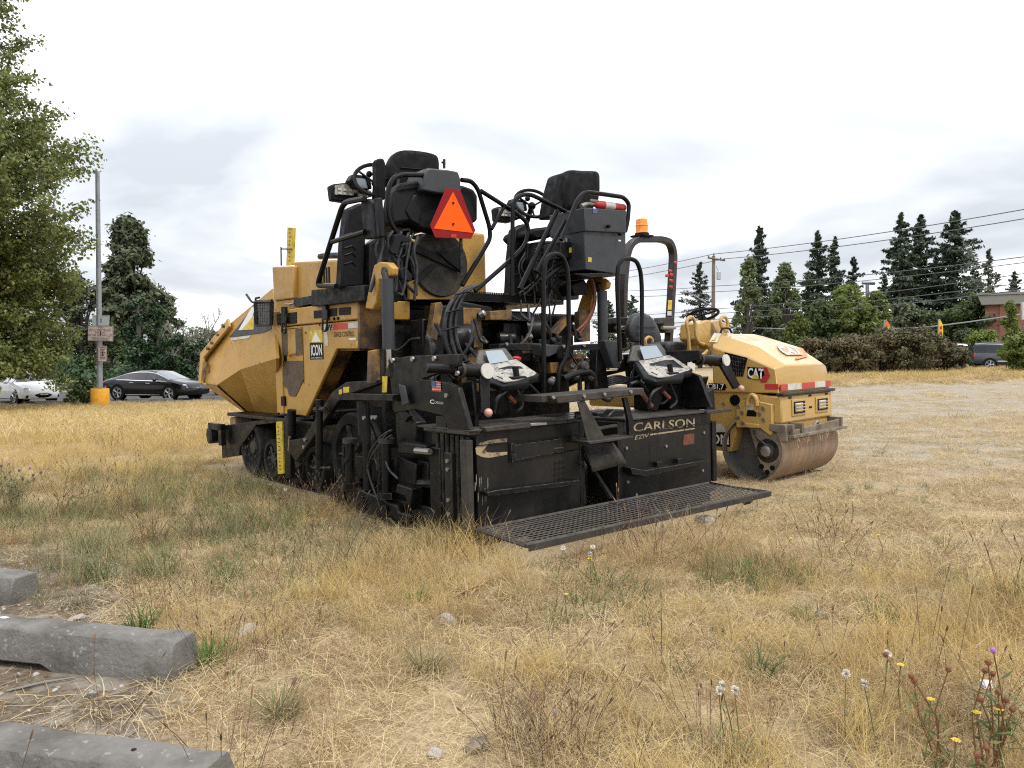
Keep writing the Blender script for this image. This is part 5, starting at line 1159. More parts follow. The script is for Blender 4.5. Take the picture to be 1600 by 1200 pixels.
    # ---- screed control stations
    def station(sh, sh2):
        U2 = lambda u, v, y: Y(u + sh2[0], v + sh2[1], y)
        U = lambda u, v, y: Y(u + sh[0], v + sh[1], y)
        st = MB().poly([U(750, 572, .45), U(765, 597, .22), U(785, 603, .12), U(826, 600, .10), U(829, 592, .10), U(841, 589, .12), U(842, 583, .14), U(806, 561, .45)], -.05).obj('screed_console', CHAR, P, .012)
        MB().poly([U(757, 572, .44), U(772, 593, .24), U(788, 598, .14), U(826, 594, .12), U(838, 584, .15), U(806, 562.5, .44)], .008).obj('control_panel', PANEL, st)
        MB().poly([U(768, 571, .44), U(742, 571, .50), U(748, 546, .54), U(790, 542.5, .54), U(806, 563, .46)], .05).obj('screen_housing', BEZEL, st, .012)
        MB().poly([U(765, 569, .425), U(795, 564, .425), U(784, 547, .50), U(758, 549, .50)], .004).obj('screen', SCREEN, st, flat=True)
        for k in range(14):
            u, v = 775 + (k % 5) * 9 + (k // 5) * 8, 571 + (k // 5) * 9 - (k % 5) * .9
            if 800 < u < 826 and v > 580: continue
            p = U(u, v, .44 - .011 * (v - 571) * 1.05); MB().bx(p.x - .018, p.x + .018, p.y - .012, p.y + .012, p.z + .004, p.z + .014).obj('panel_key', WTAPE if k % 4 else BLKP, st, .003)
        for (ua, va, ub, vb) in ((776, 577, 806, 572), (784, 586, 800, 583), (812, 573, 832, 583), (776, 590, 786, 595)):
            pa, pb = U(ua, va, .44 - .0115 * (va - 571)), U(ub, vb, .44 - .0115 * (vb - 571)); MB().tu([pa + V((0, 0, .012)), pb + V((0, 0, .012))], .004, 4).obj('panel_line', BLKP, st)
        p = U(808, 592, .18); MB().bx(p.x - .07, p.x + .07, p.y - .04, p.y + .04, p.z - .005, p.z + .02).obj('joystick_boot', BLKP, st, .01); MB().tu([p, p + V((0, .02, .09))], [.022, .026], 10).obj('joystick', BLKP, st)
        p = U(808, 557, .47); MB().la(p, (0, -.2, 1), [(.022, -.06), (.022, -.03), (.036, -.025), (.036, -.008), (.02, .0)], 14).obj('stop_button', RED, st)
        MB().poly([U(790, 600, .2), U(806, 601, .2), U(786, 650, .25), U(775, 648, .25)], .05).obj('console_stand', CHAR, st, .008)
        MB().tu([U(772, 645, .2), U(776, 622, .16), U(790, 612, .16), U(800, 605, .2)], .014, 8, fil=.1).obj('console_hose', HOSE, st); MB().tu([U(806, 606, .25), U(818, 635, .25), U(805, 645, .25)], .014, 8, fil=.1).obj('console_hose', HOSE, st); MB().tu([U(795, 619, .2), U(805, 629, .2)], .018, 8).obj('console_hose', HOSEO, st)
        hb = MB().tu([U2(664 if sh[0] == 0 else 705, 575, .2), U2(716, 577, .2)], .035, 12).obj('console_arm', BLK, P); MB().tu([U2(712, 577, .2), U2(757, 581, .15)], .048, 14).obj('arm_sleeve', BLK, hb)
        ring = MB()
        for u in (720, 738, 745, 750): ring.la(U2(u, 577 + (u - 700) * .07, .19), (1, -.05, -.02), [(.05, -.012), (.058, -.012), (.058, .012), (.05, .012)], 14)
        ring.obj('arm_ring', DUSTY, hb)
        c = U2(760, 580, .10); MB().la(c, (0, -1, .1), [(.05, 0), (.056, .005), (.056, .02), (.0, .02)], 20, cap=False).obj('round_badge', WTAPE, hb)
        MB().poly([U2(751, 575, .13), U2(766, 577, .13), U2(766, 645, .10), U2(752, 645, .10)] if sh[0] == 0 else [U2(752, 586, .13), U2(766, 583, .13), U2(785, 621, .10), U2(775, 625, .10)], .03).obj('handle_bar', BLK, hb, .006)
        kp = (763, 645) if sh[0] == 0 else (785, 624)
        MB().ball(U2(*kp, .06), .032, 14, 9).obj('handle_knob', PINK, hb)
    station((0, 0), (0, 0))
    station((241, -7), (373, -17))
    pX('console_bracket', [(700, 672), (722, 597), (738, 594), (742, 640), (742, 668), (730, 672)], .12, .04, BLK)
    pY('right_bracket', [(1040, 606), (1108, 588), (1094, 640), (1050, 645)], .3, .12, BLKD)
    pY('right_end_block', [(1104, 640), (1106, 612), (1116, 606), (1118, 640)], .05, .3, BLK)
    bx_ = MB().pr(y2([(1000, 640), (1000, 600), (1020, 585), (1075, 600), (1085, 640)], .5), 1, .45, .58).obj('right_housing', BLKD, P, .01)
    tY('cable_loop', [(985, 600), (998, 595), (1010, 606), (1020, 625), (1035, 632), (1045, 622)], .3, .013, HOSE, fil=.1); tY('orange_hose', [(1004, 615), (1010, 625), (1018, 635)], .25, .022, HOSEO)
    for k in range(5): tY('cable_bundle', [(950, 590 + 3 * k), (965, 586 + 3 * k), (985, 592 + 2 * k), (1000, 588 + 3 * k)], .5, .010, HOSE, fil=.1)
    pY('deck_housing', [(935, 665), (935, 645), (985, 640), (985, 662)], .35, .3, BLK)
    for k in range(9):
        u, v = rr.uniform(596, 655), rr.uniform(360, 385); tY('control_hose', [(u, v), (u + rr.uniform(-16, 8), v + 22), (u + rr.uniform(-20, 20), v + 50), (u + rr.uniform(-20, 30), v + rr.uniform(75, 110))], 1.32 + .02 * k, rr.uniform(.009, .016), HOSE, fil=.1)
    for k in range(9):
        u, v = rr.uniform(815, 900), rr.uniform(385, 420); tY('control_hose', [(u, v), (u + rr.uniform(-16, 16), v + 22), (u + rr.uniform(-25, 20), v + 50), (u + rr.uniform(-30, 20), v + rr.uniform(70, 105))], 1.35 + .02 * k, rr.uniform(.008, .015), HOSE, fil=.1)
    MB().pr(y2([(800, 440), (905, 432), (905, 468), (800, 470)], 1.95), 1, 1.95, 2.05).obj('seat_platform', BLKD, P, .01)
    # fire extinguisher and spray gun are carried, not part of the machine
    e = thing('fire_extinguisher', 'small red and white fire extinguisher lying on the grey electrical cabinet', 'fire extinguisher', M=PAV.M @ Matrix.Translation(Y(950, 323, 1.02)))
    c0 = Y(950, 323, 1.02); a, b = Y(929, 319, 1.02) - c0, Y(975, 325, 1.02) - c0; ax = (b - a); Ln = ax.length; ax.normalize()
    MB().la(a, ax, [(.012, -.03), (.018, -.02), (.018, 0), (.030, .015), (.040, .04), (.040, Ln - .02), (.034, Ln)], 20).obj('cylinder', RED, e)
    MB().la(a + ax * Ln * .30, ax, [(.0405, 0), (.0415, 0), (.0415, Ln * .32), (.0405, Ln * .32)], 20).obj('white_band', WTAPE, e)
    MB().tu([a, Y(918, 318, 1.02) - c0, Y(908, 322, 1.02) - c0], [.016, .016, .022], 8, fil=.03).obj('nozzle_hose', BOLT, e)
    MB().bx(a.x - .05, a.x + .05, -.012, .012, a.z + .02, a.z + .045).obj('lever', BOLT, e, .004)
    gp = Y(630, 380, 1.3)
    gnn = thing('spray_gun', 'grey pressure spray gun hanging beside the hose reel of the paver', 'spray gun', M=PAV.M @ Matrix.Translation(gp))
    f = lambda u, v: Y(u, v, 1.3) - gp
    MB().poly([f(609, 390), f(616, 376), f(617, 367), (f(623, 365)), f(641, 371), f(643, 378), f(627, 378), f(622, 398), f(612, 396)], .035).obj('gun_body', CHAR, gnn, .006)
    MB().tu([f(642, 375), f(647, 377)], .014, 8).obj('gun_nozzle', GOLD, gnn)
    MB().tu([f(626, 384), f(635, 382), f(634, 398), f(628, 402)], .008, 6).obj('trigger_guard', CHAR, gnn)
    MB().tu([f(641, 378), f(637, 400), f(634, 420), f(633, 445), f(628, 462), f(622, 458)], .012, 7, fil=.05).obj('gun_hose', HOSE, gnn)
    MB().poly([f(624, 420), f(633, 417), (f(645, 430)), f(643, 440), f(628, 436)], .05).obj('gun_holder', CHAR, gnn, .006)
    tX('wire_lead', [(610, 545), (620, 548), (632, 540), (640, 530), (655, 528)], .2, .008, DUSTY, fil=.05)
    return P
# ------------------------------------------------------------------ the roller
def build_roller():
    Q = thing('drum_roller', 'yellow ride on drum roller parked behind the right end of the paver', 'road roller', M=ROL.M)
    X = lambda u, v, x=.05: ROL.hit(u, v, 0, x)
    Y = lambda u, v, y: ROL.hit(u, v, 1, y)
    x2 = lambda pts, x=.05: [(X(u, v, x).y, X(u, v, x).z) for u, v in pts]
    y2 = lambda pts, y: [(Y(u, v, y).x, Y(u, v, y).z) for u, v in pts]
    W_ = 1.24
    def pX(name, pts, x, t, m, parent=Q, bev=.008): return MB().pr(x2(pts, x), 0, x, x + t).obj(name, m, parent, bev)
    def bolts(pts, r, parent, m=BOLT, d=(-1, 0, 0), name='bolts'):
        b = MB()
        for p in pts: b.cy(p, V(p) + V(d) * r * .8, r, 6)
        o = b.obj(name, m, parent); o['kind'] = 'stuff'; return o
    # drums
    for cy in (.085, 1.62):
        dr = MB().la((0, cy, .34), (1, 0, 0), [(.315, .0), (.34, .006), (.34, W_ - .006), (.315, W_), (.315, W_ - .10), (.02, W_ - .11), (.02, .21), (.315, .20), (.315, .0)], 64, cap=False).obj('drum', RUST, Q)
        MB().la((.001, cy, .34), (1, 0, 0), [(.313, .002), (.311, .195), (.03, .20)], 48, cap=False).obj('drum_inside', DRUMI, dr)
    ar = pX('drum_support', [(1170, 668), (1196, 668), (1226, 690), (1222, 725), (1214, 741), (1202, 745), (1193, 738), (1184, 715)], .02, .03, MUD)
    c = X(1192, 704, .02); MB().la(c + V((.0, -.05, 0)), (1, 0, 0), [(.02, -.03), (.07, -.02), (.075, .0), (.12, .0)], 20).obj('drum_hub', DUSTY, ar)
    MB().la(c + V((.0, -.05, 0)), (1, 0, 0), [(.045, -.05), (.055, -.045), (.055, -.02)], 8).obj('hub_cap', BOLT, ar)
    for u, v in ((1190, 729), (1207, 731), (1199, 738)): MB().la(X(u, v, .019), (-1, 0, 0), [(.026, 0), (.026, .004)], 14).obj('hub_hole', BLKP, ar)
    MB().tu([X(1178, 672, .0), X(1183, 684, -.01), X(1196, 695, -.01), X(1204, 703, .0)], .012, 8, fil=.04).obj('drum_hose', HOSE, ar)
    # frame plate
    fr = pX('side_frame', [(1150, 668), (1150, 640), (1156, 627), (1166, 624), (1167, 618), (1175, 614), (1182, 618), (1184, 627), (1194, 629), (1206, 632), (1206, 678), (1203, 681), (1186, 668)], .0, .05, RYEL)
    pX('frame_block', [(1163, 661), (1186, 663), (1186, 669), (1180, 669), (1165, 668)], -.02, .05, RYEL, fr)
    pX('frame_opening', [(1166, 650), (1181, 651), (1182, 645), (1177, 641), (1168, 641)], -.004, .006, BLKP, fr, 0)
    pX('frame_label', [(1166, 640), (1178, 640), (1178, 631), (1166, 632)], -.003, .004, WTAPE, fr, 0)
    bolts([X(u, v, .0) for u, v in ((1154, 635), (1160, 645), (1154, 653), (1193, 638), (1187, 647), (1193, 656), (1161, 661), (1168, 626))], .02, fr)
    lg = MB().tu([X(1168, 634, -.03), X(1168, 622, -.03), X(1175, 615.5, -.03), X(1182, 622, -.03), X(1183, 634, -.03)], .02, 8, fil=.05).obj('lifting_lug', RYEL, fr)
    pX('lower_body', [(1100, 600), (1165, 612), (1222, 622), (1222, 662), (1206, 665), (1206, 634), (1166, 622), (1150, 640), (1150, 676), (1142, 706), (1100, 702)], .06, 1.10, RYEL)
    MB().la(X(1148.5, 625, .055), (-1, 0, 0), [(.055, 0), (.055, .01), (.03, .012)], 18).obj('round_cap', BLKP, fr)
    bolts([X(u, v, .06) for u, v in ((1115, 631), (1131, 631))], .016, fr, MUD)
    # hood
    S_ = [(1103, 598), (1113, 543), (1131, 549), (1168, 558), (1210, 576), (1217, 617)]
    C_ = [(1108, 560), (1114, 521), (1131, 525), (1185, 542), (1228, 571), (1230, 606)]
    SB = [(1103, 610), (1113, 611), (1131, 612), (1168, 613), (1210, 616), (1217, 618)]
    rings = []
    for i in range(1, 6):
        s = X(*S_[i], .04); c = X(*C_[i], .20); zb = .90
        y = s.y; 
        if i == 5: y = X(1216, 617, .04).y
        rg = [V((.04, y, zb)), V((.04, y, max(s.z, zb))), V((.20, c.y, c.z)), V((W_ - .20, c.y, c.z)), V((W_ - .04, y, max(s.z, zb))), V((W_ - .04, y, zb))]
        rings.append(rg)
    back = [V((p.x, p.y + .02, p.z)) for p in rings[0]]
    last = rings[-1]; front = [V((.04, last[0].y, .895)), V((.04, last[0].y, .90)), V((.20, last[2].y - .0, last[2].z)), V((W_ - .20, last[2].y, last[2].z)), V((W_ - .04, last[0].y, .90)), V((W_ - .04, last[0].y, .895))]
    hood = MB().loft(rings).obj('hood', RYEL, Q, .012, 25)
    on = lambda i, u, v: ROL.on(rings[i][1], rings[i + 1][1], rings[i][2], u, v)
    sd_ = lambda u, v, o=.004: X(u, v, .04 - o)
    def dS(name, pts, m, o=.004, parent=hood): return decal(name, [sd_(u, v, o) for u, v in pts], m, parent, .0)
    dS('side_vent', [(1132, 550), (1168, 559), (1161, 588), (1149, 588), (1143, 584)][::-1], BLKP)
    vm = MB()
    for k in range(7): vm.tu([sd_(1135 + 4.5 * k, 553 + 1.1 * k, .007), sd_(1142 + 3 * k, 586 + .4 * k, .007)], .003, 4); 
    for k in range(5): vm.tu([sd_(1135 + 2 * k, 556 + 6.5 * k, .007), sd_(1166 - 1.2 * k, 562 + 5.5 * k, .007)], .003, 4)
    vm.obj('vent_mesh', BLK, hood)['kind'] = 'stuff'
    # logo: black panel with red edge, white letters, yellow triangle
    dS('logo_red', [(1188, 597.5), (1197, 597.5), (1203, 587), (1198, 574), (1192, 574), (1196, 586), (1188, 593)], RED, .006)
    dS('logo_panel', [(1168, 591), (1186, 594), (1195, 586), (1192, 575), (1168, 573)], BLKP)
    text('CAT', 'lettering', [sd_(1169, 590), sd_(1193.5, 592.5), sd_(1193.5, 576), sd_(1169, 574.5)], WHITE, hood, .008, .03)
    dS('logo_triangle', [(1174, 591.8), (1187, 593), (1180.5, 584)], YLAB, .014)
    dS('model_panel', [(1106, 608.5), (1132, 610), (1135.5, 605), (1133, 600), (1107, 598)], BLKP)
    text('CB1.7', 'lettering', [sd_(1106.5, 607.6), sd_(1131.5, 609), sd_(1131.5, 600.2), sd_(1107, 599)], WHITE, hood, .008, .02)
    A, B, C2 = rings[2][2], rings[3][2], rings[2][3]
    tp = lambda u, v: ROL.on(rings[3][2], rings[3][3], rings[2][2], u, v) + V((0, -.002, .004))
    tlo = lambda u, v: ROL.on(rings[3][2], rings[3][3], rings[4][2], u, v) + V((0, -.006, .003))
    tt = (lambda u, v: ROL.on(rings[2][2], rings[2][3], rings[3][2], u, v) + V((0, -.004, .008)))
    MB().poly([tt(1244, 563), tt(1262, 558), tt(1254, 546), tt(1249, 544), tt(1256, 556), tt(1242, 560)], .002).obj('logo_red', mat('faded_red', (.50, .20, .09), .5), hood, flat=True)
    MB().poly([tt(1228, 556), tt(1256, 556), tt(1249, 544), tt(1212, 541)], .0015).obj('logo_panel', FADE, hood, flat=True)
    text('CAT', 'lettering', [tt(1226, 556), tt(1253, 555), tt(1245, 543.5), tt(1211, 542)], WHITE, hood, .004, .03)
    dl = decal('warning_label', [on(0, 1109, 535), on(0, 1121, 536), on(0, 1128, 522), on(0, 1117, 521)], WTAPE, hood, .0); dl.location = (-.012, 0, .006)
    MB().poly([on(0, 1113, 533) + V((-.018, 0, .009)), on(0, 1120, 533) + V((-.018, 0, .009)), on(0, 1122, 525) + V((-.018, 0, .009))], .001).obj('warning_mark', YLAB, hood, flat=True)
    # reflective tape
    yF = last[0].y
    for a, b, m in ((1196, 1228, REDTAPE),):
        pass
    def fy(u, v, o=.006): return V((Y(u, v, yF - o).x, yF - o, Y(u, v, yF - o).z))
    dS('red_tape', [(1195, 608), (1216, 608.5), (1216, 600), (1195, 600)], REDTAPE)
    zf0, zf1 = .925, .985; xs = [.06, .20, .50, .80, 1.05, 1.18]
    fc = lambda x, t: V((x, last[2].y - .0, 0))
    def fpt(x, z):                                       # point on the sloping front of the hood
        t = (z - .90) / max(rings[3][2].z - .90, .01)
        return V((x, yF - .006, z))
    # front face of the hood: closing plate that carries the tape
    pl = MB().pr([(.20, .90), (.20, rings[-1][2].z), (W_ - .20, rings[-1][2].z), (W_ - .20, .90)], 1, yF - .004, yF + .02)
    for k, m in enumerate((REDTAPE, WTAPE, REDTAPE, WTAPE, REDTAPE)):
        MB().bx(xs[k], xs[k + 1], rings[-1][2].y - .008, rings[-1][2].y + .004, zf0, zf1).obj('reflective_tape', m, hood)
    MB().bx(.03, W_ - .03, yF - .06, yF + .02, .875, .905).obj('hood_seal', DUSTY, hood, .008)
    # front housing with two lamps
    yb = yF - .03
    hs = MB().bx(.05, W_ - .05, yb, yb + .25, .60, .875).obj('front_housing', RYEL, Q, .02)
    MB().bx(.12, W_ - .12, yb + .02, yb + .25, .52, .60).obj('housing_skirt', RYEL, hs, .01)
    for xc in (.40, .93):
        MB().bx(xc - .15, xc + .15, yb - .012, yb + .004, .66, .83).obj('lamp_frame', RYEL, hs, .012)
        MB().bx(xc - .12, xc + .12, yb - .016, yb - .008, .685, .805).obj('lamp_recess', BLKP, hs)
        MB().bx(xc - .10, xc + .06, yb - .026, yb - .012, .70, .79).obj('lamp', WTAPE, hs, .02)
        b = MB()
        for z in (.715, .745, .775): b.cy((xc - .12, yb - .034, z), (xc + .12, yb - .034, z), .006, 6)
        b.obj('lamp_bars', RYEL, hs)['kind'] = 'stuff'
    for x, z in ((.22, .85), (.66, .85), (.67, .73), (1.05, .85)): MB().bx(x - .03, x + .03, yb - .006, yb + .004, z - .01, z + .01).obj('housing_slot', BLKP, hs, .002)
    # scraper
    sc = MB().pr([(.03, .44), (.03, .54), (W_ - .02, .58), (W_ - .02, .48)], 1, yb - .10, yb - .075).obj('scraper_bar', MUD, Q, .006)
    MB().bx(.02, W_ - .0, yb - .14, yb - .08, .47, .50).obj('scraper_blade', MUD, sc, .004)
    for x in (.05, .25, W_ - .08): MB().bx(x - .02, x + .02, yb - .12, yb + .08, .48, .60).obj('scraper_arm', MUD, sc, .004)
    MB().pr(x2([(1203, 662), (1228, 664), (1230, 690), (1222, 690), (1216, 676), (1202, 672)], .0), 0, -.01, .03).obj('scraper_end', MUD, sc, .005)
    MB().tu([(.62, yb - .06, .55), (.66, yb - .08, .60), (.70, yb - .06, .55)], .014, 8, fil=.03).obj('tow_hook', BOLT, sc)
    st = MB()
    for k in range(26): x = rng.uniform(.05, 1.15); st.tu([(x, yb - .13, .47), (x + rng.normal(0, .03), yb - .15, .42 + rng.normal(0, .02))], .002, 3)
    st.obj('trapped_straw', THATCH, sc)['kind'] = 'stuff'
    # left rear body with decal
    dc = decal('decal_bottom', [X(1098, 696, .056), X(1141, 698, .056), X(1141, 676, .056), X(1098, 676, .056)], BLKP, Q)
    text('ICON', 'lettering', [X(1094, 693, .056), X(1139, 695, .056), X(1139, 678.5, .056), X(1094, 678, .056)], WHITE, Q, .004, .02)
    decal('mountain_mark', [X(1108, 675, .056), X(1137, 675, .056), X(1127, 662, .056), X(1121, 662, .056)], WTAPE, Q)
    # operator place: floor, seat, steering column, rails
    MB().bx(.10, W_ - .10, .9, 2.3, .70, .95).obj('rear_body', RYEL, Q, .03)
    px_, pz = Y(1012, 540, 1.35).x, Y(1012, 540, 1.35).z
    rg = []; o = [(984, 540), (986, 505), (993, 492), (1004, 487), (1018, 489), (1030, 506), (1039, 530), (1038, 545)]
    pts = y2(o, 1.45); cx = sum(p[0] for p in pts) / len(pts); cz = sum(p[1] for p in pts) / len(pts)
    for oo, s in ((0, .88), (.03, 1), (.1, 1), (.14, .85)): rg.append([V((cx + (p[0] - cx) * s, 1.45 + oo, cz + (p[1] - cz) * s)) for p in pts])
    se = MB().loft(rg).obj('seat', CHARL, Q, 0, 60, sub=1)
    for v in (510, 520, 532): MB().tu([Y(995, v, 1.44), Y(1010, v + 2, 1.44), Y(1024, v + 1, 1.44)], .005, 5).obj('seat_seam', BLKP, se)
    MB().bx(cx - .25, cx + .25, 1.0, 1.5, cz - .30, cz - .17).obj('seat_cushion', CHARL, se, .04)
    MB().bx(cx - .2, cx + .2, 1.05, 1.45, .95, cz - .30).obj('seat_base', BLKP, se, .02)
    MB().tu([Y(1009, 540, 1.3), Y(1008, 530, 1.3), Y(1014, 526, 1.3), (Y(1019, 530, 1.3)), Y(1020, 545, 1.3)], .018, 8, fil=.05).obj('seat_handle', RYEL, Q)
    co = MB().pr(y2([(1086, 530), (1088, 505), (1102, 500), (1110, 502), (1118, 520), (1116, 535), (1105, 545)], .75), 1, .72, .95).obj('steering_console', RYEL, Q, .015)
    MB().pr(y2([(1108, 526), (1110, 503), (1124, 499), (1137, 506), (1136, 520), (1124, 524)], .72), 1, .72, 1.0).obj('console_cover', RYEL, co, .015)
    MB().pr(y2([(1090, 560), (1092, 525), (1115, 520), (1112, 545), (1106, 560)], .8), 1, .8, .95).obj('console_column', RYEL, co, .01)
    a = Y(1098, 492, .85); nrm = V((.15, .30, .94)).normalized(); u_ = nrm.orthogonal().normalized(); w_ = nrm.cross(u_)
    sw = MB().tu([a + (u_ * math.cos(t) + w_ * math.sin(t)) * .17 for t in [2 * PI * k / 28 for k in range(28)]], .016, 8, closed=True).obj('steering_wheel', BLKP, Q)
    s_ = MB()
    for k in range(3): t = 2 * PI * k / 3; s_.tu([a, a + (u_ * math.cos(t) + w_ * math.sin(t)) * .17], .011, 6)
    s_.tu([a, a - nrm * .25], .025, 10); s_.obj('wheel_spokes', BLKP, sw)
    for pts, y in (([(1078, 553), (1075, 520), (1072, 505), (1075, 496), (1082, 495), (1086, 503), (1087, 525), (1092, 535), (1100, 538)], .62), ([(1134, 517), (1127, 512), (1125, 500), (1129, 494), (1135, 496), (1137, 506), (1136, 520)], .62)):
        MB().tu([Y(u, v, y) for u, v in pts], .017, 8, fil=.06).obj('grab_rail', RYEL, Q)
    MB().tu([Y(1078, 553, .62), Y(1098, 555, .62), Y(1105, 548, .62)], .017, 8, fil=.04).obj('grab_rail', RYEL, Q)
    MB().tu([Y(1126, 520, .55), Y(1128, 513, .55), Y(1140, 513, .55), Y(1143, 520, .55)], .012, 6, fil=.03).obj('hood_handle', BLKP, hood)
    # folding roll bar and beacon
    y = 1.72; rp = [Y(u, v, y) for u, v in ((972, 545), (974, 440), (978, 400), (984, 382), (996, 374), (1034, 374), (1047, 379), (1052, 396), (1050, 440), (1044, 545))]
    rps = fillet(rp, .12); rings = []
    for i, p in enumerate(rps):
        d = (rps[min(i + 1, len(rps) - 1)] - rps[max(i - 1, 0)]).normalized(); nn = V((-d.z, 0, d.x)); h, k = .036, .045
        rings.append([p + nn * h + V((0, -k, 0)), p + nn * h + V((0, k, 0)), p - nn * h + V((0, k, 0)), p - nn * h + V((0, -k, 0))])
    rb = MB().loft(rings).obj('roll_bar', ROPSM, Q, .008)
    for u in (1044.5, 972): 
        MB().pr(y2([(u - 9, 505), (u - 7, 496), (u + 7, 496), (u + 9, 505), (u + 6, 520), (u - 6, 520)], y - .07), 1, y - .08, y + .08).obj('fold_joint', ROPSM, rb, .008)
        MB().cy(Y(u - 10, 512, y - .1), Y(u + 10, 512, y - .1), .022, 10).obj('fold_pin', BOLT, rb)
    dd = lambda nm, pts, m: decal(nm, [Y(u, v, y - .058) for u, v in pts], m, rb)
    dd('yellow_label', [(1043, 484), (1049, 484), (1050, 469), (1044, 469)], YLAB); dd('white_label', [(1042.5, 493), (1049, 493), (1049, 486), (1042.5, 486)], WTAPE)
    rd = MB()
    for u, v in ((1055, 411), (1047, 424), (1042, 431), (1049, 430), (1048, 439), (1048, 449)): p = Y(u, v, y - .065); rd.add([p + V((-.04, 0, -.012)), p + V((.035, -.004, -.018)), p + V((.03, -.012, .02)), p + V((-.02, 0, .024))], [(0, 1, 2, 3)])
    rd.obj('red_ribbon', RED, rb, solid=.004)['kind'] = 'stuff'
    MB().bx(*(lambda p: (p.x - .10, p.x + .10, y - .10, y + .10, p.z - .015, p.z + .01))(Y(1003, 369, y))).obj('beacon_bracket', BLKP, rb, .006)
    c = Y(1003, 366, y); MB().la(c, (0, 0, 1), [(.075, 0), (.08, .01), (.074, .03), (.074, .09), (.078, .095), (.078, .105), (.073, .11), (.068, .17), (.055, .18), (.0, .182)], 24, cap=False).obj('beacon', AMBER, rb)
    MB().la(c, (0, 0, 1), [(.07, -.012), (.085, -.01), (.085, .012), (.07, .014)], 24).obj('beacon_base', BLKP, rb)
    return Q
# ------------------------------------------------------------------ parked cars
def car(name, label, loc, rz, st, wheels, wr, paint, glass, feats, group='cars parked around the lot', rimmat=RIM):
    """st: stations (x, half width, z low, z belt, z top, roof half width); glass: (first, last) station of the side windows, windscreen stations"""
    T = thing(name, label, 'car', loc, rz, group)
    def half(s):
        x, w, zl, zb, zt, rw = s; h = zb - zl
        return [(x, w * .80, zl), (x, w * .97, zl + .05), (x, w, zl + h * .35), (x, w * .99, zl + h * .75), (x, w * .95, zb), (x, rw + (w * .95 - rw) * .22, zt - (zt - zb) * .16), (x, rw * .86, zt - (zt - zb) * .02), (x, rw * .45, zt + .012), (x, 0, zt + .018)]
    rings = [[V(p) for p in half(s)] + [V((p[0], -p[1], p[2])) for p in half(s)[-2::-1]] for s in st]
    MB().loft(rings).obj('body', paint, T, 0, 40)
    def strip(i0, i1, j0, j1, e0, e1, off, nm, m, par=T, f0=.0, f1=1.0):
        """patch of the body surface between stations i0..i1 and ring rows j0..j1, lifted by off"""
        for sgn in (1, -1):
            vs = []; n = 0
            for i in range(i0, i1 + 1):
                a, b = rings[i][j0], rings[i][j1]; a2, b2 = a.lerp(b, e0), a.lerp(b, e1); vs += [a2, b2]; n += 1
            if f0: vs[0] = vs[0].lerp(vs[2], f0); vs[1] = vs[1].lerp(vs[3], f0 * 1.2)
            if f1 < 1: vs[-2] = vs[-4].lerp(vs[-2], f1); vs[-1] = vs[-3].lerp(vs[-1], f1 * .9)
            vs = [V((p.x, (p.y + off) * sgn, p.z + off * .3)) for p in vs]
            o = MB().add(vs, [(2 * k, 2 * k + 2, 2 * k + 3, 2 * k + 1) for k in range(n - 1)]).obj(nm, m, par, 0, 60)
    (a, b, mid) = glass['side']
    strip(a, mid, 4, 5, .08, .94, .006, 'window', GLASS, f0=.15); strip(mid, b, 4, 5, .08, .94, .0065, 'window', GLASS, f0=.04, f1=.85)
    if 'trim' in glass: strip(a, b, 4, 5, -.02, .06, .007, 'window_trim', CHROME); strip(a, b, 4, 5, .95, 1.02, .006, 'window_trim', CHROME)
    def across(i0, i1, nm, m, e=.02):
        vs = []; js = list(range(5, 12))
        for i in range(i0, i1 + 1): vs += [rings[i][j] + V((0, 0, .008)) for j in js]
        k = len(js); fs = [(r * k + c, r * k + c + 1, (r + 1) * k + c + 1, (r + 1) * k + c) for r in range(i1 - i0) for c in range(k - 1)]
        MB().add(vs, fs).obj(nm, m, T, 0, 60)
    across(*glass['wind'], 'windscreen', glass.get('wm', GLASSL)); across(*glass['rear'], 'rear_window', GLASS)
    for x, w in wheels:
        for s in (1, -1):
            MB().cy((x, s * (w - .22), wr + .02), (x, s * (w + .006), wr + .02), wr + .055, 28).obj('wheel_arch', BLKP, T)
            t = MB().la((x, s * (w - .2), wr), (0, s, 0), [(wr * .6, .0), (wr * .97, .0), (wr, .03), (wr, .17), (wr * .96, .205), (wr * .72, .215)], 28).obj('wheel', RUB, T)
            h = MB().la((x, s * (w - .2), wr), (0, s, 0), [(wr * .74, .20), (wr * .72, .222), (wr * .66, .222), (wr * .63, .19)], 28, cap=False)
            for k in range(5):
                for d in (-.13, .13):
                    q = 2 * PI * k / 5 + d; h.tu([V((x + math.cos(q) * wr * .1, s * (w + .012), wr + math.sin(q) * wr * .1)), V((x + math.cos(q) * wr * .68, s * (w + .012), wr + math.sin(q) * wr * .68))], wr * .06, 4)
            h.la((x, s * (w + .0), wr), (0, s, 0), [(wr * .16, 0), (wr * .14, .02)], 12); h.obj('rim', rimmat, t)
    for f in feats: f(T, rings)
    return T
def f_box(nm, m, x0, x1, y0, y1, z0, z1, both=False, bev=.01):
    def f(T, r):
        for s in ((1, -1) if both else (1,)): MB().bx(x0, x1, min(s * y0, s * y1), max(s * y0, s * y1), z0, z1).obj(nm, m, T, bev)
    return f
def f_ell(nm, m, c, sq, both=True, bev=0):
    def f(T, r):
        for s in ((1, -1) if both else (1,)): MB().ball((c[0], s * c[1], c[2]), 1, 14, 8, sq).obj(nm, m, T)
    return f
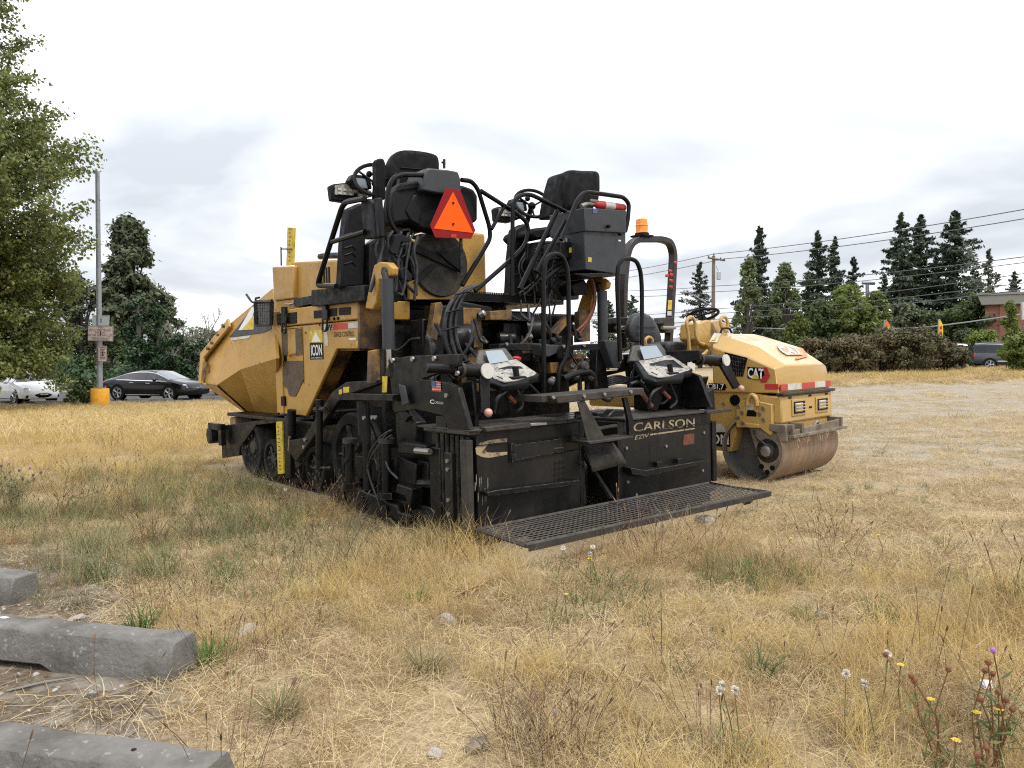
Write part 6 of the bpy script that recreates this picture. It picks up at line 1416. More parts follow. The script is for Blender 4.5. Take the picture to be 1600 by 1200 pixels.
def f_ring(nm, m, x, ry, rz_, z, r):
    def f(T, rg): MB().tu([V((x - .06 * abs(math.cos(t)) ** 2, ry * math.cos(t), z + rz_ * math.copysign(abs(math.sin(t)) ** .7, math.sin(t)))) for t in [2 * PI * k / 32 for k in range(32)]], r, 6, closed=True).obj(nm, m, T)
    return f
def f_text(s, x, w, z0, z1, m):
    def f(T, r): text(s, 'plate_print', [(x, -w, z0), (x, w, z0), (x, w, z1), (x, -w, z1)], m, T, .004, .01)
    return f
SEDAN = [(-2.48, .66, .46, .78, .84, .45), (-2.38, .86, .32, .90, .99, .62), (-2.0, .95, .26, .96, 1.07, .66), (-1.55, .97, .22, .97, 1.19, .64), (-1.0, .975, .20, .96, 1.35, .62), (-.4, .975, .2, .94, 1.43, .63), (.15, .975, .2, .93, 1.435, .63),
         (.55, .975, .2, .925, 1.37, .62), (.95, .975, .2, .92, 1.20, .64), (1.35, .975, .2, .91, 1.00, .72), (1.8, .965, .22, .84, .93, .70), (2.15, .93, .24, .75, .84, .66), (2.40, .82, .27, .64, .72, .58), (2.52, .58, .36, .52, .56, .40)]
HATCH = [(-2.22, .74, .40, .95, 1.02, .55), (-2.15, .84, .30, .98, 1.20, .58), (-1.7, .87, .24, .99, 1.38, .60), (-1.0, .875, .20, .97, 1.46, .60), (-.3, .875, .2, .95, 1.475, .60), (.2, .875, .2, .94, 1.43, .59), (.6, .875, .2, .94, 1.30, .59), (1.0, .875, .2, .94, 1.13, .62), (1.3, .875, .2, .93, 1.01, .68),
         (1.7, .865, .22, .86, .95, .66), (2.0, .82, .22, .76, .86, .60), (2.17, .72, .25, .62, .72, .50), (2.24, .56, .34, .50, .54, .38)]
SUVS = [(-2.30, .80, .50, 1.02, 1.08, .66), (-2.26, .88, .40, 1.06, 1.40, .66), (-2.12, .90, .36, 1.07, 1.72, .66), (-1.4, .905, .34, 1.07, 1.77, .67), (-.6, .905, .34, 1.06, 1.77, .67), (.1, .905, .34, 1.06, 1.74, .66), (.5, .905, .34, 1.06, 1.60, .66), (1.0, .905, .34, 1.06, 1.16, .72), (1.6, .90, .36, 1.00, 1.09, .74), (2.15, .86, .40, .90, 1.0, .70), (2.3, .74, .48, .74, .80, .60)]
def build_cars():
    z = lambda x, y: G0(x, y) + .08
    car('sedan', 'glossy black fastback sedan with chrome window trim parked beside the light pole', (-17.4, 37.6, z(-17.4, 37.6)), R(-16), SEDAN, [(-1.46, .97), (1.50, .965)], .345, CARBLK,
        dict(side=(3, 9, 6), wind=(7, 9), rear=(3, 4), trim=1, wm=GLASSL),
        [f_ell('headlight', LAMP, (2.12, .74, .73), (.22, .11, .055)), f_ring('grille_ring', CHROME, 2.50, .46, .09, .52, .014), f_ell('grille', BLKP, (2.42, 0, .52), (.08, .44, .085), False), f_box('badge', CHROME, 2.50, 2.53, -.03, .03, .60, .68), f_ell('wing_mirror', CARBLK, (.78, 1.06, .99), (.10, .12, .075)),
         f_box('door_handle', CHROME, -.75, -.5, .97, .985, .82, .85, True), f_box('door_handle', CHROME, .2, .45, .975, .99, .80, .83, True), f_ell('tail_light', TAIL, (-2.36, .72, .84), (.12, .16, .06)), f_ell('fog_lamp', LAMP, (2.32, .68, .42), (.10, .10, .04)), f_box('sill_trim', CHROME, -1.0, 1.0, .965, .98, .25, .275, True)])
    car('hatchback', 'white hatchback with black lower grille under the poplar branches', (-23.5, 36.7, z(-23.5, 36.7)), R(-34), HATCH, [(-1.30, .87), (1.34, .86)], .32, CARWHT,
        dict(side=(2, 8, 5), wind=(5, 8), rear=(1, 2), wm=GLASS),
        [f_ell('headlight', LAMP, (1.93, .66, .74), (.22, .13, .07)), f_ell('grille', BLKP, (2.16, 0, .41), (.14, .46, .13), False), f_ell('fog_recess', BLKP, (2.08, .66, .37), (.14, .08, .11)), f_box('number_plate', WTAPE, 2.29, 2.32, -.17, .17, .42, .54), f_box('plate_marks', SIGNT, 2.321, 2.326, -.13, .13, .46, .50), f_ell('wing_mirror', CARWHT, (.85, .98, 1.0), (.09, .12, .07)), f_ell('badge', CHROME, (2.2, 0, .66), (.03, .07, .05), False)])
    car('sedan', 'dark grey car half hidden behind the black fastback sedan and the yellow hopper', (-14.2, 41.5, z(-14.2, 41.5)), R(-16), HATCH, [(-1.30, .87), (1.34, .86)], .32, CARGRY,
        dict(side=(2, 8, 5), wind=(5, 8), rear=(1, 2), wm=GLASS), [f_ell('headlight', LAMP, (1.93, .66, .74), (.22, .13, .07)), f_ell('grille', BLKP, (2.13, 0, .40), (.12, .48, .12), False)], rimmat=BLKP)
    car('suv', 'dark blue sport utility car parked beyond the hedge at the right', (32.6, 50.6, .55), R(-12), SUVS, [(-1.35, .905), (1.35, .90)], .36, CARBLU,
        dict(side=(1, 7, 4), wind=(5, 7), rear=(1, 2), wm=GLASS),
        [f_box('tail_light', TAIL, -2.32, -2.20, .70, .88, .86, 1.10, True), f_box('rear_bumper', CHARL, -2.42, -2.2, -.86, .86, .42, .62), f_box('roof_rack', CHARL, -1.6, .2, .60, .64, 1.80, 1.83, True), f_box('side_moulding', WTAPE, -.9, .9, .90, .93, .52, .60, True), f_box('number_plate', WTAPE, -2.34, -2.30, -.2, .2, .72, .84)])
    car('pickup', 'pale green vehicle mostly hidden behind bushes left of the dark sport utility car', (33.4, 56.5, .60), R(-5), SUVS, [(-1.35, .905), (1.35, .90)], .36, CARWHT, dict(side=(1, 7, 4), wind=(5, 7), rear=(1, 2), wm=GLASSL), [])

# ------------------------------------------------------------------ lot furniture
def wheel_stop(label, x, y, ang, L, seed):
    """right end centre at (x, y), running to the left along ang"""
    t = thing('wheel_stop', label, 'wheel stop', (x, y, G0(x, y) - .012), ang, 'concrete wheel stops in the near left corner')
    g = random.Random(seed); n = 26; rings = []
    for i in range(n + 1):
        l = -L * i / n; q = lambda: g.uniform(-.004, .004) * (3 if i in (0, 1, n - 1, n) else 1); notch = .035 if (.62 < -l < 1.02) else 0
        rings.append([V((l, -.105 + q(), notch)), V((l, -.098 + q(), .085 + q())), V((l, -.07 + q(), .163 + q())), V((l, -.055, .172 + q())), V((l, .055, .172 + q())), V((l, .07 + q(), .163 + q())), V((l, .098 + q(), .085 + q())), V((l, .105 + q(), notch))])
    b = MB().loft(rings).obj('concrete_block', CONC, t, .006, 30)
    for l in (-.28, -L + .28): MB().la((l, 0, .169), (0, 0, 1), [(.011, 0), (.011, .004)], 10).obj('anchor_bolt', BLKP, t)
    MB().ball((-.95, .02, .173), .016, 8, 5, (1.6, .8, .15)).obj('bird_dropping', WHITE, t)
    STOPS.append((x - math.cos(ang) * L / 2, y - math.sin(ang) * L / 2, ang, L / 2))
def build_stops():
    a = R(-13.5)
    wheel_stop('long grey concrete wheel stop with its pale end face showing', -1.375, 3.19, a, 1.83, 1)
    wheel_stop('grey concrete wheel stop cut off by the bottom edge of the photo', -.85, 2.17, a, 1.83, 2)
    wheel_stop('grey concrete wheel stop showing only its rounded end at the left edge', -2.72, 4.25, a, 1.83, 3)
    for i, (x, y, l) in enumerate([(-16.6, 35.2, 'weathered concrete wheel stop in front of the rear wheel of the black sedan'), (-13.2, 35.4, 'weathered concrete wheel stop in front of the grille of the black sedan'), (-20.6, 34.9, 'weathered concrete wheel stop in front of the white hatchback')]):
        t = thing('wheel_stop', l, 'wheel stop', (x, y, G0(x, y) + .07), R(3), 'concrete wheel stops along the far parking row')
        MB().pr([(-.1, 0), (-.07, .16), (.07, .16), (.1, 0)], 0, -1.0, 1.0).obj('concrete_block', CONC, t, .01)
def build_poles():
    x, y = world(156, 600, 33).x, 33.0; z0 = G0(x, y); L = lambda u, v: world(u, v, y).z - z0
    t = thing('light_pole', 'grey steel light pole on a round yellow concrete base', 'light pole', (x, y, z0))
    h = L(158, 268); MB().tu([(0, 0, L(156, 607)), (.06, 0, h)], [.118, .085], 16).obj('pole', GALV, t)
    MB().la((0, 0, -.1), (0, 0, 1), [(.36, 0), (.365, .1), (.365, L(156, 607) + .07), (.345, L(156, 607) + .1)], 28).obj('base', YCONC, t)
    fp = MB().bx(-.2, .2, -.2, .2, L(156, 607), L(156, 607) + .03)
    for sx in (-1, 1):
        for sy in (-1, 1): fp.cy((sx * .15, sy * .15, L(156, 607)), (sx * .15, sy * .15, L(156, 607) + .1), .025, 8)
    fp.obj('foot_plate', RUST, t)
    W3 = lambda u, v, yy: V((world(u, v, yy).x, yy, world(u, v, yy).z))
    def sign(nm, label, pts, yy, m, lines):
        p = [W3(u, v, yy) for u, v in pts]; c = (p[0] + p[2]) / 2
        s = thing(nm, label, 'sign', c, 0, 'signs strapped to the light pole')
        q = [a - c for a in p]; MB().poly(q, -.012).obj('sign_plate', m, s)
        fr = MB(); qq = [a + V((0, -.004, 0)) for a in q]; fr.tu([a * .97 + V((0, -.004, 0)) for a in qq] + [qq[0] * .97 + V((0, -.004, 0))], .006, 4); fr.obj('sign_border', SIGNT if lines else m, s)
        for (s_, u0, u1, t0, t1) in lines:
            f = lambda a, b: (q[0].lerp(q[1], a)).lerp(q[3].lerp(q[2], a), b)
            if s_: text(s_, 'sign_lettering', [f(u0, t0), f(u1, t0), f(u1, t1), f(u0, t1)], SIGNT, s, .008, .0)
            else: MB().poly([f(u0, t0) + V((0, -.006, 0)), f(u1, t0) + V((0, -.006, 0)), f(u1, t1) + V((0, -.006, 0)), f(u0, t1) + V((0, -.006, 0))], .001).obj('small_print', SIGNT, s)
        MB().bx(-.02, .02, .0, .12, -.1, .1).obj('sign_strap', GALV, s)
    sign('pole_sign', 'plain grey sign back at the top of the light pole signs', [(144.5, 509), (170, 508.5), (171, 493), (144, 492.5)], 32.93, SIGNG, [])
    sign('pole_sign', 'wide pale parking sign with dark lettering on the light pole', [(137, 532.5), (176.5, 533.5), (177, 509), (137.5, 508.5)], 32.84,
         SIGNM, [('NO', .42, .62, .83, .96), ('RV or SEMI-TRUCK', .08, .92, .645, .785), ('PARKING', .30, .70, .49, .61), ('IN THIS SAFEWAY LOT', .04, .96, .31, .45), (None, .12, .88, .20, .225), (None, .2, .8, .13, .155), (None, .12, .45, .06, .08), (None, .5, .86, .06, .08)])
    sign('pole_sign', 'narrow pale sign with small print below the wide parking sign', [(153.5, 565), (166.5, 565), (167, 540.5), (153.7, 540)], 32.84,
         SIGNM, [(None, .15 + .07 * (k % 2), .85 - .06 * (k % 3), .86 - .10 * k, .90 - .10 * k) for k in range(8)])
    # utility pole with transformer and lamp, wires
    y = 70.0; x = world(1114, 560, y).x; z0 = G0(x, y); q = lambda u, v: V((world(u, v, y).x - x, 0, world(u, v, y).z - z0))
    u_ = thing('utility_pole', 'wooden utility pole with crossarm, transformer can and street lamp arm', 'utility pole', (x, y, z0))
    MB().tu([(0, 0, -.3), q(1115, 400)], [.21, .15], 12).obj('pole', WOOD, u_)
    ca = MB(); a, b = q(1105, 403), q(1132, 407.5); ca.tu([a + V((0, -.2, 0)), b + V((0, -.2, 0))], .085, 4); ca.obj('crossarm', WOOD, u_)
    for uu, vv in ((1106.5, 400.5), (1114.5, 397), (1125, 403.5), (1131, 405)): MB().la(q(uu, vv + 3) + V((0, -.2, 0)), (0, 0, 1), [(.04, 0), (.06, .05), (.05, .2), (.03, .22)], 10).obj('insulator', DUSTY, u_)
    c = q(1122.5, 437); MB().la(c + V((0, -.1, 0)), (0, 0, 1), [(.16, 0), (.19, .04), (.19, .68), (.12, .76)], 16).obj('transformer', SIGNG, u_); MB().tu([c + V((0, -.1, .7)), q(1119, 416)], .02, 5).obj('jumper_wire', WIRE, u_)
    MB().tu([q(1114, 480), q(1100, 471), q(1085, 462), q(1076, 457.5)], .05, 8, fil=.5).obj('lamp_arm', GALV, u_); hd = q(1069, 457); MB().ball(hd + V((0, 0, 0)), 1, 12, 6, (.42, .16, .10)).obj('lamp_head', GALV, u_); MB().cy(hd + V((0, 0, .1)), hd + V((0, 0, .2)), .06, 8).obj('photocell', GALV, u_)
    y = 75; x = world(1355, 560, y).x; z0 = G0(x, y); q = lambda u, v: V((world(u, v, y).x - x, 0, world(u, v, y).z - z0))
    g = thing('lamp_pole', 'slim grey pole with short crossarm between the yellowish green trees', 'pole', (x, y, z0)); MB().tu([(0, 0, 0), q(1355, 444)], [.2, .16], 10).obj('pole', GALV, g)
    MB().tu([q(1347, 442), q(1367, 443)], .16, 4).obj('crossarm', GALV, g)
    def wire(label, pts, r, m=WIRE):
        P_ = [world(u, v, d) for u, v, d in pts]; out = []
        for i in range(len(P_) - 1):
            a, b = P_[i], P_[i + 1]; n = 14
            for k in range(n + (i == len(P_) - 2)): t = k / n; out.append(a.lerp(b, t) - V((0, 0, 1)) * .9 * 4 * t * (1 - t) * (a - b).length / 90)
        o = MB().tu(out, r, 5).obj('power_line', m); tag(o, label, 'power line', 'overhead wires across the right background')
    wire('topmost power line from the tip of the utility pole', [(870, 437, 100), (1114.5, 397, 69.8), (1760, 298, 40)], .030)
    wire('second power line from the right arm of the crossarm', [(870, 447, 100), (1131, 404.5, 69.7), (1760, 314, 40)], .030)
    wire('thin wire crossing the middle of the tallest firs, upper of the pair', [(900, 452, 98), (1114, 447, 69.7), (1760, 380, 40)], .027)
    wire('thin wire crossing the middle of the tallest firs, lower of the pair', [(900, 462, 98), (1114, 456, 69.7), (1760, 389, 40)], .025)
    wire('black wire passing low across the firs, upper of three', [(900, 492, 98), (1114, 483, 69.7), (1760, 403, 40)], .026)
    wire('black wire passing low across the firs, middle of three', [(900, 498, 98), (1114, 490, 69.7), (1760, 420, 40)], .026)
    wire('black wire passing low across the firs, lowest of three', [(900, 508, 98), (1114, 499, 69.7), (1760, 431, 40)], .03)
    wire('thick pale cable sagging just above the hedge', [(900, 500, 98), (1140, 510, 69.7), (1440, 512, 52), (1760, 462, 40)], .045, WIREL)
def build_far():
    # houses behind the roller
    def house(label, u0, u1, ve, vr, Z, d):
        x0, x1 = world(u0, 560, Z).x, world(u1, 560, Z).x; cx = (x0 + x1) / 2; z0 = G0(cx, Z); ze = world(u0, ve, Z).z - z0; zr = world(u0, vr, Z).z - z0; w = (x1 - x0) / 2
        t = thing('house', label, 'house', (cx, Z, z0), 0, 'low white houses behind the roller')
        MB().pr([(-w, 0), (w, 0), (w, ze), (0, zr), (-w, ze)], 1, 0, d).obj('wall', HOUSE, t)
        r = MB(); 
        for s in (1, -1): r.add([V((s * (w + .35), -.3, ze - .25)), V((0, -.3, zr + .06)), V((0, d + .3, zr + .06)), V((s * (w + .35), d + .3, ze - .25))], [(0, 1, 2, 3)])
        r.obj('roof', ROOFG, t, solid=.12)
        wn_ = MB().bx(-w * .4, w * .1, -.03, .02, ze * .35, ze * .8).obj('window', GLASS, t); MB().bx(-w * .45, w * .15, -.04, -.02, ze * .3, ze * .35).obj('window_sill', HOUSE, wn_)
    house('white gabled house end just left of the roller console', 1050, 1086, 546, 528, 62, 9)
    house('long low white house seen behind the seat of the roller', 990, 1044, 552, 541, 66, 8)
    house('grey roofed low building behind the hedge', 1268, 1348, 540, 524, 60, 7)
    # brick building
    Z = 62.0; x0 = world(1538, 560, Z).x; z0 = G0(x0, Z); h = world(1538, 477, Z).z - z0; hc = world(1538, 462, Z).z - z0
    t = thing('brick_building', 'red brick shop building with grey cornice at the right edge', 'building', (x0, Z, z0), R(-34))
    MB().bx(0, 14, 0, 12, 0, h).obj('wall', BRICK, t); MB().bx(1.0, 1.7, -.18, 0, 0, h).obj('pilaster', BRICK, t); MB().bx(7, 7.7, -.18, 0, 0, h).obj('pilaster', BRICK, t)
    MB().pr([(-.25, h), (-.55, hc), (14, hc), (14, h)], 1, -.45, 12).obj('cornice', CORN, t, .03); MB().bx(-.6, 14, -.55, 12, hc, hc + .18).obj('coping', CORN, t)
    cr = MB()
    n = int(h / .30)
    for k in range(1, n): cr.bx(-.006, 14, -.008, .0, k * .30, k * .30 + .03)
    cr.obj('brick_joints', CORN, t)['kind'] = 'stuff'
    MB().bx(3, 6, -.03, .1, .2, 2.6).obj('window', GLASS, t)
    # white sign box at the right edge, canopy, flags
    Z = 40.0; c = world(1601, 486, Z); s = thing('sign_box', 'white sign panel cut off by the right edge of the photo', 'sign', (c.x, Z, G0(c.x, Z)))
    zc = c.z - G0(c.x, Z); MB().bx(-.15, .5, -.05, .1, zc - .45, zc + .45).obj('sign_plate', WTAPE, s, .01); MB().tu([(.2, .1, 0), (.2, .1, zc)], .05, 8).obj('post', GALV, s)
    Z = 56.0; c = world(1486, 536, Z); z0 = G0(c.x, Z); s = thing('canopy_tent', 'pink pop up canopy behind the end of the hedge', 'canopy', (c.x, Z, z0)); zc = c.z - z0
    zc -= .25; top = V((-.5, .8, zc + .6)); cs = [V((-1.5, -.4, zc)), V((.7, -.4, zc)), V((.7, 2.0, zc)), V((-1.5, 2.0, zc))]
    MB().add([top] + cs + [p - V((0, 0, .25)) for p in cs], [(0, 1, 2), (0, 2, 3), (0, 3, 4), (0, 4, 1), (1, 5, 6, 2), (2, 6, 7, 3), (3, 7, 8, 4), (4, 8, 5, 1)]).obj('canopy_cover', CANOPY, s, solid=.02, flat=True)
    for p in cs: MB().tu([p, V((p.x, p.y, 0))], .03, 6).obj('leg', GALV, s)
    def flag(label, u, v0, v1, Z, m, mk, wpx):
        a, b = world(u, v1, Z), world(u, v0, Z); z0 = G0(a.x, Z); s = thing('feather_flag', label, 'flag', (a.x, Z, z0), 0, 'feather flags beyond the hedge'); w = wpx * Z / FPX; zb, zt = a.z - z0, b.z - z0
        MB().tu([(0, 0, 0), (0, 0, zb), (0.02, 0, zt * .97 + zb * .03), (w * .4, 0, zt)], .025, 6, fil=.3).obj('flag_pole', GALV, s)
        pts = [(0, zb), (w * .9, zb + .1), (w, zb + (zt - zb) * .5), (w * .85, zb + (zt - zb) * .8), (w * .4, zt), (.02, zt - .1)]
        n = []
        for k in range(len(pts)): n.append(V((pts[k][0], .05 * math.sin(k * 1.7), pts[k][1])))
        MB().poly(n, .01).obj('flag_cloth', m, s)
        for k in range(3): z = zb + (zt - zb) * (.22 + .2 * k); MB().bx(w * .25, w * .7, -.08, -.055, z, z + (zt - zb) * .12).obj('flag_mark', mk, s, .02)
    flag('orange feather flag with yellow marks above the hedge', 1381, 500, 540, 45, FLAGO, FLAGY, 10)
    flag('yellow feather flag with red marks at the end of the hedge', 1465, 499, 540, 45, FLAGY, RED, 8)
# ------------------------------------------------------------------ stones, flowers, single tufts
def gpt(u, v, h=0.0):
    d = ray(u, v); t = 2.0
    for _ in range(60):
        p = V((0, 0, H)) + d * t; e = p.z - G(p.x, p.y) - h; t += e / max(-d.z, .02) * .8
        if abs(e) < 1e-4: break
    return V((0, 0, H)) + d * t
def stone(name, label, u, v, w, m, seed, cat='stone', sq=.6):
    p = gpt(u, v); g = np.random.default_rng(seed); r = w * p.y / FPX / 2
    bm = bmesh.new(); bmesh.ops.create_icosphere(bm, subdivisions=3, radius=r)
    of = V(g.uniform(0, 50, 3))
    for q in bm.verts:
        n = mnoise.noise(q.co * (1.3 / r) + of) * .45 + mnoise.noise(q.co * (3.2 / r) + of) * .18; q.co *= 1 + n; q.co.z *= sq
    me = bpy.data.meshes.new(name); bm.to_mesh(me); bm.free(); me.polygons.foreach_set('use_smooth', [True] * len(me.polygons)); me.set_sharp_from_angle(angle=R(28)); me.materials.append(m)
    o = bpy.data.objects.new(name, me); COL.objects.link(o); o.location = (p.x, p.y, p.z + r * sq * .45); o.rotation_euler = (g.uniform(-.3, .3), g.uniform(-.3, .3), g.uniform(0, 6)); tag(o, label, cat)
def flower(label, u, v, h, kind, seed, group):
    p = gpt(u, v, h); z0 = G(p.x, p.y); g = random.Random(seed); t = thing(kind, label, 'flower', (p.x, p.y, z0), g.uniform(0, 6), group)
    e = V((g.uniform(-.03, .03), g.uniform(-.03, .03), h)); MB().tu([(-.04, .02, -.01), (-.02, .01, h * .5), e], [.0022, .002, .0016], 5).obj('stem', GRNB, t)
    hd = MB()
    if kind == 'yellow_flower':
        for k in range(16):
            a = 2 * PI * k / 16 + g.uniform(-.1, .1); r = .0145 * g.uniform(.8, 1.1); w = .003; d = V((math.cos(a), math.sin(a), 0)); s = V((-math.sin(a), math.cos(a), 0))
            hd.add([e - s * w * .5, e + s * w * .5, e + d * r * .7 + s * w + V((0, 0, .006)), e + d * r + V((0, 0, .004)), e + d * r * .7 - s * w + V((0, 0, .006))], [(0, 1, 2, 3, 4)])
        hd.ball(e + V((0, 0, .004)), .005, 8, 5); hd.obj('flower_head', MATS['petal_yellow'], t, flat=True)
    else:
        c = e + V((0, 0, .012))
        for k in range(110):
            d = V((g.gauss(0, 1), g.gauss(0, 1), g.gauss(0, 1))).normalized(); s = d.orthogonal().normalized(); b = c + d * .0145 * g.uniform(.85, 1.1)
            hd.add([c - s * .0003, c + s * .0003, b + s * .0016, b - s * .0016], [(0, 1, 2, 3)])
        hd.obj('seed_puff', MATS['seed_fluff'], t, flat=True); MB().ball(c, .005, 8, 5).obj('seed_core', HEADB, t)
def tuft(label, u, v, w, h, m, seed, n=70, wid=.0034, fan=(35, 85)):
    p = gpt(u, v); r = w * p.y / FPX / 2; hh = h * p.y / FPX
    a, f = blades(n, r * .45, hh * .6, hh * 1.25, wid, fan[0], fan[1], .22, seed, 4)
    o = npmesh('grass_tuft', a, f, m); o.location = (p.x, p.y, G(p.x, p.y)); tag(o, label, 'grass tuft', 'single tufts standing out in the foreground')
def thistle(label, u, v, heads, m_head, seed, leafm, nl=40, spread=.12, dr=.008):
    p = gpt(u, v); z0 = G(p.x, p.y); g = random.Random(seed); t = thing('thistle', label, 'weed', (p.x, p.y, z0), 0, 'thistles in the corners of the photo')
    st = MB(); lf = []; lfN = []
    for (hu, hv, col) in heads:
        q = world(hu, hv, p.y + g.uniform(-.12, .12)) - V((p.x, p.y, z0)); b = V((g.uniform(-.03, .03), g.uniform(-.03, .03), -.01)); mid = b.lerp(q, .5) + V((-q.x * .25 + g.uniform(-.035, .035), g.uniform(-.03, .03), .02)); st.tu([b, mid, q], [.003, .0024, .0018], 5)
        h = MB().ball(q, dr, 10, 7, (1, 1, 1.15)); 
        for k in range(46):
            d = V((g.gauss(0, 1), g.gauss(0, 1), g.gauss(.2, 1))).normalized(); s = d.orthogonal().normalized(); c = q + d * dr * .8; h.add([c - s * .0022, c + s * .0022, c + d * dr * .62], [(0, 1, 2)])
        h.obj('flower_head', col, t, flat=True)
        for k in range(nl // max(len(heads), 1)):
            f_ = g.uniform(.05, .85); c = b.lerp(mid, f_ * 2) if f_ < .5 else mid.lerp(q, f_ * 2 - 1); lf.append(c + V((g.gauss(0, .02), g.gauss(0, .02), 0))); lfN.append((g.gauss(0, .6), g.gauss(0, .6), .8))
    st.obj('stem', BROWNB if leafm is GRNB else SAGE, t)
    if lf:
        v_, f_ = leaf_quads(np.array([tuple(a) for a in lf]), np.array(lfN), .026, .22, np.random.default_rng(seed)); npmesh('leaves', v_, f_, leafm, t)
def build_small():
    mat('petal_yellow', (.58, .40, .03), .6); mat('seed_fluff', (.66, .63, .56), .9)
    MAU = mat('mauve_petal', (.36, .15, .38), .7); DRY = mat('dry_flower_head', (.20, .075, .035), .85, c2=(.10, .045, .025), sc=90); DRYG = mat('grey_flower_head', (.16, .10, .09), .85)
    stone('rock', 'blue grey angular rock beside the edge of the walkway grating', 1104, 819, 34, STONE, 1)
    stone('stone', 'pale rough stone among dry stalks in the middle foreground', 702, 973, 28, STONEW, 2)
    stone('stone', 'pale stone at the very bottom left of centre', 680, 1180, 24, STONEW, 3)
    stone('clod', 'dark earth clod at the very bottom left of centre', 744, 1170, 40, MUD, 4, 'clod', .5)
    stone('stone', 'pale flat stone right of the main wheel stop', 388, 987, 30, STONEW, 5, sq=.35)
    stone('stone', 'small pale stone near the bottom in the middle', 866, 1115, 16, STONEW, 6)
    stone('stone', 'small grey pebble on soil in front of the main wheel stop', 143, 1085, 12, STONE, 7)
    stone('stone', 'dark pebble on bare soil right of the lower wheel stop', 302, 1112, 13, STONE, 8)
    stone('stone', 'pale stone on the mown straw right of the walkway grating', 1171, 861, 15, STONEW, 9, sq=.4)
    stone('stone', 'pale stone in the middle right grass', 1194, 928, 15, STONEW, 10)
    stone('stone', 'grey stone in shade of the green tuft at the right', 1282, 963, 16, STONE, 11)
    stone('stone', 'whitish stone patch beside the main wheel stop top edge', 120, 967, 26, STONEW, 12, sq=.25)
    stone('stone', 'white rock lying in far golden grass left of the push roller', 300, 682, 20, STONEW, 13, sq=.5)
    p = gpt(1540, 1076, .05); w = thing('wrapper', 'crumpled blue and white wrapper caught in the weeds at the lower right', 'litter', p)
    MB().add([V((-.025, 0, 0)), V((.0, -.012, .004)), V((.026, 0, .002)), V((-.02, .012, .028)), V((.002, .004, .032)), V((.028, .01, .026))], [(0, 1, 4, 3), (1, 2, 5, 4)]).obj('wrapper_foil', WHITE, w, flat=True, solid=.001)
    MB().add([V((-.018, -.007, .008)), V((.018, -.007, .008)), V((.020, .001, .016)), V((-.016, .001, .016))], [(0, 1, 2, 3)]).obj('wrapper_print', mat('wrapper_blue', (.06, .08, .35), .5), w, flat=True)
    yf = [(1226, 767, 'yellow flower closest to the roller drum'), (1273, 759, 'yellow flower in shade right of the roller drum'), (1338, 783, 'lone yellow flower farthest right on the mown straw'), (1227, 842, 'left one of four yellow flowers in a row on mown straw'), (1280, 843, 'second of four yellow flowers in a row on mown straw'), (1326, 848, 'third of four yellow flowers in a row on mown straw'),
          (1378, 838, 'right one of four yellow flowers in a row on mown straw'), (1396, 1035, 'yellow flower beside the pale seed puffs at lower right'), (1462, 1092, 'yellow flower left of the dry thistle heads'), (1548, 1105, 'bright yellow flower under the dry thistle heads'), (1530, 1122, 'small yellow flower just below the bright one at lower right'), (1504, 1156, 'yellow flower lowest at the right corner'),
          (389, 744, 'leftmost yellow flower by the paver wheels'), (414, 746, 'yellow flower under the second paver wheel'), (424, 757, 'lowest yellow flower by the paver wheels'), (441, 741, 'yellow flower right against the yellow rule of the paver'), (932, 875, 'yellow flower in front of the walkway grating'), (878, 931, 'orange yellow flower low in the middle foreground')]
    for i, (u, v, l) in enumerate(yf): flower(l, u, v, .16 if v < 1000 else .22, 'yellow_flower', 20 + i, 'yellow flowers dotted over the lot')
    wp = [(1318, 1060, 'left one of the two round seed puffs at lower right'), (1350, 1070, 'right one of the two round seed puffs at lower right'), (1392, 1033, 'seed puff next to a yellow flower at lower right'), (1120, 1079, 'left of three white puffs low in the middle right'), (1132, 1078, 'middle of three white puffs low in the middle right'), (1146, 1079, 'right of three white puffs low in the middle right'),
          (925, 857, 'highest white puff in front of the walkway grating'), (880, 862, 'leftmost white puff in front of the walkway grating'), (919, 867, 'lower white puff in front of the walkway grating'), (433, 770, 'white puff below the yellow flowers by the paver wheels'), (447, 767, 'white puff right of the yellow flowers by the paver wheels')]
    for i, (u, v, l) in enumerate(wp): flower(l, u, v, .20, 'seed_head_flower', 60 + i, 'white seed puffs dotted over the lot')
    tf = [('bright green tuft behind the main wheel stop', 222, 985, 80, 48, GRNV, 70), ('bright green tuft at the end face of the main wheel stop', 322, 1040, 60, 62, GRNV, 60), ('flat bright green tuft right of the main wheel stop', 352, 1058, 60, 22, GRNV, 26), ('broad leaved dark green tuft left of centre', 352, 908, 110, 50, GRNB, 90), ('dark green tuft under long grey stems at the left', 150, 908, 130, 55, GRNB, 90), ('green tuft behind the bright one by the wheel stop', 250, 900, 110, 58, GRNB, 80),
          ('dark green tuft in the lower right foreground', 1186, 1060, 70, 62, GRNB, 70), ('green tuft with tall seed stalks at the right', 1372, 972, 95, 50, GRNB, 80), ('small green tuft left of the one with tall stalks', 1262, 968, 60, 42, GRNB, 50), ('pale green tuft in the middle right straw', 1120, 985, 50, 20, SAGE, 50), ('green tuft below the middle dry stalks', 665, 1050, 80, 54, SAGE, 80), ('low green tuft in front of the walkway grating', 858, 952, 50, 24, GRNB, 50), ('green tuft above the pale foreground stone', 655, 945, 60, 36, GRNV, 50),
          ('green tuft at the very bottom of the photo in the middle right', 1145, 1185, 90, 60, SAGE, 80), ('grassy green tuft at the lower left of centre', 440, 1120, 90, 70, SAGE, 90)]
    for i, (l, u, v, w, h, m, n) in enumerate(tf): tuft(l, u, v, w, h, m, 700 + i, n)
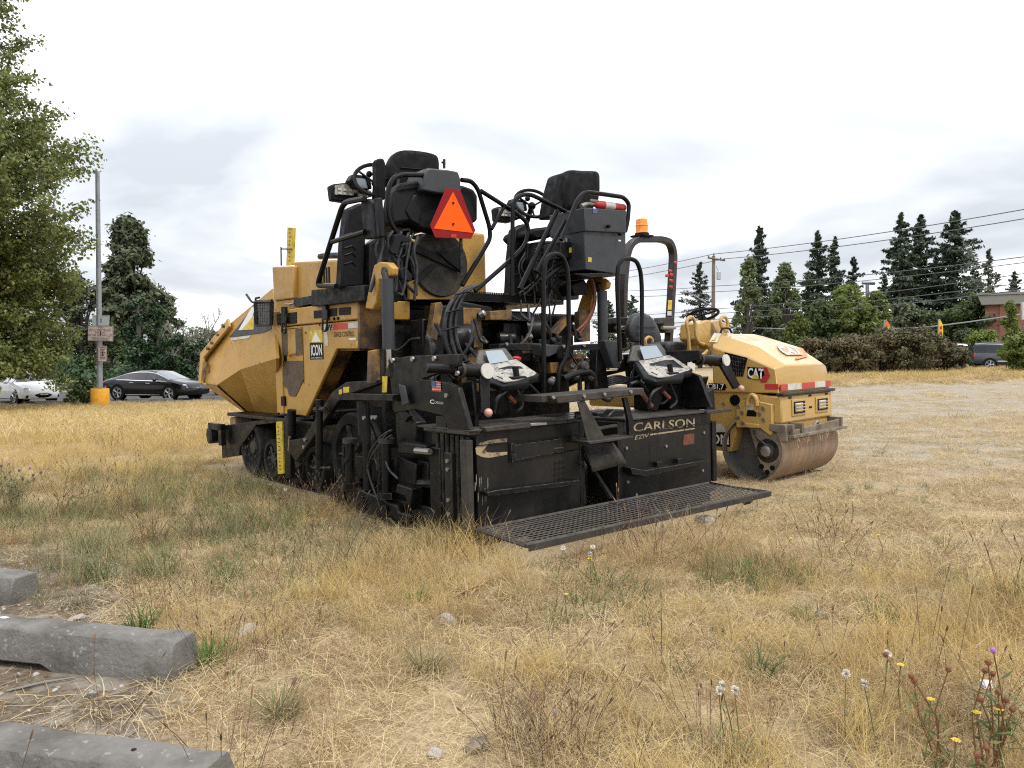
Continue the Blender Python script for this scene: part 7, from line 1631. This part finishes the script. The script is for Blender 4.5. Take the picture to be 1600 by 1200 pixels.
    sp = thing('dry_stalk_pile', 'small heap of broken pale stalks in the middle foreground', 'stalks', gpt(752, 935)); g = random.Random(9); m_ = [MB(), MB(), MB()]
    for k in range(16):
        a = g.uniform(.6, 2.4); c = V((g.uniform(-.12, .12), g.uniform(-.06, .06), g.uniform(.01, .06))); d = V((math.cos(a), math.sin(a) * .9, g.uniform(-.15, .5))) * g.uniform(.07, .16); m_[k % 3].tu([c - d, c + V((0, 0, .01)), c + d], .0045, 5)
    for b in m_: b.obj('stalk', STRAW, sp)
    for k, (u, v, a, L, l) in enumerate([(65, 1072, .45, .12, 'short grey stick on soil in front of the main wheel stop'), (205, 1150, 1.3, .05, 'small pale curled twig above the lower wheel stop'), (905, 965, -.4, .1, 'pale stick in the straw right of the heap of stalks')]):
        p = gpt(u, v); d = V((math.cos(a), math.sin(a), .05)) * L; o = MB().tu([-d + V((0, 0, .008)), V((.005, .01, .012)), d + V((0, 0, .008))], [.005, .006, .003], 6).obj('stick', BARE); o.location = p; tag(o, l, 'stick', 'sticks lying on the ground')
    thistle('dry thistle with rust brown heads and one mauve bloom in the lower right corner', 1550, 1215, [(1544, 1035, DRY), (1539, 1048, DRY), (1551, 1053, DRY), (1560, 1082, DRY), (1572, 1094, DRY), (1582, 1108, DRY), (1563, 1103, DRY), (1532, 1093, DRY), (1552, 1016, MAU)], DRY, 1, GRNB, 70)
    thistle('dry thistle with sprawling stems and four brown heads at lower right', 1465, 1200, [(1384, 1023, DRY), (1424, 1057, DRY), (1482, 1046, DRY), (1428, 1064, DRY)], DRY, 2, GRNB, 40)
    thistle('dry thistle head cluster cut off at the bottom right edge', 1535, 1260, [(1541, 1168, DRY), (1527, 1180, DRY), (1530, 1192, DRY)], DRY, 3, GRNB, 24)
    thistle('grey green thistle with mauve brown heads at the left edge', 18, 805, [(2, 728, DRYG), (14, 724, MAU), (30, 735, DRYG), (47, 731, MAU), (52, 742, DRYG), (8, 745, DRYG), (64, 738, DRYG), (36, 748, DRYG)], DRYG, 4, SAGE, 260, dr=.011)
    thistle('small weed with pink bloom behind the left green weeds', 112, 800, [(100, 775, DRYG), (114, 773, MAU), (128, 770, DRYG), (152, 768, DRYG)], DRYG, 5, SAGE, 60, dr=.010)
# ------------------------------------------------------------------ build everything
build_stops()
build_paver()
build_roller()
build_cars()
build_poles()
build_far()
build_trees()
build_small()
build_grass()
